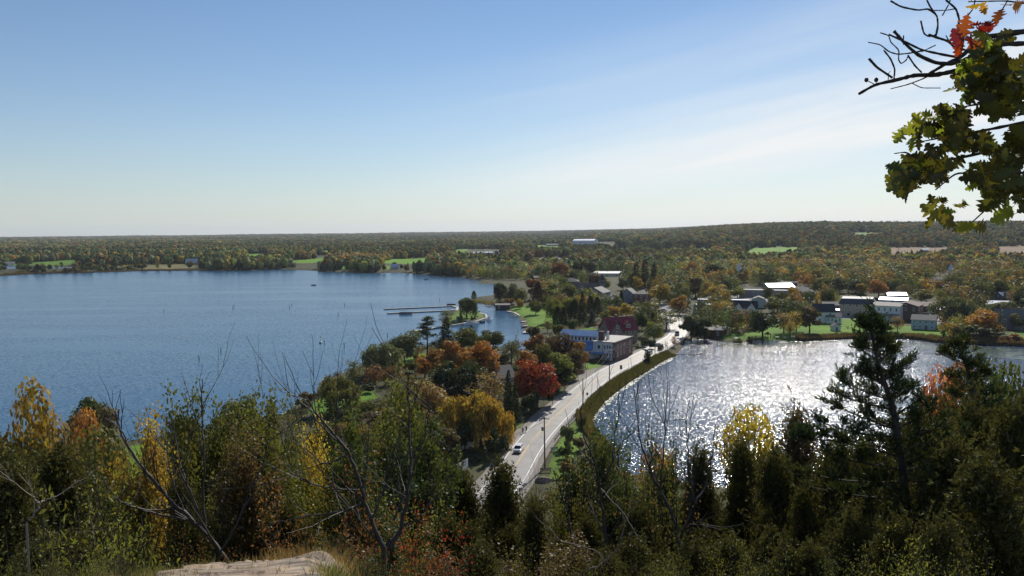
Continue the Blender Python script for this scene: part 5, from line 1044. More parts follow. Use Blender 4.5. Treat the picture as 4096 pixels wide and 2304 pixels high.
# ================================================================== FOLIAGE GENERATORS (numpy, one mesh per crown / trunk)
def rnd_unit(rg,n): v=rg.normal(size=(n,3)); return v/np.linalg.norm(v,axis=1)[:,None]
def cards(P,size,rg,aspect=0.6,dirs=None,jit=1.0,bend=0.25,nrm=None,nj=0.55):
    n=len(P); u=rnd_unit(rg,n)
    if dirs is not None: u=dirs*(1-jit)+u*jit; u/=np.linalg.norm(u,axis=1)[:,None]
    w=rnd_unit(rg,n)
    if nrm is not None:
        nn=nrm+nj*w; nn/=(np.linalg.norm(nn,axis=1)[:,None]+1e-9); u=u-nn*(u*nn).sum(1)[:,None]; u/=(np.linalg.norm(u,axis=1)[:,None]+1e-9); w=nn
    v=np.cross(u,w); v/=(np.linalg.norm(v,axis=1)[:,None]+1e-9); k=np.cross(u,v)
    s=(np.ones(n)*size*rg.uniform(0.65,1.3,n))[:,None]
    b=P; t=P+u*s; m=P+u*s*0.5+k*s*bend*rg.uniform(-1,1,n)[:,None]
    l=m+v*s*aspect*0.5; r=m-v*s*aspect*0.5
    V=np.stack([b,l,t,r],1).reshape(-1,3); Fc=np.arange(4*n).reshape(n,4); return V,Fc
class TB:                                              # tubes in numpy
    def __init__(s,sides=5): s.V=[]; s.F=[]; s.n=0; s.k=sides
    def add(s,pts,rad):
        pts=np.asarray(pts,float); k=s.k; n=len(pts); rad=np.broadcast_to(rad,(n,))
        d=np.gradient(pts,axis=0); d/=(np.linalg.norm(d,axis=1)[:,None]+1e-9)
        ref=np.where(np.abs(d[:,2:3])>0.9,np.array([[1.0,0,0]]),np.array([[0,0,1.0]]))
        a=np.cross(d,ref); a/=(np.linalg.norm(a,axis=1)[:,None]+1e-9); b=np.cross(d,a)
        th=np.arange(k)*2*np.pi/k
        V=pts[:,None,:]+(a[:,None,:]*np.cos(th)[None,:,None]+b[:,None,:]*np.sin(th)[None,:,None])*rad[:,None,None]
        i=np.arange(n*k).reshape(n,k)+s.n; i2=np.roll(i,-1,1)
        s.F.append(np.stack([i[:-1],i2[:-1],i2[1:],i[1:]],-1).reshape(-1,4)); s.V.append(V.reshape(-1,3)); s.n+=n*k
    def mesh(s,name,mat): return np_mesh(name,np.concatenate(s.V),np.concatenate(s.F),mat,smooth=True)
def curve3(a,b,rg,sag=0.1,n=5):
    a=np.asarray(a,float); b=np.asarray(b,float); t=np.linspace(0,1,n)[:,None]
    off=rg.normal(size=3)*np.linalg.norm(b-a)*sag; off[2]=abs(off[2])*0.6
    return a+(b-a)*t+off*(4*t*(1-t))
def T(rg,n): return rg.random(n)

def proto_round(seed,H=12.0,W=10.0,n=3200,blobs=19,leaf=0.62,base=0.07,top=1.0,sparse=1.0,multi=1):
    rg=np.random.default_rng(seed); cz=H*(base+top)/2; rz=H*(top-base)/2; rx=W/2
    C=[];Rb=[]
    for i in range(blobs):
        u=rnd_unit(rg,1)[0]; q=rg.uniform(0.35,0.78); c=np.array([u[0]*rx*q,u[1]*rx*q,cz+u[2]*rz*q]); C.append(c); Rb.append(rg.uniform(0.26,0.46)*min(rx,rz))
    C=np.array(C); Rb=np.array(Rb); w=Rb**2/np.sum(Rb**2); pick=rg.choice(blobs,size=n,p=w)
    uu=rnd_unit(rg,n); P=C[pick]+uu*(Rb[pick]*rg.uniform(0.55,1.12,n)**0.6)[:,None]*np.array([1.1,1.1,0.9])
    kp=rg.random(n)<sparse; P=P[kp]; uu=uu[kp]
    V,Fc=cards(P,leaf,rg,aspect=0.85,nrm=uu)
    tint=0.35*vnoise(P[:,0]*1.0,P[:,2]+P[:,1],1.6,seed)+0.65*rg.random(len(P))
    crown=np_mesh('crown',V,Fc,LEAF,tint=tint)
    tb=TB(5); fork=np.array([0,0,H*0.2])
    tb.add([(0,0,-0.6),(0.05,0,H*0.1),fork,(rg.normal()*0.3,rg.normal()*0.3,cz)],np.array([0.30,0.24,0.2,0.09])*H/12)
    for c in C[:12]:
        s=np.array([0,0,rg.uniform(0.15,0.5)*H]); tb.add(curve3(s,c,rg,0.08,5),np.linspace(0.12,0.03,5)*H/12)
    return tb.mesh('trunk',BARK),crown
def proto_willow(seed,H=12.0,W=12.0,n=3400):
    rg=np.random.default_rng(seed); C=[];Rb=[]
    for i in range(17):
        a=rg.uniform(0,6.283); q=rg.uniform(0.1,0.72)**0.7; C.append([math.cos(a)*W/2*q,math.sin(a)*W/2*q,H*(0.86-0.5*q*q)+rg.normal()*0.4]); Rb.append(rg.uniform(1.1,1.9)*W/12)
    C=np.array(C); Rb=np.array(Rb); pick=rg.integers(0,17,n)
    P=C[pick]+rnd_unit(rg,n)*(Rb[pick]*rg.uniform(0.5,1.05,n))[:,None]
    drop=(rg.random(n)**1.3)*H*0.45*(rg.random(n)<0.7); P[:,2]-=drop; P[:,2]=np.maximum(P[:,2],H*0.07)
    dirs=np.tile(np.array([[0,0,-1.0]]),(n,1))
    V,Fc=cards(P,0.95,rg,aspect=0.34,dirs=dirs,jit=0.45,bend=0.1)
    tint=0.4*vnoise(P[:,0],P[:,1]+P[:,2]*0.3,1.3,seed)+0.6*rg.random(n)
    tb=TB(5); tb.add([(0,0,-0.6),(0.1,0,H*0.15),(0.2,0.1,H*0.3)],[0.45,0.36,0.28])
    for c in C: tb.add(curve3((0.2,0.1,H*0.25),c,rg,0.12,6),np.linspace(0.2,0.04,6))
    return tb.mesh('trunk',BARK),np_mesh('crown',V,Fc,LEAF,tint=tint)
def proto_spruce(seed,H=12.0,W=5.0,n=2200,droop=0.25,irregular=0.25,gap=0.0):
    rg=np.random.default_rng(seed); Ps=[];D=[]; tb=TB(4); tb.add([(0,0,-0.5),(0,0,H*0.5),(0,0,H)],[0.2,0.12,0.02])
    lev=26; 
    for i in range(lev):
        f=i/(lev-1); z=H*(0.08+0.91*f); r=W/2*(1-f)**0.85*(1-irregular*rg.random())+0.12; k=max(3,int(9*(1-f)+4))
        for j in range(k):
            if rg.random()<gap: continue
            a=rg.uniform(0,6.283); rr=r*rg.uniform(0.75,1.08); e=np.array([math.cos(a)*rr,math.sin(a)*rr,z-droop*rr])
            tb.add([(0,0,z),tuple(e)],[0.04,0.012]); m=max(3,int(n/lev/k*(0.4+1.2*(1-f))))
            t=rg.uniform(0.2,1.0,m)[:,None]; s=np.array([0,0,z]); p=s+(e-s)*t+rg.normal(size=(m,3))*0.16*(1.2-f*0.5); Ps.append(p); D.append(np.tile((e-s)/np.linalg.norm(e-s),(m,1)))
    P=np.concatenate(Ps); D=np.concatenate(D); V,Fc=cards(P,0.55,rg,aspect=0.42,dirs=D,jit=0.45)
    return tb.mesh('trunk',BARK),np_mesh('crown',V,Fc,NEEDLE,tint=rg.random(len(P)))
def proto_cedar(seed,H=12.0,W=4.0,n=2400,base=0.03,tops=1):
    rg=np.random.default_rng(seed); u=rg.random(n)**0.8; a=rg.uniform(0,6.283,n); prof=np.sin(np.pi*np.clip(u*0.86+0.14,0,1)**0.75)**0.6
    sp=1+0.22*np.sin(a*3+seed)+0.15*np.sin(a*7+u*9)
    r=W/2*prof*sp*rg.uniform(0.6,1.05,n); P=np.stack([np.cos(a)*r,np.sin(a)*r,H*(base+(1-base)*u*rg.uniform(0.96,1.0,n))],1)
    D=np.stack([np.cos(a)*0.4,np.sin(a)*0.4,np.ones(n)],1); D/=np.linalg.norm(D,axis=1)[:,None]
    V,Fc=cards(P,0.6,rg,aspect=0.5,dirs=D,jit=0.5); tb=TB(5); tb.add([(0,0,-0.5),(0,0,H*0.5),(0,0,H*0.93)],[0.22,0.12,0.03])
    return tb.mesh('trunk',BARK),np_mesh('crown',V,Fc,NEEDLE,tint=rg.random(n))
def proto_pine(seed,H=14.0,W=8.0):
    rg=np.random.default_rng(seed); tb=TB(5); tb.add([(0,0,-0.5),(0.1,0,H*0.5),(0,0.1,H)],[0.28,0.18,0.04]); Ps=[];D=[]
    for i in range(34):
        f=rg.uniform(0.22,0.98); z=H*f; a=rg.uniform(0,6.283); r=W/2*(1.12-f)**0.55*rg.uniform(0.55,1.1); e=np.array([math.cos(a)*r,math.sin(a)*r,z+r*0.22]); c=curve3((0,0,z),e,rg,0.05,5)
        tb.add(c,np.linspace(0.08,0.02,5)); m=70; t=rg.integers(2,5,m); p=c[t]+rg.normal(size=(m,3))*np.array([0.5,0.5,0.18]); Ps.append(p); D.append(np.tile([0,0,1.0],(m,1)))
    P=np.concatenate(Ps); V,Fc=cards(P,0.6,rg,aspect=0.35,dirs=np.concatenate(D),jit=0.75); return tb.mesh('trunk',BARK),np_mesh('crown',V,Fc,NEEDLE,tint=rg.random(len(P)))
def grow(rg,tb,p,d,L_,r,lev,tips,up=0.15,split=3,ang=0.55,wig=0.12,ratio=0.68):
    n=5; pts=[np.array(p,float)]; dd=np.array(d,float)
    for i in range(n):
        dd=dd+rg.normal(size=3)*wig+np.array([0,0,up*0.3]); dd/=np.linalg.norm(dd); pts.append(pts[-1]+dd*L_/n)
    tb.add(pts,np.linspace(r,r*0.55,n+1))
    if lev==0: tips.append(np.array(pts[2:])); return
    for k in range(split+(1 if rg.random()<0.4 else 0)):
        q=rg.uniform(0.35,1.0); i=min(n,int(q*n)+0); b=pts[i]; a=rg.normal(size=3); a-=dd*(a@dd); a/=np.linalg.norm(a)
        nd=dd*math.cos(ang)+a*math.sin(ang)*rg.uniform(0.7,1.2); nd[2]+=up; nd/=np.linalg.norm(nd)
        grow(rg,tb,b,nd,L_*ratio*rg.uniform(0.75,1.15),r*0.55,lev-1,tips,up,split,ang,wig,ratio)
    grow(rg,tb,pts[-1],dd,L_*ratio,r*0.55,lev-1,tips,up,split,ang,wig,ratio)
def proto_grown(seed,H=8.0,stems=4,spread=0.35,lev=3,leaves=9000,leaf=0.13,ang=0.5,up=0.18,clump=0.22,aspect=0.8,r0=0.06,mat=None,split=3,ratio=0.68,lo=0.0,W=None):
    rg=np.random.default_rng(seed); tb=TB(4); tips=[]
    for i in range(stems):
        a=rg.uniform(0,6.283); s=spread*rg.uniform(0.4,1.2); d=np.array([math.cos(a)*s,math.sin(a)*s,1.0]); d/=np.linalg.norm(d)
        grow(rg,tb,(math.cos(a)*0.15*(stems>1),math.sin(a)*0.15*(stems>1),-0.6),d,H*0.42,r0,lev,tips,up,split,ang,0.10,ratio)
    tr=tb.mesh('trunk',TWIG)
    # scale so that the top is at H
    co=np.empty(len(tr.vertices)*3,dtype=np.float32); tr.vertices.foreach_get('co',co); zmax=np.percentile(co.reshape(-1,3)[:,2],99.0); k=H/zmax; kx=k if W is None else W/2/max(.1,np.percentile(np.hypot(co[0::3],co[1::3]),96))
    kk=np.array([kx,kx,k]); co=(co.reshape(-1,3)*kk).ravel().astype(np.float32); tr.vertices.foreach_set('co',co); tr.update()
    if leaves==0: return tr,None
    Tp=np.concatenate(tips)*kk; pick=rg.integers(0,len(Tp),leaves); P=Tp[pick]+rg.normal(size=(leaves,3))*clump
    P=P[P[:,2]>H*lo]
    nr=np.tile([0,0,1.0],(len(P),1)); V,Fc=cards(P,leaf,rg,aspect=aspect,dirs=np.tile([0,0,-0.4],(len(P),1)),jit=0.95)
    tint=0.5*vnoise(P[:,0],P[:,1]+P[:,2],0.8,seed)+0.5*rg.random(len(P))
    return tr,np_mesh('crown',V,Fc,mat or LEAF,tint=tint)
def sprigs(P,D,rg,blades=5,size=0.10,aspect=0.3,jit=0.5,mat=None,name='crown'):
    P=np.repeat(P,blades,0); D=np.repeat(D,blades,0); V,Fc=cards(P,size,rg,aspect=aspect,dirs=D,jit=jit,bend=0.15)
    tint=np.repeat(rg.random(len(P)//blades),blades)*0.6+0.4*rg.random(len(P)); return np_mesh(name,V,Fc,mat or NEEDLE,tint=tint)
def proto_juniper(seed,H=6.0,W=3.6,branches=70,per=46,blades=5,size=0.13,conic=1.0,lean=0.0,lo=0.05,stretch=0.45):
    rg=np.random.default_rng(seed); tb=TB(5); tr=np.array([(0,0,-0.8),(lean*0.2,0,H*0.3),(lean*0.6,rg.normal()*0.1,H*0.65),(lean,0,H)]); tb.add(tr,[0.11*H/6,0.09*H/6,0.05*H/6,0.012])
    Ps=[];D=[]
    for i in range(branches):
        f=lo+(1-lo)*rg.random()**0.85; z=H*f; x=np.interp(z,tr[:,2],tr[:,0]); a=rg.uniform(0,6.283); r=W/2*(1-f)**(0.75*conic)*(rg.uniform(0.35,1.0)+0.75*rg.random()**4)+0.22
        e=np.array([x+math.cos(a)*r,math.sin(a)*r,z+r*rg.uniform(0.1,stretch)]); c=curve3((x,0,z),e,rg,0.07,6); tb.add(c,np.linspace(0.028,0.006,6)*H/6)
        m=int(per*(0.5+r/W*1.6)); t=rg.uniform(0.22,1.0,m); ci=np.stack([np.interp(t,np.linspace(0,1,6),c[:,j]) for j in range(3)],1)
        sd_=0.05+0.15*(1-t)[:,None]*np.ones(3)+0.04; p=ci+rg.normal(size=(m,3))*sd_*H/6*1.3
        d=(e-np.array([x,0,z])); d/=np.linalg.norm(d); Ps.append(p); D.append(np.tile(d*0.8+np.array([0,0,0.35]),(m,1)))
    P=np.concatenate(Ps); Dd=np.concatenate(D); Dd/=np.linalg.norm(Dd,axis=1)[:,None]
    return tb.mesh('trunk',BARK),sprigs(P,Dd,rg,blades,size,0.32,0.55)

C_=dict(dark=(0.028,0.045,0.020),green=(0.065,0.090,0.028),olive=(0.12,0.125,0.032),ygreen=(0.20,0.21,0.04),gold=(0.36,0.235,0.045),yellow=(0.46,0.34,0.05),
 orange=(0.34,0.16,0.05),brightorange=(0.43,0.18,0.05),red=(0.34,0.05,0.03),rust=(0.22,0.085,0.035),maroon=(0.085,0.035,0.028),tan=(0.26,0.17,0.07),grey=(0.13,0.145,0.075),brown=(0.13,0.085,0.045),
 blue=(0.035,0.055,0.045),conifer=(0.022,0.036,0.018),pink=(0.60,0.20,0.12),juniper=(0.062,0.062,0.026),amber=(0.42,0.21,0.04))
NAMES_=dict(dark='dark green',green='mid green',olive='olive green',ygreen='yellow-green',gold='golden',yellow='bright yellow',orange='orange',brightorange='bright orange',red='red',rust='rusty brown',maroon='dark maroon',tan='tan brown',grey='grey-green',brown='brown',blue='bluish green',conifer='very dark green',pink='coral pink',juniper='dark olive',amber='amber orange')
PROTO={}
def protos(kind):
    if kind in PROTO: return PROTO[kind]
    mk={'round':lambda:[(proto_round(s,W=w),12.0,w) for s,w in ((1,10.0),(2,9.5),(3,10.5),(4,10.0))],
     'oval':lambda:[(proto_round(s,H=12,W=7,base=0.12,blobs=15,n=2400),12.0,7.0) for s in (11,12)],
     'sparse':lambda:[(proto_round(s,W=9,n=1500,blobs=20,leaf=0.5,sparse=0.8),12.0,9.0) for s in (21,22)],
     'willow':lambda:[(proto_willow(s),12.0,12.0) for s in (31,32,33)],
     'spruce':lambda:[(proto_spruce(s),12.0,5.0) for s in (41,42)],
     'cedar':lambda:[(proto_cedar(s),12.0,4.0) for s in (51,52)],
     'pine':lambda:[(proto_pine(s),14.0,8.0) for s in (61,62)],
     'bush':lambda:[(proto_round(s,H=4,W=5,n=1200,blobs=10,leaf=0.42,base=0.05),4.0,5.0) for s in (71,72)],
     'bare':lambda:[(proto_grown(s,H=10,stems=1,spread=0.1,lev=3,leaves=250,leaf=0.3,clump=0.1,r0=0.12,ang=0.55),10.0,6.0) for s in (81,)],
    }
    PROTO[kind]=mk[kind](); return PROTO[kind]
KINDNAME=dict(round='leafy_tree',oval='maple_tree',sparse='thin_crowned_tree',willow='willow_tree',spruce='spruce_tree',cedar='cedar_tree',pine='pine_tree',bush='bush',bare='bare_tree')
KINDWORD=dict(round='round leafy tree',oval='tall leafy tree',sparse='thinly leafed tree',willow='willow',spruce='spruce',cedar='columnar cedar',pine='pine',bush='low bush',bare='nearly bare tree')
tree_rng=random.Random(5)

def plant(kind,p,h,w,colour,label,group=None,cat=None,jit=0.12,seed=None):
    rg=tree_rng; (tr,cr),H0,W0=protos(kind)[(seed if seed is not None else rg.randrange(99))%len(protos(kind))]
    o=empty(KINDNAME[kind],p,rg.uniform(0,6.28),label,cat or ('bush' if kind=='bush' else 'tree'),group)
    o.scale=(w/W0,w/W0,h/H0)
    t=link('trunk',tr,o)
    if cr: c=link('crown',cr,o); b=C_[colour]; v=1+rg.uniform(-jit,jit); c.color=(b[0]*v*(1+rg.uniform(-.08,.08)),b[1]*v,b[2]*v,1)
    tree_spots.append((p[0],p[1],w/2)); return o
def tree_px(x,top,base,w,kind,colour,label,group=None,seed=None):
    p=ground(x,base); h=max(2.0,top_z(x,top,p)-p.z); wm=w*mpp(p)*1.16
    return plant(kind,p,h,wm,colour,label,group,seed=seed)

# ------------------------------------------------------------------ trees of the headland between lake and road
G='trees on the headland left of the road'
for a in [
 (1350,1496,1650,150,'willow','olive','broad olive willow at the tip of the lawn by the lake'),
 (1418,1430,1540,68,'sparse','grey','slender grey-green tree leaning over the lake shore'),
 (1530,1358,1500,140,'willow','grey','spreading grey-green willow with open limbs over the lake'),
 (1500,1450,1540,75,'sparse','rust','small rusty tree under the spreading willow'),
 (1572,1452,1538,70,'sparse','rust','small rust-orange tree right of the spreading willow'),
 (1618,1315,1455,112,'round','grey','rounded grey-green tree with an orange tip at the water'),
 (1565,1345,1440,60,'sparse','grey','thin grey-green tree behind the spreading willow'),
 (1710,1270,1425,88,'pine','dark','open-branched dark pine standing above the harbour'),
 (1786,1274,1415,66,'spruce','conifer','dark pyramid-shaped conifer beside the open pine'),
 (1770,1340,1420,60,'sparse','olive','thin olive tree under the dark pyramid conifer'),
 (1850,1306,1415,95,'round','olive','olive crown right of the dark pyramid conifer'),
 (1886,1300,1345,28,'spruce','conifer','little dark spruce peeping over the olive crowns'),
 (1920,1330,1405,75,'round','olive','olive crown between the little spruce and the harbour'),
 (1972,1315,1400,78,'round','green','round green tree at the harbour edge'),
 (1752,1392,1520,82,'oval','orange','orange tree at the left of the orange maples'),
 (1815,1350,1530,92,'oval','orange','tall orange maple in the middle of the headland'),
 (1920,1356,1540,122,'round','brightorange','broad bright orange maple, largest orange crown'),
 (1865,1400,1540,80,'oval','amber','amber crown wedged between the two orange maples'),
 (1700,1424,1512,70,'oval','brightorange','small red-orange tree beside the yellow bush'),
 (1790,1445,1570,110,'round','dark','dark green tree under the orange maples, left one'),
 (1885,1450,1580,110,'round','dark','dark green tree under the orange maples, right one'),
 (1960,1405,1500,70,'oval','amber','amber tree right of the broad orange maple'),
 (1680,1412,1448,45,'bush','yellow','bright yellow bush on the headland lawn'),
 (1640,1440,1490,60,'bush','olive','olive bush behind the yellow bush'),
 (2045,1345,1450,80,'sparse','grey','pale see-through tree in front of the harbour water'),
 (2078,1330,1500,30,'bare','brown','thin bare tree beside the pale see-through tree'),
 (2140,1328,1465,80,'oval','rust','orange-brown tree at the right of the harbour'),
 (2175,1360,1490,70,'round','olive','olive tree between the orange-brown tree and the red maple'),
 (2110,1395,1510,75,'oval','orange','orange tree behind the red maple'),
 (2150,1432,1630,140,'round','red','large scarlet maple by the road'),
 (2095,1480,1620,70,'oval','rust','dark rusty tree at the left of the scarlet maple'),
 (2235,1405,1560,112,'oval','ygreen','yellow-green tree right of the scarlet maple'),
 (2248,1335,1470,80,'round','maroon','purple-brown tree left of the blue-roofed mill'),
 (2205,1345,1440,60,'round','brown','brown tree behind the yellow-green tree'),
 (2285,1390,1510,75,'round','brown','dark brown-green tree in front of the mill'),
 (2318,1362,1475,60,'oval','orange','orange tree against the white mill wall'),
 (1955,1476,1620,130,'sparse','tan','tan oak with thin leaves left of the grey roof'),
 (1842,1560,1770,150,'willow','gold','golden willow, left of the three by the road'),
 (1925,1552,1790,150,'willow','gold','golden willow, middle and tallest of the three by the road'),
 (1985,1585,1790,110,'willow','gold','golden willow, nearest to the road of the three'),
 (1640,1512,1620,100,'sparse','maroon','purplish bare-looking shrubby tree inland from the shore'),
 (1590,1530,1610,70,'sparse','brown','brownish thin tree at the left of the purplish one'),
 (1740,1520,1690,130,'round','tan','tan-grey tree left of the golden willows'),
 (1690,1500,1600,80,'sparse','tan','thin tan tree behind the tan-grey tree'),
 (2035,1480,1650,42,'spruce','conifer','narrow dark spruce in front of the grey-roofed house'),
 (2062,1530,1690,45,'spruce','dark','dark spruce just right of the golden willows'),
 (2040,1640,1740,60,'bush','dark','dark evergreen bush at the foot of the spruces'),
 (1860,1680,1800,90,'round','dark','dark green tree under the golden willows'),
 (1990,1700,1830,80,'bush','dark','dark bush by the driveway near the road'),
 (1700,1640,1760,110,'round','brown','brownish tree above the cottage roof'),
 (1620,1590,1700,90,'round','olive','olive tree between shore lawn and cottage'),
 (1560,1640,1760,90,'round','dark','dark green tree behind the leafy foreground maple'),
 (1460,1600,1700,80,'round','olive','small olive tree on the shore lawn'),
 (1230,1560,1620,60,'bush','brown','brown bush on the shore point'),
 (1210,1590,1640,50,'bush','olive','olive bush at the water on the shore point'),
 (1480,1530,1570,60,'bush','dark','dark bush on the lawn behind the willow'),
 (1400,1640,1710,70,'bush','olive','olive bush in front of the broad olive willow'),
 (1090,1600,1730,70,'spruce','conifer','dark spruce top rising over the near maples at the lake'),
 (2260,1455,1560,60,'round','dark','dark shaded tree behind the yellow-green tree'),
 (2005,1400,1440,50,'bush','olive','olive bush beside the cream boathouse'),
 (2210,1520,1620,60,'bush','dark','dark hedge bush at the foot of the scarlet maple'),
 (2120,1560,1660,70,'round','dark','dark tree in the shade left under the scarlet maple'),
 (2620,1640,1650,10,'bush','olive',None)]:
    if a[6] is None: continue
    tree_px(*(a[:3]+(a[3]*1.13,)+a[4:]),group=G)
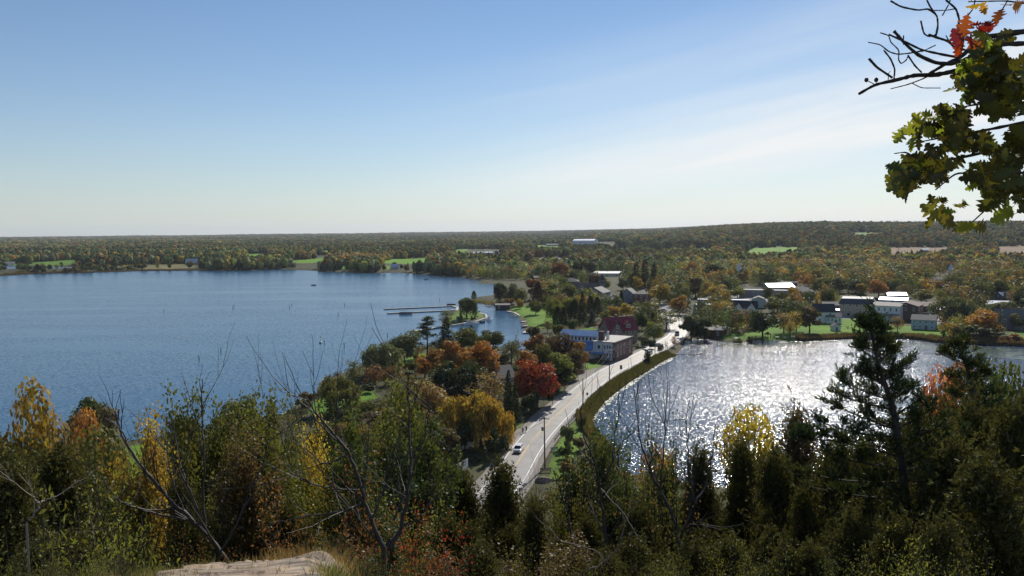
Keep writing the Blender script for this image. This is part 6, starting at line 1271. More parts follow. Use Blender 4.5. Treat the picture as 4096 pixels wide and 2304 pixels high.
# ------------------------------------------------------------------ island, harbour side and village trees
for a in [
 (1867,1185,1274,82,'willow','green','big green willow on the harbour islet','trees on the islet'),
 (1785,1228,1305,62,'sparse','grey','grey-green tree at the tip of the islet','trees on the islet'),
 (1838,1250,1285,30,'bush','grey','grey bush left of the islet willow','trees on the islet'),
 (1893,1262,1282,26,'bush','dark','small dark bush right of the islet willow','trees on the islet'),
 (1896,1163,1200,16,'cedar','olive','lone slim tree on the reed spit','trees round the harbour'),
 (1998,1126,1215,72,'willow','dark','dark green willow beside the arched footbridge','trees round the harbour'),
 (2045,1130,1215,62,'round','grey','grey-green tree right of the bridge willow','trees round the harbour'),
 (2085,1155,1222,55,'round','olive','olive tree above the boathouse','trees round the harbour'),
 (2040,1188,1222,40,'bush','amber','amber bush behind the dark boathouse','trees round the harbour'),
 (2080,1195,1234,30,'round','gold','small yellow tree on the harbour lawn','trees round the harbour'),
 (2132,1112,1200,66,'oval','rust','rust-red tree behind the harbour','trees round the harbour'),
 (2152,1128,1218,38,'cedar','maroon','dark columnar tree beside the rust-red tree','trees round the harbour'),
 (2205,1132,1215,92,'round','olive','broad olive tree above the harbour lawn, left of two','trees round the harbour'),
 (2275,1133,1215,82,'round','olive','broad olive tree above the harbour lawn, right of two','trees round the harbour'),
 (2143,1202,1258,54,'round','olive','round olive tree standing on the harbour lawn','trees round the harbour'),
 (2215,1182,1290,82,'willow','ygreen','yellow-topped willow on the harbour lawn, left half','trees round the harbour'),
 (2275,1186,1285,66,'willow','ygreen','yellow-topped willow on the harbour lawn, right half','trees round the harbour'),
 (2230,1225,1303,28,'cedar','conifer','dark columnar cedar in the park, leftmost','cedars in the park'),
 (2255,1228,1300,26,'cedar','conifer','dark columnar cedar in the park, second from left','cedars in the park'),
 (2298,1198,1288,36,'cedar','conifer','dark columnar cedar in the park, third from left','cedars in the park'),
 (2330,1164,1294,46,'spruce','conifer','tallest dark spruce in the park','cedars in the park'),
 (2362,1184,1262,28,'cedar','conifer','dark cedar right of the tallest spruce','cedars in the park'),
 (2390,1190,1262,28,'cedar','conifer','dark cedar at the right end of the park row','cedars in the park'),
 (2370,1236,1300,42,'spruce','blue','bluish spruce in the park','cedars in the park'),
 (2420,1238,1292,44,'round','ygreen','small yellow-green tree behind the red-roofed house','trees near the red-roofed house'),
 (2455,1220,1280,46,'round','gold','yellow-leaved tree behind the red-roofed house','trees near the red-roofed house'),
 (2505,1211,1272,58,'round','yellow','bright yellow tree behind the red roof ridge','trees near the red-roofed house'),
 (2567,1250,1320,40,'round','dark','dark green tree right behind the red roof','trees near the red-roofed house'),
 (2610,1245,1305,36,'oval','dark','dark tree between red roof and parking area','trees near the red-roofed house'),
 (2665,1236,1318,112,'sparse','olive','flat-topped olive tree over the bend of the road','trees near the red-roofed house'),
 (2616,1282,1372,74,'round','ygreen','round yellow-green tree beside the road bend','trees near the red-roofed house'),
 (2570,1335,1385,50,'bush','grey','grey-green bush beside the mill','trees near the red-roofed house'),
 (2600,1352,1395,50,'bush','dark','dark bush on the bank beside the road','trees near the red-roofed house'),
 (2520,1300,1320,36,'bush','olive',None,None),
 (2290,1270,1335,50,'bush','green','green bush above the harbour docks','trees round the harbour'),
 (2190,1275,1330,36,'sparse','brown','thin brown tree on the harbour bank','trees round the harbour'),
 (2135,1300,1355,60,'bush','brown','brown bush along the harbour docks','trees round the harbour'),
 (2225,1290,1350,60,'bush','olive','olive bushes left of the mill roof','trees round the harbour'),
 (2410,1290,1318,50,'bush','rust','rusty bush at the left gable of the red-roofed house','trees round the harbour'),
 (2140,1310,1372,28,'cedar','dark','small dark evergreen by the white dock','trees round the harbour'),
 (2640,1132,1215,96,'round','gold','golden-green tree above the parking area','village trees'),
 (2712,1127,1190,82,'round','olive','olive tree beside the golden-green tree','village trees'),
 (2722,1163,1200,80,'round','grey','grey-green low tree in front of the parking area','village trees'),
 (2782,1107,1190,50,'oval','maroon','dark maroon tree in the village centre','village trees'),
 (2717,1178,1258,74,'round','amber','amber-orange tree in the village centre','village trees'),
 (2765,1255,1360,78,'oval','dark','large dark green tree at the cove','village trees'),
 (2820,1262,1366,66,'oval','green','large mid green tree at the cove','village trees'),
 (2790,1300,1368,60,'round','dark','dark tree leaning over the cove','village trees'),
 (2545,1048,1150,48,'spruce','conifer','dark spruce in the church grove, leftmost','spruces of the church grove'),
 (2580,1036,1150,52,'spruce','conifer','dark spruce in the church grove, tallest','spruces of the church grove'),
 (2615,1050,1150,44,'spruce','conifer','dark spruce in the church grove, rightmost','spruces of the church grove'),
 (2310,1042,1105,60,'round','dark','dark round tree above the church roof, left','village trees'),
 (2355,1038,1105,66,'round','dark','dark round tree above the church roof, right','village trees'),
 (2250,1045,1135,84,'round','rust','rust-topped dark tree left of the church','village trees'),
 (2290,1085,1135,52,'round','dark','dark tree at the hip-roofed houses','village trees'),
 (2385,1092,1155,58,'round','maroon','maroon tree left of the stone church tower','village trees'),
 (2422,1112,1160,34,'round','ygreen','small yellow-green tree touching the stone church tower','village trees'),
 (2492,1112,1160,44,'round','dark','dark tree right of the stone church tower','village trees'),
 (2486,1163,1232,16,'cedar','conifer','slim dark cedar in front of the grey gabled house','village trees'),
 (2548,1145,1180,38,'bush','olive','olive bush beside the brick house','village trees'),
 (2775,1043,1110,62,'round','amber','glowing orange tree behind the village','village trees'),
 (2740,1040,1100,50,'round','gold','golden tree left of the glowing orange one','village trees'),
 (2830,1046,1090,34,'round','red','red tree tip right of the glowing orange one','village trees'),
 (2862,1052,1125,80,'round','dark','broad dark evergreen mass behind the village','village trees'),
 (2870,1136,1198,84,'round','yellow','bright yellow broad tree in the village','village trees'),
 (2950,1150,1192,62,'round','ygreen','yellow-green low tree beside the bright yellow one','village trees'),
 (2900,1110,1165,66,'round','green','mid green tree behind the bright yellow one','village trees'),
 (2890,1190,1275,88,'sparse','gold','thin golden tree left of the white porch house','trees along the pond'),
 (2815,1206,1268,70,'round','dark','dark bushy tree by the flat white roof','trees along the pond'),
 (2850,1240,1290,50,'round','olive','olive tree by the flat white roof','trees along the pond'),
 (3050,1238,1348,122,'round','dark','big dark round tree on the pond lawn','trees along the pond'),
 (3110,1186,1250,98,'round','olive','olive tree behind the big dark round tree','trees along the pond'),
 (3135,1238,1330,84,'sparse','tan','tan-yellow tree right of the big dark tree','trees along the pond'),
 (3185,1232,1325,76,'sparse','gold','pale gold tree in the middle of the pond lawn','trees along the pond'),
 (3160,1278,1345,56,'sparse','gold','small gold tree on the pond lawn','trees along the pond'),
 (3238,1220,1330,78,'oval','brown','brown-green tree with a clear trunk on the pond lawn','trees along the pond'),
 (3003,1345,1375,30,'bush','dark','dark bush at the pond edge under the big tree','trees along the pond'),
 (2950,1350,1374,40,'bush','olive','olive bush at the pond edge','trees along the pond'),
 (3515,1110,1190,76,'round','orange','orange-topped tree behind the long shops','village trees'),
 (3545,1120,1180,50,'round','dark','dark green tree right of the orange-topped tree','village trees'),
 (3620,1130,1190,60,'sparse','brown','brownish tree above the long shops','village trees'),
 (3685,1155,1212,76,'round','ygreen','round yellow-green tree above the brown roof','village trees'),
 (3783,1120,1178,60,'round','rust','rust-red tree in the right of the village','village trees'),
 (3850,1140,1205,90,'round','gold','golden tree in the right of the village','village trees'),
 (3800,1180,1300,135,'willow','grey','huge grey-green willow in the right of the village','village trees'),
 (3870,1200,1300,80,'round','grey','grey-green tree beside the huge willow','village trees'),
 (3925,1232,1338,112,'round','amber','amber tree near the right edge of the pond','trees along the pond'),
 (3822,1260,1318,58,'sparse','tan','small tan tree right of the grey-blue house','trees along the pond'),
 (3860,1290,1350,110,'bush','olive','olive thicket at the pond right of the lawn','trees along the pond'),
 (3925,1300,1355,100,'bush','dark','dark thicket at the pond under the amber tree','trees along the pond'),
 (3985,1114,1200,84,'round','olive','olive-gold tree near the right edge of the photo','village trees'),
 (4010,1198,1265,100,'willow','grey','grey-green willow near the right edge','village trees'),
 (4085,1165,1250,60,'round','dark','dark green tree at the right edge','village trees'),
 (4085,1250,1320,60,'round','olive','olive tree at the right edge by the grey house','village trees'),
 (3990,1290,1335,60,'bush','tan','tan bush in front of the right-hand grey house','trees along the pond'),
 (4040,1330,1362,70,'bush','rust','rusty bush at the pond near the right edge','trees along the pond'),
 (3465,1260,1335,72,'round','ygreen','yellow-green tree standing behind the pine tip','trees along the pond'),
 (3530,1282,1328,56,'bush','green','green bush left of the modern white house','trees along the pond'),
 (3590,1253,1330,44,'sparse','tan','thin tan tree in front of the modern white house','trees along the pond'),
 (3775,1310,1355,28,'sparse','grey','little grey tree at the end of the lawn','trees along the pond'),
 (3360,1108,1172,64,'round','dark','dark tree above the tan block','village trees'),
 (3422,1118,1172,62,'round','dark','dark evergreen right above the tan block','village trees'),
 (3285,1105,1180,78,'round','olive','olive tree above the brick hip-roofed shop','village trees'),
 (2596,1412,1447,26,'spruce','olive','small spindly evergreen on the reed bank','trees along the road'),
 (2586,1400,1450,34,'spruce','dark','young dark spruce between road and pond','trees along the road'),
 (2645,1375,1408,26,'bare','brown','small bare roadside tree by the dark van','trees along the road'),
 (2672,1365,1402,22,'bare','brown','second small bare roadside tree by the dark van','trees along the road'),
 (2697,1340,1388,30,'sparse','rust','small rusty roadside tree by the bridge railing','trees along the road'),
 (2268,1690,1790,60,'bush','grey','grey-green bush along the guard rail','trees along the road'),
 (2330,1640,1715,36,'bush','olive','olive bush at the bend of the guard rail','trees along the road'),
 (2262,1755,1830,50,'bush','dark','dark rounded bush on the green between road and pond','trees along the road'),
 (2320,1745,1800,60,'bush','brown','brown bush at the pond beside the road','trees along the road'),
 (2270,1830,1900,60,'bush','rust','reddish brown bush in front of the dark one','trees along the road')]:
    if a[6] is None: continue
    tree_px(*a[:7],group=a[7])
# ================================================================== more village and shore trees, then the far woodland
BOXES=[]      # photo-pixel boxes kept clear for buildings and lawns (x0,x1,y0,y1 of the ground point)
CLEAR=[(2130,2275,1035,1062),(1880,2000,1000,1032),(2290,2460,970,985),(2290,2440,1150,1210),(2455,2545,1150,1225),(2525,2610,1165,1240),(2350,2500,1100,1120),(2560,2660,1215,1262),
 (2760,2850,1200,1262),(2930,3070,1195,1300),(2960,3260,1150,1215),(3250,3370,1235,1300),(3350,3510,1180,1280),(3480,3760,1180,1320),(3950,4096,1230,1320),(3945,4030,1180,1215),(3715,3800,1110,1145),(2250,2320,1120,1150),(2400,2480,1100,1175),(3780,3830,1090,1110)]
def in_clear(x,y): return any(a<=x<=b and c<=y<=d for a,b,c,d in CLEAR)
def px_of(p):
    v=MW.inverted()@Vector(p); return 2048+F*v.x/-v.z,1152-F*v.y/-v.z
def overlaps(x,y,r,k=0.62): return any((x-a)**2+(y-b)**2<(k*(r+c))**2 for a,b,c in tree_spots)
zr=random.Random(77)
ZONES=[ # name, x0,x1,ybase0,ybase1,count, palette, label tail
 ('trees among the village houses',2130,4096,1120,1245,100,['olive']*4+['green']*2+['dark']*3+['gold']*4+['ygreen']*5+['amber','tan','tan','rust','orange','grey','grey'],'among the village houses'),
 ('trees on the slope behind the village',2000,4096,1060,1120,55,['olive']*4+['green']*4+['dark']*3+['gold']*2+['tan']*3+['amber','rust','brown','grey','orange'],'on the slope behind the village'),
 ('trees along the far lake shore',830,1990,1070,1104,48,['dark']*5+['green']*4+['olive']*3+['brown','grey','tan'],'along the far lake shore'),
 ('trees by the marsh across the lake',0,830,1076,1090,26,['dark']*3+['green']*3+['olive']*3+['brown','tan'],'by the marsh across the lake'),
 ('trees and scrub along the foot of the slope',330,2150,1780,1960,22,['dark','olive','brown','green','tan'],'at the foot of the slope')]
lab_once={}
for gname,x0,x1,y0,y1,cnt,pal,tail in ZONES:
    made=0
    for tr_ in range(cnt*8):
        if made>=cnt: break
        x=zr.uniform(x0,x1); y=zr.uniform(y0,y1)
        if in_clear(x,y): continue
        p=ground(x,y)
        if H1(p.x,p.y)<0.3: continue
        P=np.array([[p.x,p.y]])
        if sdist(P)[0]<3 or pdist(P,ROAD,False)[0]<12: continue
        if any(pip(P,q)[0] for q,c in lawns+plots): continue
        c=zr.choice(pal); kind=zr.choice(['round','round','round','oval','sparse']) if c!='dark' else zr.choice(['round','spruce','round','oval','pine'])
        h=zr.uniform(8,15); w=h*zr.uniform(0.65,0.95) if kind!='spruce' else h*0.42
        if overlaps(p.x,p.y,w/2,0.5): continue
        plant(kind,p,h,w,c,'%s %s %s'%(NAMES_[c],KINDWORD[kind],tail),'%s %ss %s'%(NAMES_[c],KINDWORD[kind],tail)); made+=1

ORD=['leftmost','second from the left','third from the left','fourth from the left','fifth from the left','sixth from the left','seventh from the left','eighth from the left','ninth from the left','tenth from the left','eleventh from the left','twelfth from the left','thirteenth from the left','fourteenth from the left','fifteenth from the left','sixteenth from the left','seventeenth from the left','eighteenth from the left','nineteenth from the left','twentieth from the left']
def o_kind(lab): return any(w in lab for w in ('tree','bush','juniper','maple','sapling','shrub','pine','spruce','cedar','willow'))
def ordinal_labels():
    by={}
    for o in COL.objects:
        if o.parent is None and 'label' in o: by.setdefault(o['label'],[]).append(o)
    for lab,os_ in by.items():
        if 1<len(os_)<=20 and 'from the left' not in lab and o_kind(lab):
            os_.sort(key=lambda o:px_of(o.location)[0])
            for i,o in enumerate(os_): o['label']=lab+', '+(ORD[i] if i<len(os_)-1 else 'rightmost')
ordinal_labels()
ICO=None
def ico(sub):
    bm=bmesh.new(); bmesh.ops.create_icosphere(bm,subdivisions=sub,radius=1.0); V=np.array([v.co[:] for v in bm.verts]); Fc=np.array([[v.index for v in f.verts] for f in bm.faces]); bm.free(); return V,Fc
def woodland():
    rg=np.random.default_rng(9); P=[]
    r=330.0
    while r<11500:
        tang=max(8.6,0.0042*r); step=max(8.6,0.0100*r)
        az0,az1=math.radians(-36),math.radians(36); n=int((az1-az0)*r/tang)
        a=np.linspace(az0,az1,n)+rg.uniform(-0.5,0.5,n)*tang/r; rr=r+rg.uniform(-0.6,0.6,n)*step
        P.append(np.stack([np.sin(a)*rr,np.cos(a)*rr],1)); r+=step
    P=np.concatenate(P); s=sdist(P); rad=np.hypot(P[:,0],P[:,1]); keep=s>np.where(rad<1500,4,2)
    for q,c in lawns+plots: keep&=~pip(P,q)
    keep&=pdist(P,ROAD,False)>13
    Z=height(P,s); X,Y=P[:,0],P[:,1]
    Vc=np.stack([X,Y,Z-CAMZ],1)@M3; px=2048+F*Vc[:,0]/-Vc[:,2]; py=1152-F*Vc[:,1]/-Vc[:,2]
    clr=np.zeros(len(P),bool)
    for a,b,c,d in CLEAR: clr|=(px>=a-8)&(px<=b+8)&(py>=c-3)&(py<=d+12)
    keep&=~clr; keep&=~((px<2160)&(px>1120)&(py>1120)); keep&=~((py>1245)&(px>2040)&(px<2560))
    for sh in (0.5,1.0):                                    # keep the view onto the open fields
        hp=11.0*sh/np.hypot(rad,CAMZ)*F
        for q,c in LAWN_PX:
            if np.mean([y for x,y in q])<1090: keep&=~pip(np.stack([px,py-hp],1),np.array(q,float))
    ts=np.array(tree_spots)
    for i in np.where((rad<1400)&keep)[0]:
        if ((ts[:,0]-X[i])**2+(ts[:,1]-Y[i])**2<(0.5*(ts[:,2]+4))**2).any(): keep[i]=False
    dens=vnoise(X,Y,160,21)*0.6+vnoise(X,Y,50,22)*0.4
    vil=(py>1110)&(px>2000); keep&=~(vil&(rg.random(len(P))<0.12))
    keep&=~((dens<0.30)&(rad<3500)&(rad>600)&(rg.random(len(P))<0.6)&~vil)
    marsh=(px<800)&(py>1064)&(py<1110); keep&=~(marsh&(rg.random(len(P))<0.5))
    P=P[keep]; Z=Z[keep]; rad=rad[keep]; X,Y=P[:,0],P[:,1]; n=len(P); marsh=marsh[keep]; vil=vil[keep]
    a=vnoise(X,Y,230,31)*0.65+vnoise(X,Y,70,32)*0.35+rg.normal(size=n)*0.07; b=rg.random(n)
    names=['conifer','dark','green','olive','brown','tan','rust','gold','amber','orange','grey','ygreen']; pal=np.array([C_[k] for k in names])*np.array([1,1.1,1.1,.85,.85,.60,.5,.62,.55,.5,.9,.85])[:,None]
    q=np.where(a<0.36,0,np.where(a<0.46,1,np.where(a<0.57,2,np.where(a<0.68,3,np.where(a<0.75,4,5)))))
    q=np.where(b<0.045,7,q); q=np.where((b>0.045)&(b<0.065),8,q); q=np.where((b>0.065)&(b<0.072),9,q); q=np.where((b>0.08)&(b<0.2),10,q); q=np.where((b>0.2)&(b<0.23),6,q); q=np.where((b>0.27)&(b<0.40),1,q); q=np.where((b>0.4)&(b<0.46)&(rad<1500),11,q)
    az2=np.arctan2(X,Y); u2=rg.random(n); q=np.where((az2>0.22)&(rad<2200)&(u2<0.08),7,q); q=np.where((az2>0.22)&(rad<2200)&(u2>0.16)&(u2<0.19),8,q); q=np.where((az2>0.22)&(rad<2600)&(u2>0.24)&(u2<0.32),5,q)
    col=pal[q]*np.where(rad<1600,rg.uniform(0.5,1.7,n),rg.uniform(0.65,1.35,n))[:,None]*(0.45+1.5*(vnoise(X,Y,130,51)*.45+vnoise(X,Y,420,52)*.55))[:,None]; con=(q<=1)&(rg.random(n)<0.5)
    h=rg.uniform(8,16,n); h=np.where(marsh,rg.uniform(2,7,n),h); h=np.where(vil,h*0.85,h); w=np.maximum(h*0.46*rg.uniform(0.8,1.15,n),0.0036*rad)*rg.uniform(0.75,1.25,n); w=np.where(con,w*0.5,w); h=np.where(con,h*1.15,h)
    VS=[];FS=[];CS=[];TS=[];off=0
    def push(V,Fc,c,t):
        nonlocal off
        VS.append(V); FS.append(Fc+off); CS.append(c); TS.append(t); off+=len(V)
    # crowns near enough to read as leaf clumps
    for lo,hi,k,sz in ((0,620,420,0.15),(620,1000,200,0.20),(1000,1500,80,0.30)):
        m=np.where((rad>=lo)&(rad<hi))[0]
        if not len(m): continue
        N_=len(m)*k; o=np.repeat(m,k); u=rnd_unit(rg,N_)
        lump=1+0.22*np.sin(u[:,0]*5+o*1.3)+0.18*np.sin(u[:,1]*6+u[:,2]*4+o*2.1); rr=rg.uniform(0.45,1.0,N_)**0.5*lump
        z=u[:,2]*rr; sx=np.where(con[o],np.clip((1-z)/2,0.05,1)*1.5,1.0)
        Pp=np.stack([X[o]+u[:,0]*rr*w[o]*sx,Y[o]+u[:,1]*rr*w[o]*sx,Z[o]+h[o]*(0.5+0.5*z)],1)
        lu=Pp-np.stack([X[o],Y[o],Z[o]+h[o]*.45],1)+np.stack([np.sin(u[:,0]*5+o*1.3)*2.5,np.sin(u[:,1]*6+o*2.1)*2.5,np.sin(u[:,2]*6+u[:,0]*3+o)*2.5],1); lu/=(np.linalg.norm(lu,axis=1)[:,None]+1e-9); V,Fc=cards(Pp,sz*w[o]*1.25,rg,aspect=0.9,nrm=lu,nj=0.4); push(V,Fc,np.repeat(col[o],4,0),rg.random(N_)*0.8+0.1)
    # farther crowns: lumpy domes (degenerate quads keep one face array)
    for lo,hi,sub in ((1000,2600,2),(2600,20000,1)):
        m=np.where((rad>=lo)&(rad<hi))[0]; V0,F0=ico(sub); nv=len(V0); k=len(m)
        if not k: continue
        d=V0[None,:,:]*(1+0.20*np.sin(V0[None,:,0]*4+m[:,None]*1.7)+0.16*np.sin(V0[None,:,1]*5+V0[None,:,2]*4+m[:,None]*2.3)+rg.normal(size=(k,nv))*0.09)[:,:,None]
        sx=np.where(con[m][:,None],np.clip((1-d[:,:,2])/2,0.05,1)*1.4,1.0)
        sc=0.85 if sub==2 else 1.0
        A=np.stack([X[m][:,None]+d[:,:,0]*(w[m]*sc)[:,None]*sx,Y[m][:,None]+d[:,:,1]*(w[m]*sc)[:,None]*sx,Z[m][:,None]+h[m][:,None]*(0.5+0.5*d[:,:,2])],-1)
        Fq=(F0[None]+(np.arange(k)*nv)[:,None,None]).reshape(-1,3)
        Vt=A.reshape(-1,3); VS3.append((Vt,Fq,np.repeat(col[m],nv,0),np.repeat(rg.random(k)*0.3+0.35,len(F0))+rg.normal(size=k*len(F0))*0.05))
    me=np_mesh('woodland',np.concatenate(VS),np.concatenate(FS),WOOD,tint=np.concatenate(TS)); set_point_color(me,np.concatenate(CS))
    tag(link('woodland',me),kind='stuff',label='autumn woodland around the village and on the far lake shore',cat='woodland')
    V=np.concatenate([v for v,_,_,_ in VS3]); o=0; Fl=[]
    for v,f,_,_ in VS3: Fl.append(f+o); o+=len(v)
    me=np_mesh('distant_woodland',V,np.concatenate(Fl),FARWOOD,tint=np.concatenate([t for *_,t in VS3])); set_point_color(me,np.concatenate([c for _,_,c,_ in VS3]))
    tag(link('distant_woodland',me),kind='stuff',label='distant autumn forest covering the hills up to the horizon',cat='woodland')
    print('woodland trees',n)
VS3=[]
FARWOOD=leaf_material('far_leaf','col',trans=0.18,gloss=0.0)
woodland()

def undergrowth():
    rg=np.random.default_rng(19); n=16000
    a=np.radians(rg.uniform(-37,37,n)); r=np.sqrt(rg.uniform(60**2,620**2,n)); X=np.sin(a)*r; Y=np.cos(a)*r; P=np.stack([X,Y],1)
    s=sdist(P); keep=(s>2)&(pdist(P,ROAD,False)>9)
    for q,c in lawns+plots: keep&=~pip(P,q)
    P=P[keep]; s=s[keep]; Z=height(P,s); X,Y=P[:,0],P[:,1]; r=r[keep]
    Vc=np.stack([X,Y,Z-CAMZ],1)@M3; px=2048+F*Vc[:,0]/-Vc[:,2]; py=1152-F*Vc[:,1]/-Vc[:,2]
    k=np.ones(len(P),bool)
    for c0,c1,c2,c3 in CLEAR: k&=~((px>=c0-8)&(px<=c1+8)&(py>=c2-3)&(py<=c3+12))
    k&=~((px>2000)&(py<1350)&(rg.random(len(P))<0.6)); P,Z,X,Y,r=P[k],Z[k],X[k],Y[k],r[k]; n=len(P)
    pal=np.array([C_[x] for x in ('dark','olive','brown','green','rust','dark','juniper')]); col=pal[rg.integers(0,7,n)]*rg.uniform(0.6,1.1,(n,1))
    w=rg.uniform(0.7,2.2,n); m=70; o=np.repeat(np.arange(n),m); u=rnd_unit(rg,n*m); u[:,2]=np.abs(u[:,2]); rr=rg.uniform(0.5,1,n*m)
    Pp=np.stack([X[o]+u[:,0]*rr*w[o],Y[o]+u[:,1]*rr*w[o],Z[o]+u[:,2]*rr*w[o]*0.9],1)
    V,Fc=cards(Pp,0.32*w[o]**0.5,rg,aspect=0.8); me=np_mesh('undergrowth',V,Fc,WOOD,tint=rg.random(n*m)); set_point_color(me,np.repeat(col[o],4,0))
    tag(link('undergrowth',me),kind='stuff',label='low scrub and undergrowth between the trees',cat='undergrowth')
undergrowth()
# ================================================================== FOREGROUND: the wooded slope below the lookout
def extent(me,q=98):
    co=np.empty(len(me.vertices)*3,dtype=np.float32); me.vertices.foreach_get('co',co); co=co.reshape(-1,3); return np.percentile(np.hypot(co[:,0],co[:,1]),q)*2
def ztop(me):
    co=np.empty(len(me.vertices)*3,dtype=np.float32); me.vertices.foreach_get('co',co); return float(np.percentile(co[2::3],99.6))
FP={}
def fproto(kind):
    if kind in FP: return FP[kind]
    mk={'maple':lambda:[proto_grown(s,H=9,stems=4,spread=.30,lev=3,leaves=25000,leaf=.14,ang=.55,up=.16,clump=.20,aspect=.85,r0=.05,W=3.6) for s in (101,102,103)],
     'airy':lambda:[proto_grown(s,H=9,stems=3,spread=.28,lev=3,leaves=7000,leaf=.125,ang=.5,up=.2,clump=.17,aspect=.8,r0=.045,W=3.0) for s in (111,112)],
     'bare':lambda:[proto_grown(s,H=8,stems=2,spread=.22,lev=3,leaves=120,leaf=.09,ang=.42,up=.28,clump=.05,r0=.035,ratio=.72,W=2.4) for s in (121,122,123)],
     'juniper':lambda:[proto_juniper(s,H=7,W=3.8,branches=105,per=52,blades=5,size=.14) for s in (131,132,133)],
     'column':lambda:[proto_juniper(s,H=7,W=2.2,branches=110,per=44,blades=5,size=.14,conic=.9,stretch=.8) for s in (141,)],
     'crowned':lambda:[(proto_round(s,H=9,W=4.4,n=2600,blobs=22,leaf=.17,base=.62,sparse=.8)) for s in (155,)],
     'plume':lambda:[(proto_round(s,H=9,W=5,n=9000,blobs=26,leaf=.2,base=.1)) for s in (151,)],
     'shrub':lambda:[proto_grown(s,H=2.0,stems=6,spread=.6,lev=2,leaves=2600,leaf=.05,ang=.6,up=.12,clump=.10,aspect=.5,r0=.018) for s in (161,162)],
     'walnut':lambda:[proto_grown(s,H=2.2,stems=5,spread=.55,lev=2,leaves=2200,leaf=.10,ang=.6,up=.10,clump=.11,aspect=.34,r0=.02) for s in (171,)],
     'sumac':lambda:[proto_grown(s,H=3.0,stems=5,spread=.5,lev=2,leaves=2600,leaf=.085,ang=.6,up=.15,clump=.13,aspect=.35,r0=.02) for s in (181,)],
    }
    Hk=dict(maple=9,airy=9,bare=8,juniper=7,column=7,plume=9,crowned=9,shrub=2,walnut=2.2,sumac=3)[kind]
    FP[kind]=[(t,c,ztop(c if c and kind!='bare' else t),extent(c if c and kind!='bare' else t)) for t,c in mk[kind]()]; return FP[kind]
FNAME=dict(maple='maple_tree',airy='young_maple',bare='bare_sapling',juniper='juniper',column='juniper',plume='leafy_tree',crowned='yellow_crowned_tree',shrub='shrub',walnut='shrub',sumac='sumac')
FCAT=dict(maple='tree',airy='tree',bare='sapling',juniper='juniper',column='juniper',plume='tree',crowned='tree',shrub='shrub',walnut='shrub',sumac='shrub')
fr_=random.Random(8)
def fore(kind,x,top,d,wpx,colour,label,group=None,seed=None,hmin=1.0):
    V=fproto(kind); t,c,H0,W0=V[(seed if seed is not None else fr_.randrange(9))%len(V)]
    p=at_dist(x,d,top); H=max(hmin,top_z(x,top,p)-p.z); W=wpx*mpp((p.x,p.y,p.z+H))
    o=empty(FNAME[kind],p,fr_.uniform(0,6.28),label,FCAT[kind],group); sz=H/H0; sx=min(max(W/W0*1.08,sz*(0.34 if kind in('plume','crowned') else 0.62)),sz*1.7); o.scale=(sx,sx,sz)
    link('trunk',t,o)
    if c: q=link('crown',c,o); b=C_[colour]; v=fr_.uniform(.9,1.1); q.color=(b[0]*v,b[1]*v,b[2]*v,1)
    return o
GF='trees on the slope below the lookout'
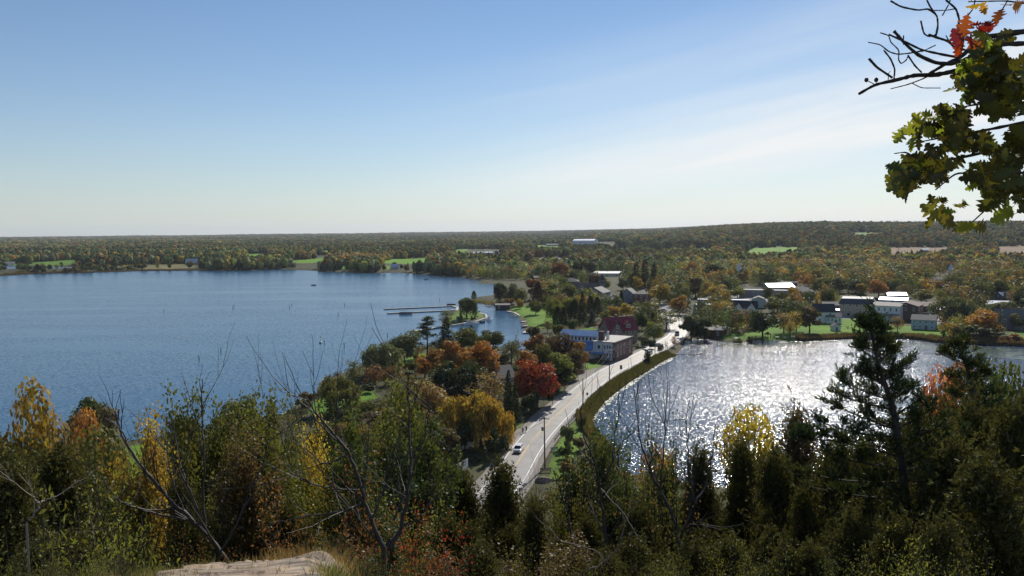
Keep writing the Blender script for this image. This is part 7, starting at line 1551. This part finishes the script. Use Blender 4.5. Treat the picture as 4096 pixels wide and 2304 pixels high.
for a in [
 ('plume',75,1560,42,210,'gold','golden larch-like tree at the left edge, tallest there'),
 ('juniper',40,1800,30,330,'juniper','dark juniper in front of the golden tree at the left edge'),
 ('plume',372,1648,120,150,'brightorange','ragged orange tree standing before the lake at left'),
 ('plume',210,1690,75,260,'tan','tan feathery tree left of the ragged orange one'),
 ('plume',330,1745,60,330,'olive','olive feathery tree in front of the ragged orange one'),
 ('plume',455,1770,70,170,'brown','brownish tree at the left of the lawn gap'),
 ('juniper',230,1790,24,420,'juniper','broad juniper at left above the pale dead branch'),
 ('juniper',20,1850,17,420,'juniper','dark juniper low at the left edge'),
 ('maple',700,1605,24,290,'olive','olive maple with golden tips right of the lawn gap'),
 ('maple',640,1700,22,180,'gold','golden-leaved maple low beside the lawn gap'),
 ('maple',880,1650,25,260,'olive','olive-green maple between the two pointed ones'),
 ('maple',1050,1615,27,270,'olive','tall grey-olive maple below the lake'),
 ('maple',1140,1640,24,200,'olive','small olive maple left of the shore spruce'),
 ('maple',960,1750,19,300,'brown','brownish leafy maple low in the left thicket'),
 ('airy',1235,1690,30,210,'yellow','bright yellow maple left of the big green one'),
 ('airy',1190,1860,22,260,'olive','olive undergrowth maple under the bright one'),
 ('airy',1330,1830,24,240,'gold','golden thin maple under the big green one'),
 ('maple',1560,1560,25,350,'olive','big olive maple with a rounded top in the centre left'),
 ('maple',1690,1690,23,240,'green','right-hand shoulder maple of the big rounded olive one'),
 ('maple',1440,1680,24,240,'green','left-hand shoulder maple of the big rounded olive one'),
 ('maple',1580,1800,20,380,'dark','dark maple under the big rounded olive one'),
 ('sumac',1400,1830,16,150,'rust','rusty-leaved sumac in front of the left shoulder maple'),
 ('sumac',1520,1990,14,130,'rust','red-orange sumac between the bare forked trunks'),
 ('sumac',1640,2050,12.5,200,'red','deep red sumac low right of the bare forked trunks'),
 ('juniper',2010,1850,23,330,'juniper','juniper with outstretched sprays beside the near road'),
 ('juniper',1850,1880,24,300,'juniper','dark juniper left of the outstretched one'),
 ('juniper',2140,2010,20,260,'juniper','dark juniper below the end of the road'),
 ('bare',2150,1830,22,150,'tan','bare twiggy sapling in front of the road edge line'),
 ('bare',2270,1720,22,150,'tan','bare sapling left of the dark maple clump'),
 ('maple',2450,1745,30,240,'green','dark green maple clump left of the pond glitter'),
 ('maple',2380,1830,26,240,'dark','darker maple in front of the road bench'),
 ('maple',2560,1780,27,200,'green','right part of the dark maple clump by the glitter'),
 ('airy',2300,1930,22,200,'olive','thin olive maple right of the road end'),
 ('bare',2400,1640,21,140,'tan','tall bare sapling in front of the pond, leftmost'),
 ('bare',2500,1610,22,140,'tan','tall bare sapling in front of the pond, second'),
 ('bare',2590,1620,20,150,'tan','tall bare sapling in front of the pond, third'),
 ('bare',2680,1600,22,150,'tan','tall bare sapling in front of the pond, fourth'),
 ('bare',2760,1640,20,150,'tan','tall bare sapling in front of the pond, rightmost'),
 ('crowned',2625,1790,50,150,'amber','faint orange-yellow tree before the pond glitter'),
 ('airy',2590,1880,24,200,'olive','thin olive maple low before the glitter'),
 ('crowned',3010,1630,45,250,'yellow','yellow-crowned thin tree against the glitter'),
 ('column',2800,1800,27,150,'juniper','slim juniper rising before the pond'),
 ('column',2975,1770,29,130,'juniper','slim dark juniper under the yellow-crowned tree'),
 ('column',3195,1650,34,150,'brown','brownish spindly conifer right of the yellow-crowned tree'),
 ('juniper',3100,1800,26,300,'juniper','juniper spreading left of the big pine'),
 ('plume',3760,1505,50,250,'pink','coral-pink maple behind the junipers at right'),
 ('plume',3900,1490,46,260,'rust','reddish tree behind the junipers at right'),
 ('plume',4010,1480,42,200,'green','rounded green tree at the right edge over the junipers'),
 ('plume',4080,1500,38,160,'green','green tree cut by the right edge'),
 ('juniper',3700,1650,27,360,'juniper','juniper right of the big pine trunk'),
 ('juniper',3900,1600,24,380,'juniper','broad juniper mass at right'),
 ('juniper',4060,1600,20,360,'juniper','juniper mass at the right edge'),
 ('juniper',3350,1760,22,360,'juniper','juniper left of the big pine trunk'),
 ('juniper',3800,1750,18,460,'juniper','broad near juniper low at right'),
 ('juniper',3980,1850,14,560,'juniper','nearest broad juniper at the lower right'),
 ('walnut',360,2030,12.5,280,'ygreen','bright yellow-green leafy shrub at the lower left'),
 ('walnut',405,1915,13.5,80,'ygreen','thin sprig shrub rising behind the bright leafy shrub'),
 ('sumac',800,2140,11.5,120,'rust','reddish dry shrub above the rock ledge'),
]: fore(*a,group=GF,seed=None)
PX=np.array([-60,0,150,330,480,560,620,720,830,1000,1150,1200,1300,1400,1500,1650,1750,1850,1950,2050,2150,2250,2330,2450,2560,2640,2750,2850,3000,3150,3300,3500,3650,3700,3850,4000,4160])
PY=np.array([1640,1640,1720,1760,1960,1960,1700,1680,1700,1680,1700,1800,1800,1700,1640,1640,1760,1900,1930,1900,2010,2010,1840,1800,1820,1900,1920,1930,1900,1800,1720,1680,1680,1620,1560,1560,1560])
made=0
fill=[]
for row,(d0,d1,dy0,dy1,step) in enumerate(((34,52,20,90,120),(24,32,90,200,135),(17,22,190,330,150),(12.5,15.5,330,520,175))):
    x=-40
    while x<4150:
        xx=x+fr_.uniform(-50,50); d=fr_.uniform(d0,d1); top=float(np.interp(xx,PX,PY))+fr_.uniform(dy0,dy1)
        if xx<700: top=max(top,1800+row*60); 
        top=min(top,2210-fr_.uniform(0,60))
        if row==3 and 600<xx<1350: x+=step; continue
        if xx<600 and row<2: kd=fr_.choice(['airy','maple','juniper'])
        elif row>=2 and xx<600: kd=fr_.choice(['juniper','juniper','shrub'])
        elif xx<1750: kd=fr_.choice(['maple','maple','airy','juniper'])
        elif xx<2050: kd='juniper'
        elif xx<2750: kd=fr_.choice(['maple','airy','juniper','bare'])
        else: kd=fr_.choice(['juniper','juniper','juniper','column'])
        col=dict(juniper=['juniper'],column=['juniper'],maple=['olive','dark','olive','brown'],airy=['olive','green','brown','olive'],bare=['tan'],sumac=['rust','olive'],shrub=['olive','juniper'])[kd]; col=fr_.choice(col)
        fill.append((kd,xx,top,d,step*1.9 if kd!='column' else step,col,row)); x+=step
word={'maple':'leafy maple','airy':'thin-leafed young maple','juniper':'bushy juniper','column':'slim juniper','bare':'bare sapling','sumac':'feathery sumac','shrub':'small-leafed shrub'}
where=['far down the slope','halfway down the slope','in the near thicket','nearest to the lookout']
for kd,x,top,d,w,col,row in fill:
    lb='%s %s %s'%(NAMES_[col],word[kd],where[row]); fore(kd,x,top,d,w,col,lb,group='%s %ss %s'%(NAMES_[col],word[kd],where[row]))
# low leafy plants along the bottom of the view
bot=[]
for i in range(46):
    x=fr_.choice([fr_.uniform(1290,2700),fr_.uniform(1290,2200),fr_.uniform(0,560),fr_.uniform(2200,4090)]); d=fr_.uniform(7.2,10.5); bot.append((x,d))
bot=[(x,d) for x,d in bot if not 540<x<1330]
for x,d in bot:
  cc=fr_.choice(['ygreen','olive','green','olive','juniper']); fore(fr_.choice(['shrub','shrub','walnut']),x,2215+fr_.uniform(-40,70),d,fr_.uniform(110,220),cc,'low %s shrub at the very bottom of the view'%NAMES_[cc],group='low %s shrubs at the bottom of the view'%NAMES_[cc],hmin=0.35)
# ---- two forked bare trees, traced branch by branch, each at its own distance
def PT(px,py,dist): v=M3@np.array([(px-2048)/F,-(py-1152)/F,-1.0]); return CO+v/np.linalg.norm(v)*dist
def traced(name,label,d,lines,cat='tree',twig=True,seed=0,spread=.6,mat=None,tl=.9,dens=.28):
    rg=np.random.default_rng(seed); b=PT(*lines[0][0][0],d); base=Vector((b[0],b[1],H1(b[0],b[1])-0.1)); o=empty(name,base,0,label,cat); tb=TB(6); tw=TB(4); B=np.array(base)
    for li,(pts,r0,r1) in enumerate(lines):
        dd=d+np.cumsum(np.r_[0,rg.normal(size=len(pts)-1)*spread*.3]) if li else np.full(len(pts),d)
        P=np.array([PT(x,y,q) for (x,y),q in zip(pts,dd)])-B
        t=np.linspace(0,len(P)-1,len(P)*4); Q=np.stack([np.interp(t,np.arange(len(P)),P[:,j]) for j in range(3)],1); Q[1:-1]=(Q[:-2]+2*Q[1:-1]+Q[2:])/4; Q+=rg.normal(size=Q.shape)*0.008
        if li==0: Q=np.vstack([[Q[0][0],Q[0][1],-0.4],Q])
        k=d/F; rad=np.linspace(r0*.68,r1*.75,len(Q))*k; tb.add(Q,rad)
        if twig:
            for i in range(2,len(Q)):
                if rg.random()<dens:
                    dv=Q[i]-Q[i-1]; dv/=np.linalg.norm(dv)+1e-9; a=rg.normal(size=3); nd=dv*.7+a*.45+np.array([0,0,.35]); nd/=np.linalg.norm(nd); tips=[]; grow(rg,tw,Q[i],nd,tl*rg.uniform(.4,1.1),rad[i]*.45+.003,1,tips,.25,2,.5,.1,.7)
    tb.mesh('trunk',TWIG); link('trunk',tb.mesh('trunk',mat or TWIG),o)
    if tw.V: link('twigs',tw.mesh('twigs',mat or TWIG),o)['kind']='stuff'
    return o
traced('bare_tree','bare leaning tree with a long left limb above the rock ledge',13.5,[([(905,2240),(840,2150),(770,2080),(700,2020),(620,1930),(540,1830),(490,1750),(470,1690),(476,1635)],13,3),([(820,2130),(812,2000),(818,1850),(810,1700),(806,1515)],8,2),([(740,2080),(640,2060),(540,2030),(450,1985)],7,2),([(830,2140),(770,1990),(720,1880),(660,1790),(600,1740)],6,2),([(700,2020),(640,1960),(575,1900),(580,1820)],4,1.5),([(880,2210),(960,2080),(1000,1950),(1060,1850),(1070,1720)],6,2)],seed=1)
traced('bare_tree','dark forked bare tree with V-shaped trunks in the centre left',12.0,[([(1535,2190),(1500,2120),(1460,2010),(1430,1900),(1395,1810),(1340,1740),(1270,1660),(1225,1590)],15,3),([(1555,2195),(1600,2120),(1628,2010),(1640,1900),(1638,1750),(1636,1600),(1630,1500)],15,3),([(1432,1960),(1360,1955),(1290,1950),(1210,1920),(1150,1880)],6,2),([(1395,1815),(1300,1860),(1230,1800),(1200,1740)],5,1.5),([(1628,1990),(1560,1950),(1490,1920)],5,2),([(1636,1850),(1700,1760),(1720,1650),(1700,1560)],5,1.5),([(1340,1740),(1350,1660),(1352,1590)],4,1.5),([(1600,2120),(1690,2060),(1720,1990)],5,1.5),([(1460,2010),(1350,2050),(1240,2060),(1080,2100)],6,2),([(1575,2080),(1610,1990),(1640,1940)],7,3)],seed=2)
traced('bare_tree','slender bare tree with several upright stems before the pond',16,[([(2900-180,2190),(2690,2060),(2650,1980),(2600,1880),(2560,1760),(2545,1640)],11,2),([(2720,2150),(2780,2020),(2830,1930),(2850,1820),(2860,1700)],8,2),([(2640,1960),(2650,1850),(2660,1700),(2668,1560)],6,1.5),([(2780,2020),(2760,1900),(2750,1780),(2740,1650)],6,1.5)],seed=3)
traced('bare_tree','thin dark bare tree rising right of the road end',17,[([(2430,2200),(2410,2060),(2400,1950),(2380,1850),(2330,1740),(2320,1640)],11,2),([(2290,2180),(2270,2050),(2240,1960),(2210,1880)],7,2),([(2400,1950),(2450,1850),(2460,1730),(2480,1620)],6,1.5),([(2560,2170),(2500,2060),(2440,2000),(2400,1950)],6,3)],seed=4)
traced('dead_branch','pale dead branch curving out of the juniper at left',11.5,[([(110,2090),(140,2050),(160,2020),(175,2000),(220,1990)],5,3),([(160,2020),(140,1995),(122,1980)],4,2)],cat='branch',seed=5,mat=principled('dead_wood',(0.24,0.21,0.18),0.7),dens=.15,tl=.4)
traced('dead_branch','pale crooked dead twig lying low at the bottom centre',11.0,[([(2340,2290),(2420,2250),(2480,2190),(2500,2090),(2470,2000)],6,2),([(2420,2250),(2380,2200),(2240,2170),(2200,2110)],4,1.5)],cat='branch',seed=6,mat=principled('dead_wood2',(0.13,0.11,0.10),0.7),dens=.2,tl=.5)
# ---- the big dark pine at right
def px_pine(label,d,trunk,tips,rng_seed,r0,n_small=60,size=.15,tuft=60,rad_small=(.35,1.0)):
    rg=np.random.default_rng(rng_seed); b=PT(*trunk[0],d); base=Vector((b[0],b[1],H1(b[0],b[1])-.2)); B=np.array(base); o=empty('pine_tree',base,0,label,'tree'); tb=TB(7)
    P=np.array([PT(x,y,d) for x,y in trunk])-B; n=len(P); t=np.linspace(0,n-1,n*3); Q=np.stack([np.interp(t,np.arange(n),P[:,j]) for j in range(3)],1); Q[1:-1]=(Q[:-2]+2*Q[1:-1]+Q[2:])/4
    Q=np.vstack([[Q[0][0],Q[0][1],-.5],Q]); tb.add(Q,np.linspace(r0,.02,len(Q))); tr=tb.mesh('trunk',BARK); link('trunk',tr,o); br=TB(5); Ps=[];D=[]
    def branch(a,e,r,m):
        c=curve3(a,e,rg,.06,7); c[:,2]+=-0.06*np.linalg.norm(e-a)*np.sin(np.linspace(0,np.pi,7)); br.add(c,np.linspace(r,r*.25,7)); L_=np.linalg.norm(e-a)
        nsub=max(3,int(L_*5.5))
        for i in range(nsub):
            q=rg.uniform(.22,1); p=np.array([np.interp(q,np.linspace(0,1,7),c[:,j]) for j in range(3)]); dv=(e-a)/L_; sd_=rg.normal(size=3); sd_[2]=abs(sd_[2])*.9+.15; nd=dv*.55+sd_*.6; nd/=np.linalg.norm(nd); l=rg.uniform(.15,.42)*(1.25-q)+.12; p2=p+nd*l; br.add([p,(p+p2)/2+rg.normal(size=3)*.01,p2],[r*.3,r*.22,.004])
            k=int(m*rg.uniform(.6,1.2)); tt=rg.uniform(.15,1.08,k)[:,None]; Ps.append(p+(p2-p)*tt+rg.normal(size=(k,3))*.045); D.append(np.tile(nd*.7+np.array([0,0,.35]),(k,1)))
    def tr_at(py):
        ys=np.array([y for x,y in trunk]); xs=np.array([x for x,y in trunk]); o_=np.argsort(ys); return float(np.interp(py,ys[o_],xs[o_]))
    for (x,y,y0) in tips:
        a=PT(tr_at(y0),y0,d)-B; e=PT(x,y,d+rg.uniform(-.6,.6))-B; branch(a,e,.028,tuft)
    y_top=trunk[-1][1]; y_bot=trunk[0][1]
    for i in range(n_small):
        y0=y_top+(y_bot-y_top)*(i+.5)/n_small*.92; a=PT(tr_at(y0),y0,d)-B; an=rg.uniform(0,6.283); f=(y0-y_top)/(y_bot-y_top); l=rad_small[0]+(rad_small[1]-rad_small[0])*f*rg.uniform(.5,1.3); e=a+np.array([math.cos(an)*l,math.sin(an)*l,l*.35]); branch(a,e,.014,int(tuft*.8))
    link('branches',br.mesh('branches',BARK),o); P_=np.concatenate(Ps); Dd=np.concatenate(D); Dd/=np.linalg.norm(Dd,axis=1)[:,None]
    c=link('crown',sprigs(P_,Dd,rg,2,size,.22,.45),o); b_=C_['conifer']; c.color=(b_[0]*1.3,b_[1]*1.3,b_[2]*1.2,1)
    return o
px_pine('big dark pine with outstretched arms standing before the pond at right',19.5,[(3630,2080),(3618,1960),(3608,1850),(3590,1740),(3575,1640),(3548,1560),(3520,1480),(3500,1400),(3488,1340),(3478,1275)],
 [(3398,1462,1535),(3640,1444,1530),(3352,1580,1640),(3662,1535,1600),(3300,1600,1720),(3240,1672,1745),(3800,1687,1770),(3440,1395,1440),(3560,1400,1450),(3420,1345,1400),(3545,1340,1380),(3180,1760,1830),(3760,1620,1720),(3690,1590,1660),(3220,1720,1800),(3300,1820,1880),(3900,1800,1880),(3150,1880,1930),(3780,1900,1960),(3250,1950,2000),(3450,1300,1345),(3510,1300,1340),(3860,1740,1820),(3330,1500,1600),(3620,1490,1560),(3440,1490,1550)],11,.105,n_small=34,size=.13,tuft=38,rad_small=(.2,.75))
px_pine('second smaller dark pine with a long left arm at the upper right of the slope',30,[(3930,1760),(3905,1640),(3885,1540),(3868,1470),(3845,1410),(3822,1360)],
 [(3740,1403,1455),(3765,1415,1470),(3930,1440,1500),(3780,1500,1560),(3960,1490,1550),(3800,1370,1400),(3860,1375,1410),(3800,1560,1620),(4000,1560,1640)],12,.12,n_small=24,size=.15,tuft=30,rad_small=(.25,1.0))
# ---- oak overhanging at the upper right, a few metres from the camera
def oak():
    rg=np.random.default_rng(4); d=4.4; az_=R(44); tx,ty=math.sin(az_)*5.6,math.cos(az_)*5.6; base=Vector((tx,ty,H1(tx,ty)-.2)); B=np.array(base)
    o=empty('oak_tree',base,0,'oak branch hanging in from the upper right with lobed green and red leaves','tree')
    tb=TB(12); tb.add([(0,0,-.6),(0.03,0,1.2),(0,.05,2.5),(.1,0,4.5),(.2,.1,7)],[.24,.2,.17,.13,.06]); link('trunk',tb.mesh('trunk',BARK),o)
    S=lambda L_:[(3300+x/1.4485,y/1.4485) for x,y in L_]
    lines=[([(195,545),(290,490),(420,462),(520,435),(640,435),(760,410),(830,400),(1000,380),(1300,330)],5.5,13),([(600,430),(700,370),(790,330),(850,270),(930,215),(1100,190),(1400,150)],6,12),([(400,180),(470,260),(540,320),(640,365),(740,372),(850,330),(960,260),(1200,250)],5,9),
      ([(370,200),(460,240),(560,290),(700,320),(790,335)],3,5),([(255,340),(300,390),(390,450)],5,4),([(340,290),(380,340),(405,400),(400,455)],3,3),([(250,245),(320,258),(370,300),(420,315),(480,310),(560,295)],2,3),
      ([(320,190),(370,205),(380,245),(430,290),(425,345),(440,370),(470,350),(485,320)],2,2.5),([(480,320),(520,380),(560,420)],3,3),([(380,5),(440,40),(540,60),(600,50),(650,90),(655,150),(640,205),(600,212),(572,195),(555,120)],3.2,3),([(590,0),(610,40),(650,95)],3,3),
      ([(600,200),(640,215),(720,240),(770,300),(760,330)],4,5),([(700,0),(760,50),(780,120),(770,150),(800,190),(800,240),(780,330)],3.5,5),([(680,90),(720,20),(730,-20)],2.5,2),([(870,0),(860,50),(810,110),(800,190)],2.5,3),([(500,480),(560,510),(670,510)],2,2),([(380,515),(480,490),(560,460),(600,440)],2,3),
      ([(735,1340),(850,1290),(920,1225),(1000,1150),(1150,1050)],2,4),([(1060,1280),(1040,1190),(1080,1100)],2.2,3),([(830,10),(900,8),(1050,5),(1160,20)],2,3),([(970,150),(1000,100),(1060,0)],2,2.5),
      ([(400,890),(470,880),(560,940),(700,930),(850,900),(1200,820)],2,7),([(640,1100),(760,1000),(900,1010),(1200,1000)],2.5,7),([(560,820),(720,790),(900,760),(1200,700)],2.5,7),([(800,620),(900,600),(1200,560)],3,7),([(640,220),(655,160)],3,3),([(240,465),(290,490)],1.6,1.6),([(296,462),(298,492)],1.4,1.4),([(365,470),(370,420),(380,412)],1.5,1.2),([(620,60),(700,60),(760,50)],2,2),([(640,262),(560,300)],2.4,2),([(700,205),(720,240)],2,2),([(455,205),(455,260)],2.2,2)]
    br=TB(6)
    for L_,r0,r1 in lines:
        P=S(L_); q=d+rg.uniform(-.12,.12); Q=np.array([PT(x,y,q+(0.25*(x-3400)/600)) for x,y in P])-B; n=len(Q); t=np.linspace(0,n-1,n*5); Qq=np.stack([np.interp(t,np.arange(n),Q[:,j]) for j in range(3)],1)
        for _ in range(2): Qq[1:-1]=(Qq[:-2]+2*Qq[1:-1]+Qq[2:])/4
        rad=np.linspace(r0,r1,len(Qq))*d/F*0.95*(1+.10*rg.normal(size=len(Qq))); br.add(Qq,np.abs(rad))
    for x,y in ((240,463),(297,463)): c=np.array([PT(3300+x/1.4485,y/1.4485,d)-B]); 
    link('branches',br.mesh('branches',TWIG),o)
    gb=MB()
    for x,y in ((240,463),(297,463)): c=PT(3300+x/1.4485,y/1.4485,d)-B; gb.lathe([(.001,-.012),(.008,-.008),(.011,0),(.008,.008),(.001,.012)],tuple(c),8)
    gb.build('galls',TWIG,o,smooth=True)
    prof=[(0,.01),(.10,.015),(.17,.13),(.21,.20),(.27,.09),(.33,.24),(.40,.31),(.46,.12),(.53,.34),(.60,.40),(.66,.16),(.72,.29),(.79,.31),(.84,.12),(.90,.15),(.95,.10),(1,.005)]
    def leaf_mesh(name,C,size,mat,colr,nd=None):
        V=[];Fc=[];T_=[]
        for i,c in enumerate(C):
            s=size*rg.uniform(.75,1.25); u=rg.normal(size=3)*.75+np.array([-.5,.1,-.35]); u/=np.linalg.norm(u); w=rg.normal(size=3)*.8+np.array([0,-1.0,.25]); v=np.cross(u,w); v/=np.linalg.norm(v); k=np.cross(u,v); b0=len(V); bend=rg.uniform(-.6,.6); cup=rg.uniform(-.3,.3)
            for t,h in prof:
                jl=rg.uniform(.75,1.15); jr=rg.uniform(.75,1.15)
                for q,hh in ((-1,h*jl),(0,0),(1,h*jr)): V.append(c+u*s*(t-.2)+v*s*hh*q+k*s*(bend*t*t+cup*hh))
            for j in range(len(prof)-1):
                for q in (0,1): a=b0+j*3+q; Fc.append((a,a+1,a+4,a+3)); T_.append(0)
            tv=rg.random(); T_[-2*(len(prof)-1):]=[tv]*(2*(len(prof)-1))
        me=np_mesh(name,np.array(V),np.array(Fc),mat,tint=T_); q=link(name,me,o); q.color=(*colr,1); return q
    poly=np.array(S([(890,190),(1250,150),(1250,1230),(1000,1205),(900,1230),(860,1300),(810,1250),(720,1270),(620,1220),(590,1240),(570,1150),(500,1130),(460,1160),(400,1120),(365,1060),(375,970),(470,930),(560,900),(480,860),(445,790),(500,730),(600,680),(690,620),(720,560),(750,500),(810,470),(780,390),(860,340),(890,240)]))
    poly=(poly-np.array([4000,540]))*np.array([.91,.93])+np.array([4000,540]); Q=rg.uniform(poly.min(0),poly.max(0),(5000,2)); Q=Q[pip(Q,poly)]; g=vnoise(Q[:,0],Q[:,1],75,3)*.6+vnoise(Q[:,0],Q[:,1],38,4)*.4; inner=np.clip(pdist(Q,poly)/120,0,1); Q=Q[(g+inner*.05>.495)][:900]
    C=np.array([PT(x,y,d+rg.uniform(-.7,.9))-B for x,y in Q]); leaf_mesh('leaves',C,.080,OAKLEAF,(0.056,0.056,0.008))  # main leaf mass: crown's self-shadow put into this darkened green
    E=S([(470,740),(500,790),(560,720),(640,700),(400,970),(420,1080),(700,620),(790,510),(860,420),(850,360),(870,400),(960,210),(930,230),(700,1240),(760,1230),(850,1290),(870,1310),(660,1250),(1070,1200),(1080,1230),(640,1230),(830,500),(900,440),(1000,660),(620,740),(900,1050),(820,1180),(1000,1060),(500,980),(660,690)])
    leaf_mesh('lit_tint_leaves',np.array([PT(x+rg.normal()*6,y+rg.normal()*6,d-rg.uniform(.3,.6))-B for x,y in E+E]),.085,OAKLEAF,(0.26,0.28,0.03))  # crown-edge leaves: sunlit look put into their brighter yellow-green colour
    E=S([(930,130),(900,160),(860,190),(840,200),(820,230),(780,250),(760,265),(790,245),(820,100),(880,170),(910,140)]); leaf_mesh('red_leaves',np.array([PT(x,y,d-rg.uniform(.1,.4))-B for x,y in E]),.085,OAKLEAF,(0.30,0.005,0.009))
    E=S([(930,15),(910,30),(850,8),(1020,60),(1110,15),(1130,25),(1140,5),(840,240),(710,640)]); leaf_mesh('orange_leaves',np.array([PT(x,y,d-rg.uniform(0,.3))-B for x,y in E]),.075,OAKLEAF,(0.50,0.22,0.03))
OAKLEAF=leaf_material('oak_leaf',None,trans=.42,gloss=.03)
oak()
# ---- grasses on the lookout
def grasses():
    rg=np.random.default_rng(6); n=52000; a=np.radians(rg.uniform(-36,4,n)); r=rg.uniform(4.8,11.5,n); X=np.sin(a)*r; Y=np.cos(a)*r
    Z=height(np.stack([X,Y],1)); px=2048+F*np.tan(a); 
    dens=vnoise(X,Y,.5,2)*.6+vnoise(X,Y,.18,3)*.4; ledge_=(px>780)&(px<1210)&(r<8.8); keep=(dens>.42)&~(ledge_&(rg.random(n)<.96)); X,Y,Z,px=X[keep],Y[keep],Z[keep],px[keep]; n=len(X)
    h=rg.uniform(.06,.20,n)*(.6+.9*vnoise(X,Y,.6,5)); D=np.stack([rg.normal(size=n)*.4,rg.normal(size=n)*.4,np.ones(n)],1); b=np.stack([X,Y,Z-.02],1); t=b+D*h[:,None]; w=rg.normal(size=(n,3))*np.array([1,1,0]); w/=np.linalg.norm(w,axis=1)[:,None]; w*=.0035; mid=(b+t)/2+D*0.02
    V=np.stack([b-w,mid-w,t,mid+w],1).reshape(-1,3); me=np_mesh('grass',V,np.arange(4*n).reshape(n,4),WOOD,tint=rg.random(n)); 
    k=vnoise(X,Y,1.1,9)[:,None]; c=np.where(k>.55,np.array([[.30,.17,.10]]),np.where(k>.4,np.array([[.30,.24,.12]]),np.array([[.14,.16,.05]])))*rg.uniform(.6,1.2,(n,1)); set_point_color(me,np.repeat(c,4,0)); tag(link('grass',me),'dry reddish and green grass tufts round the rock ledge','grass',kind='stuff')
grasses()
ordinal_labels()

# ================================================================== haze: the air itself
def haze():
    m=bpy.data.materials.new('haze'); m.use_nodes=True; t=m.node_tree; t.nodes.clear(); out=N(t,'ShaderNodeOutputMaterial'); v=N(t,'ShaderNodeVolumePrincipled')
    v.inputs['Color'].default_value=(0.78,0.86,1.0,1); v.inputs['Density'].default_value=3.3e-5; v.inputs['Anisotropy'].default_value=0.3; L(t,v.outputs[0],out.inputs['Volume'])
    o=MB().box(-14500,14500,-14500,14500,-3.0,175).build('haze',m); tag(o,'pale blue air haze lying over the whole landscape','haze',kind='stuff')
haze()
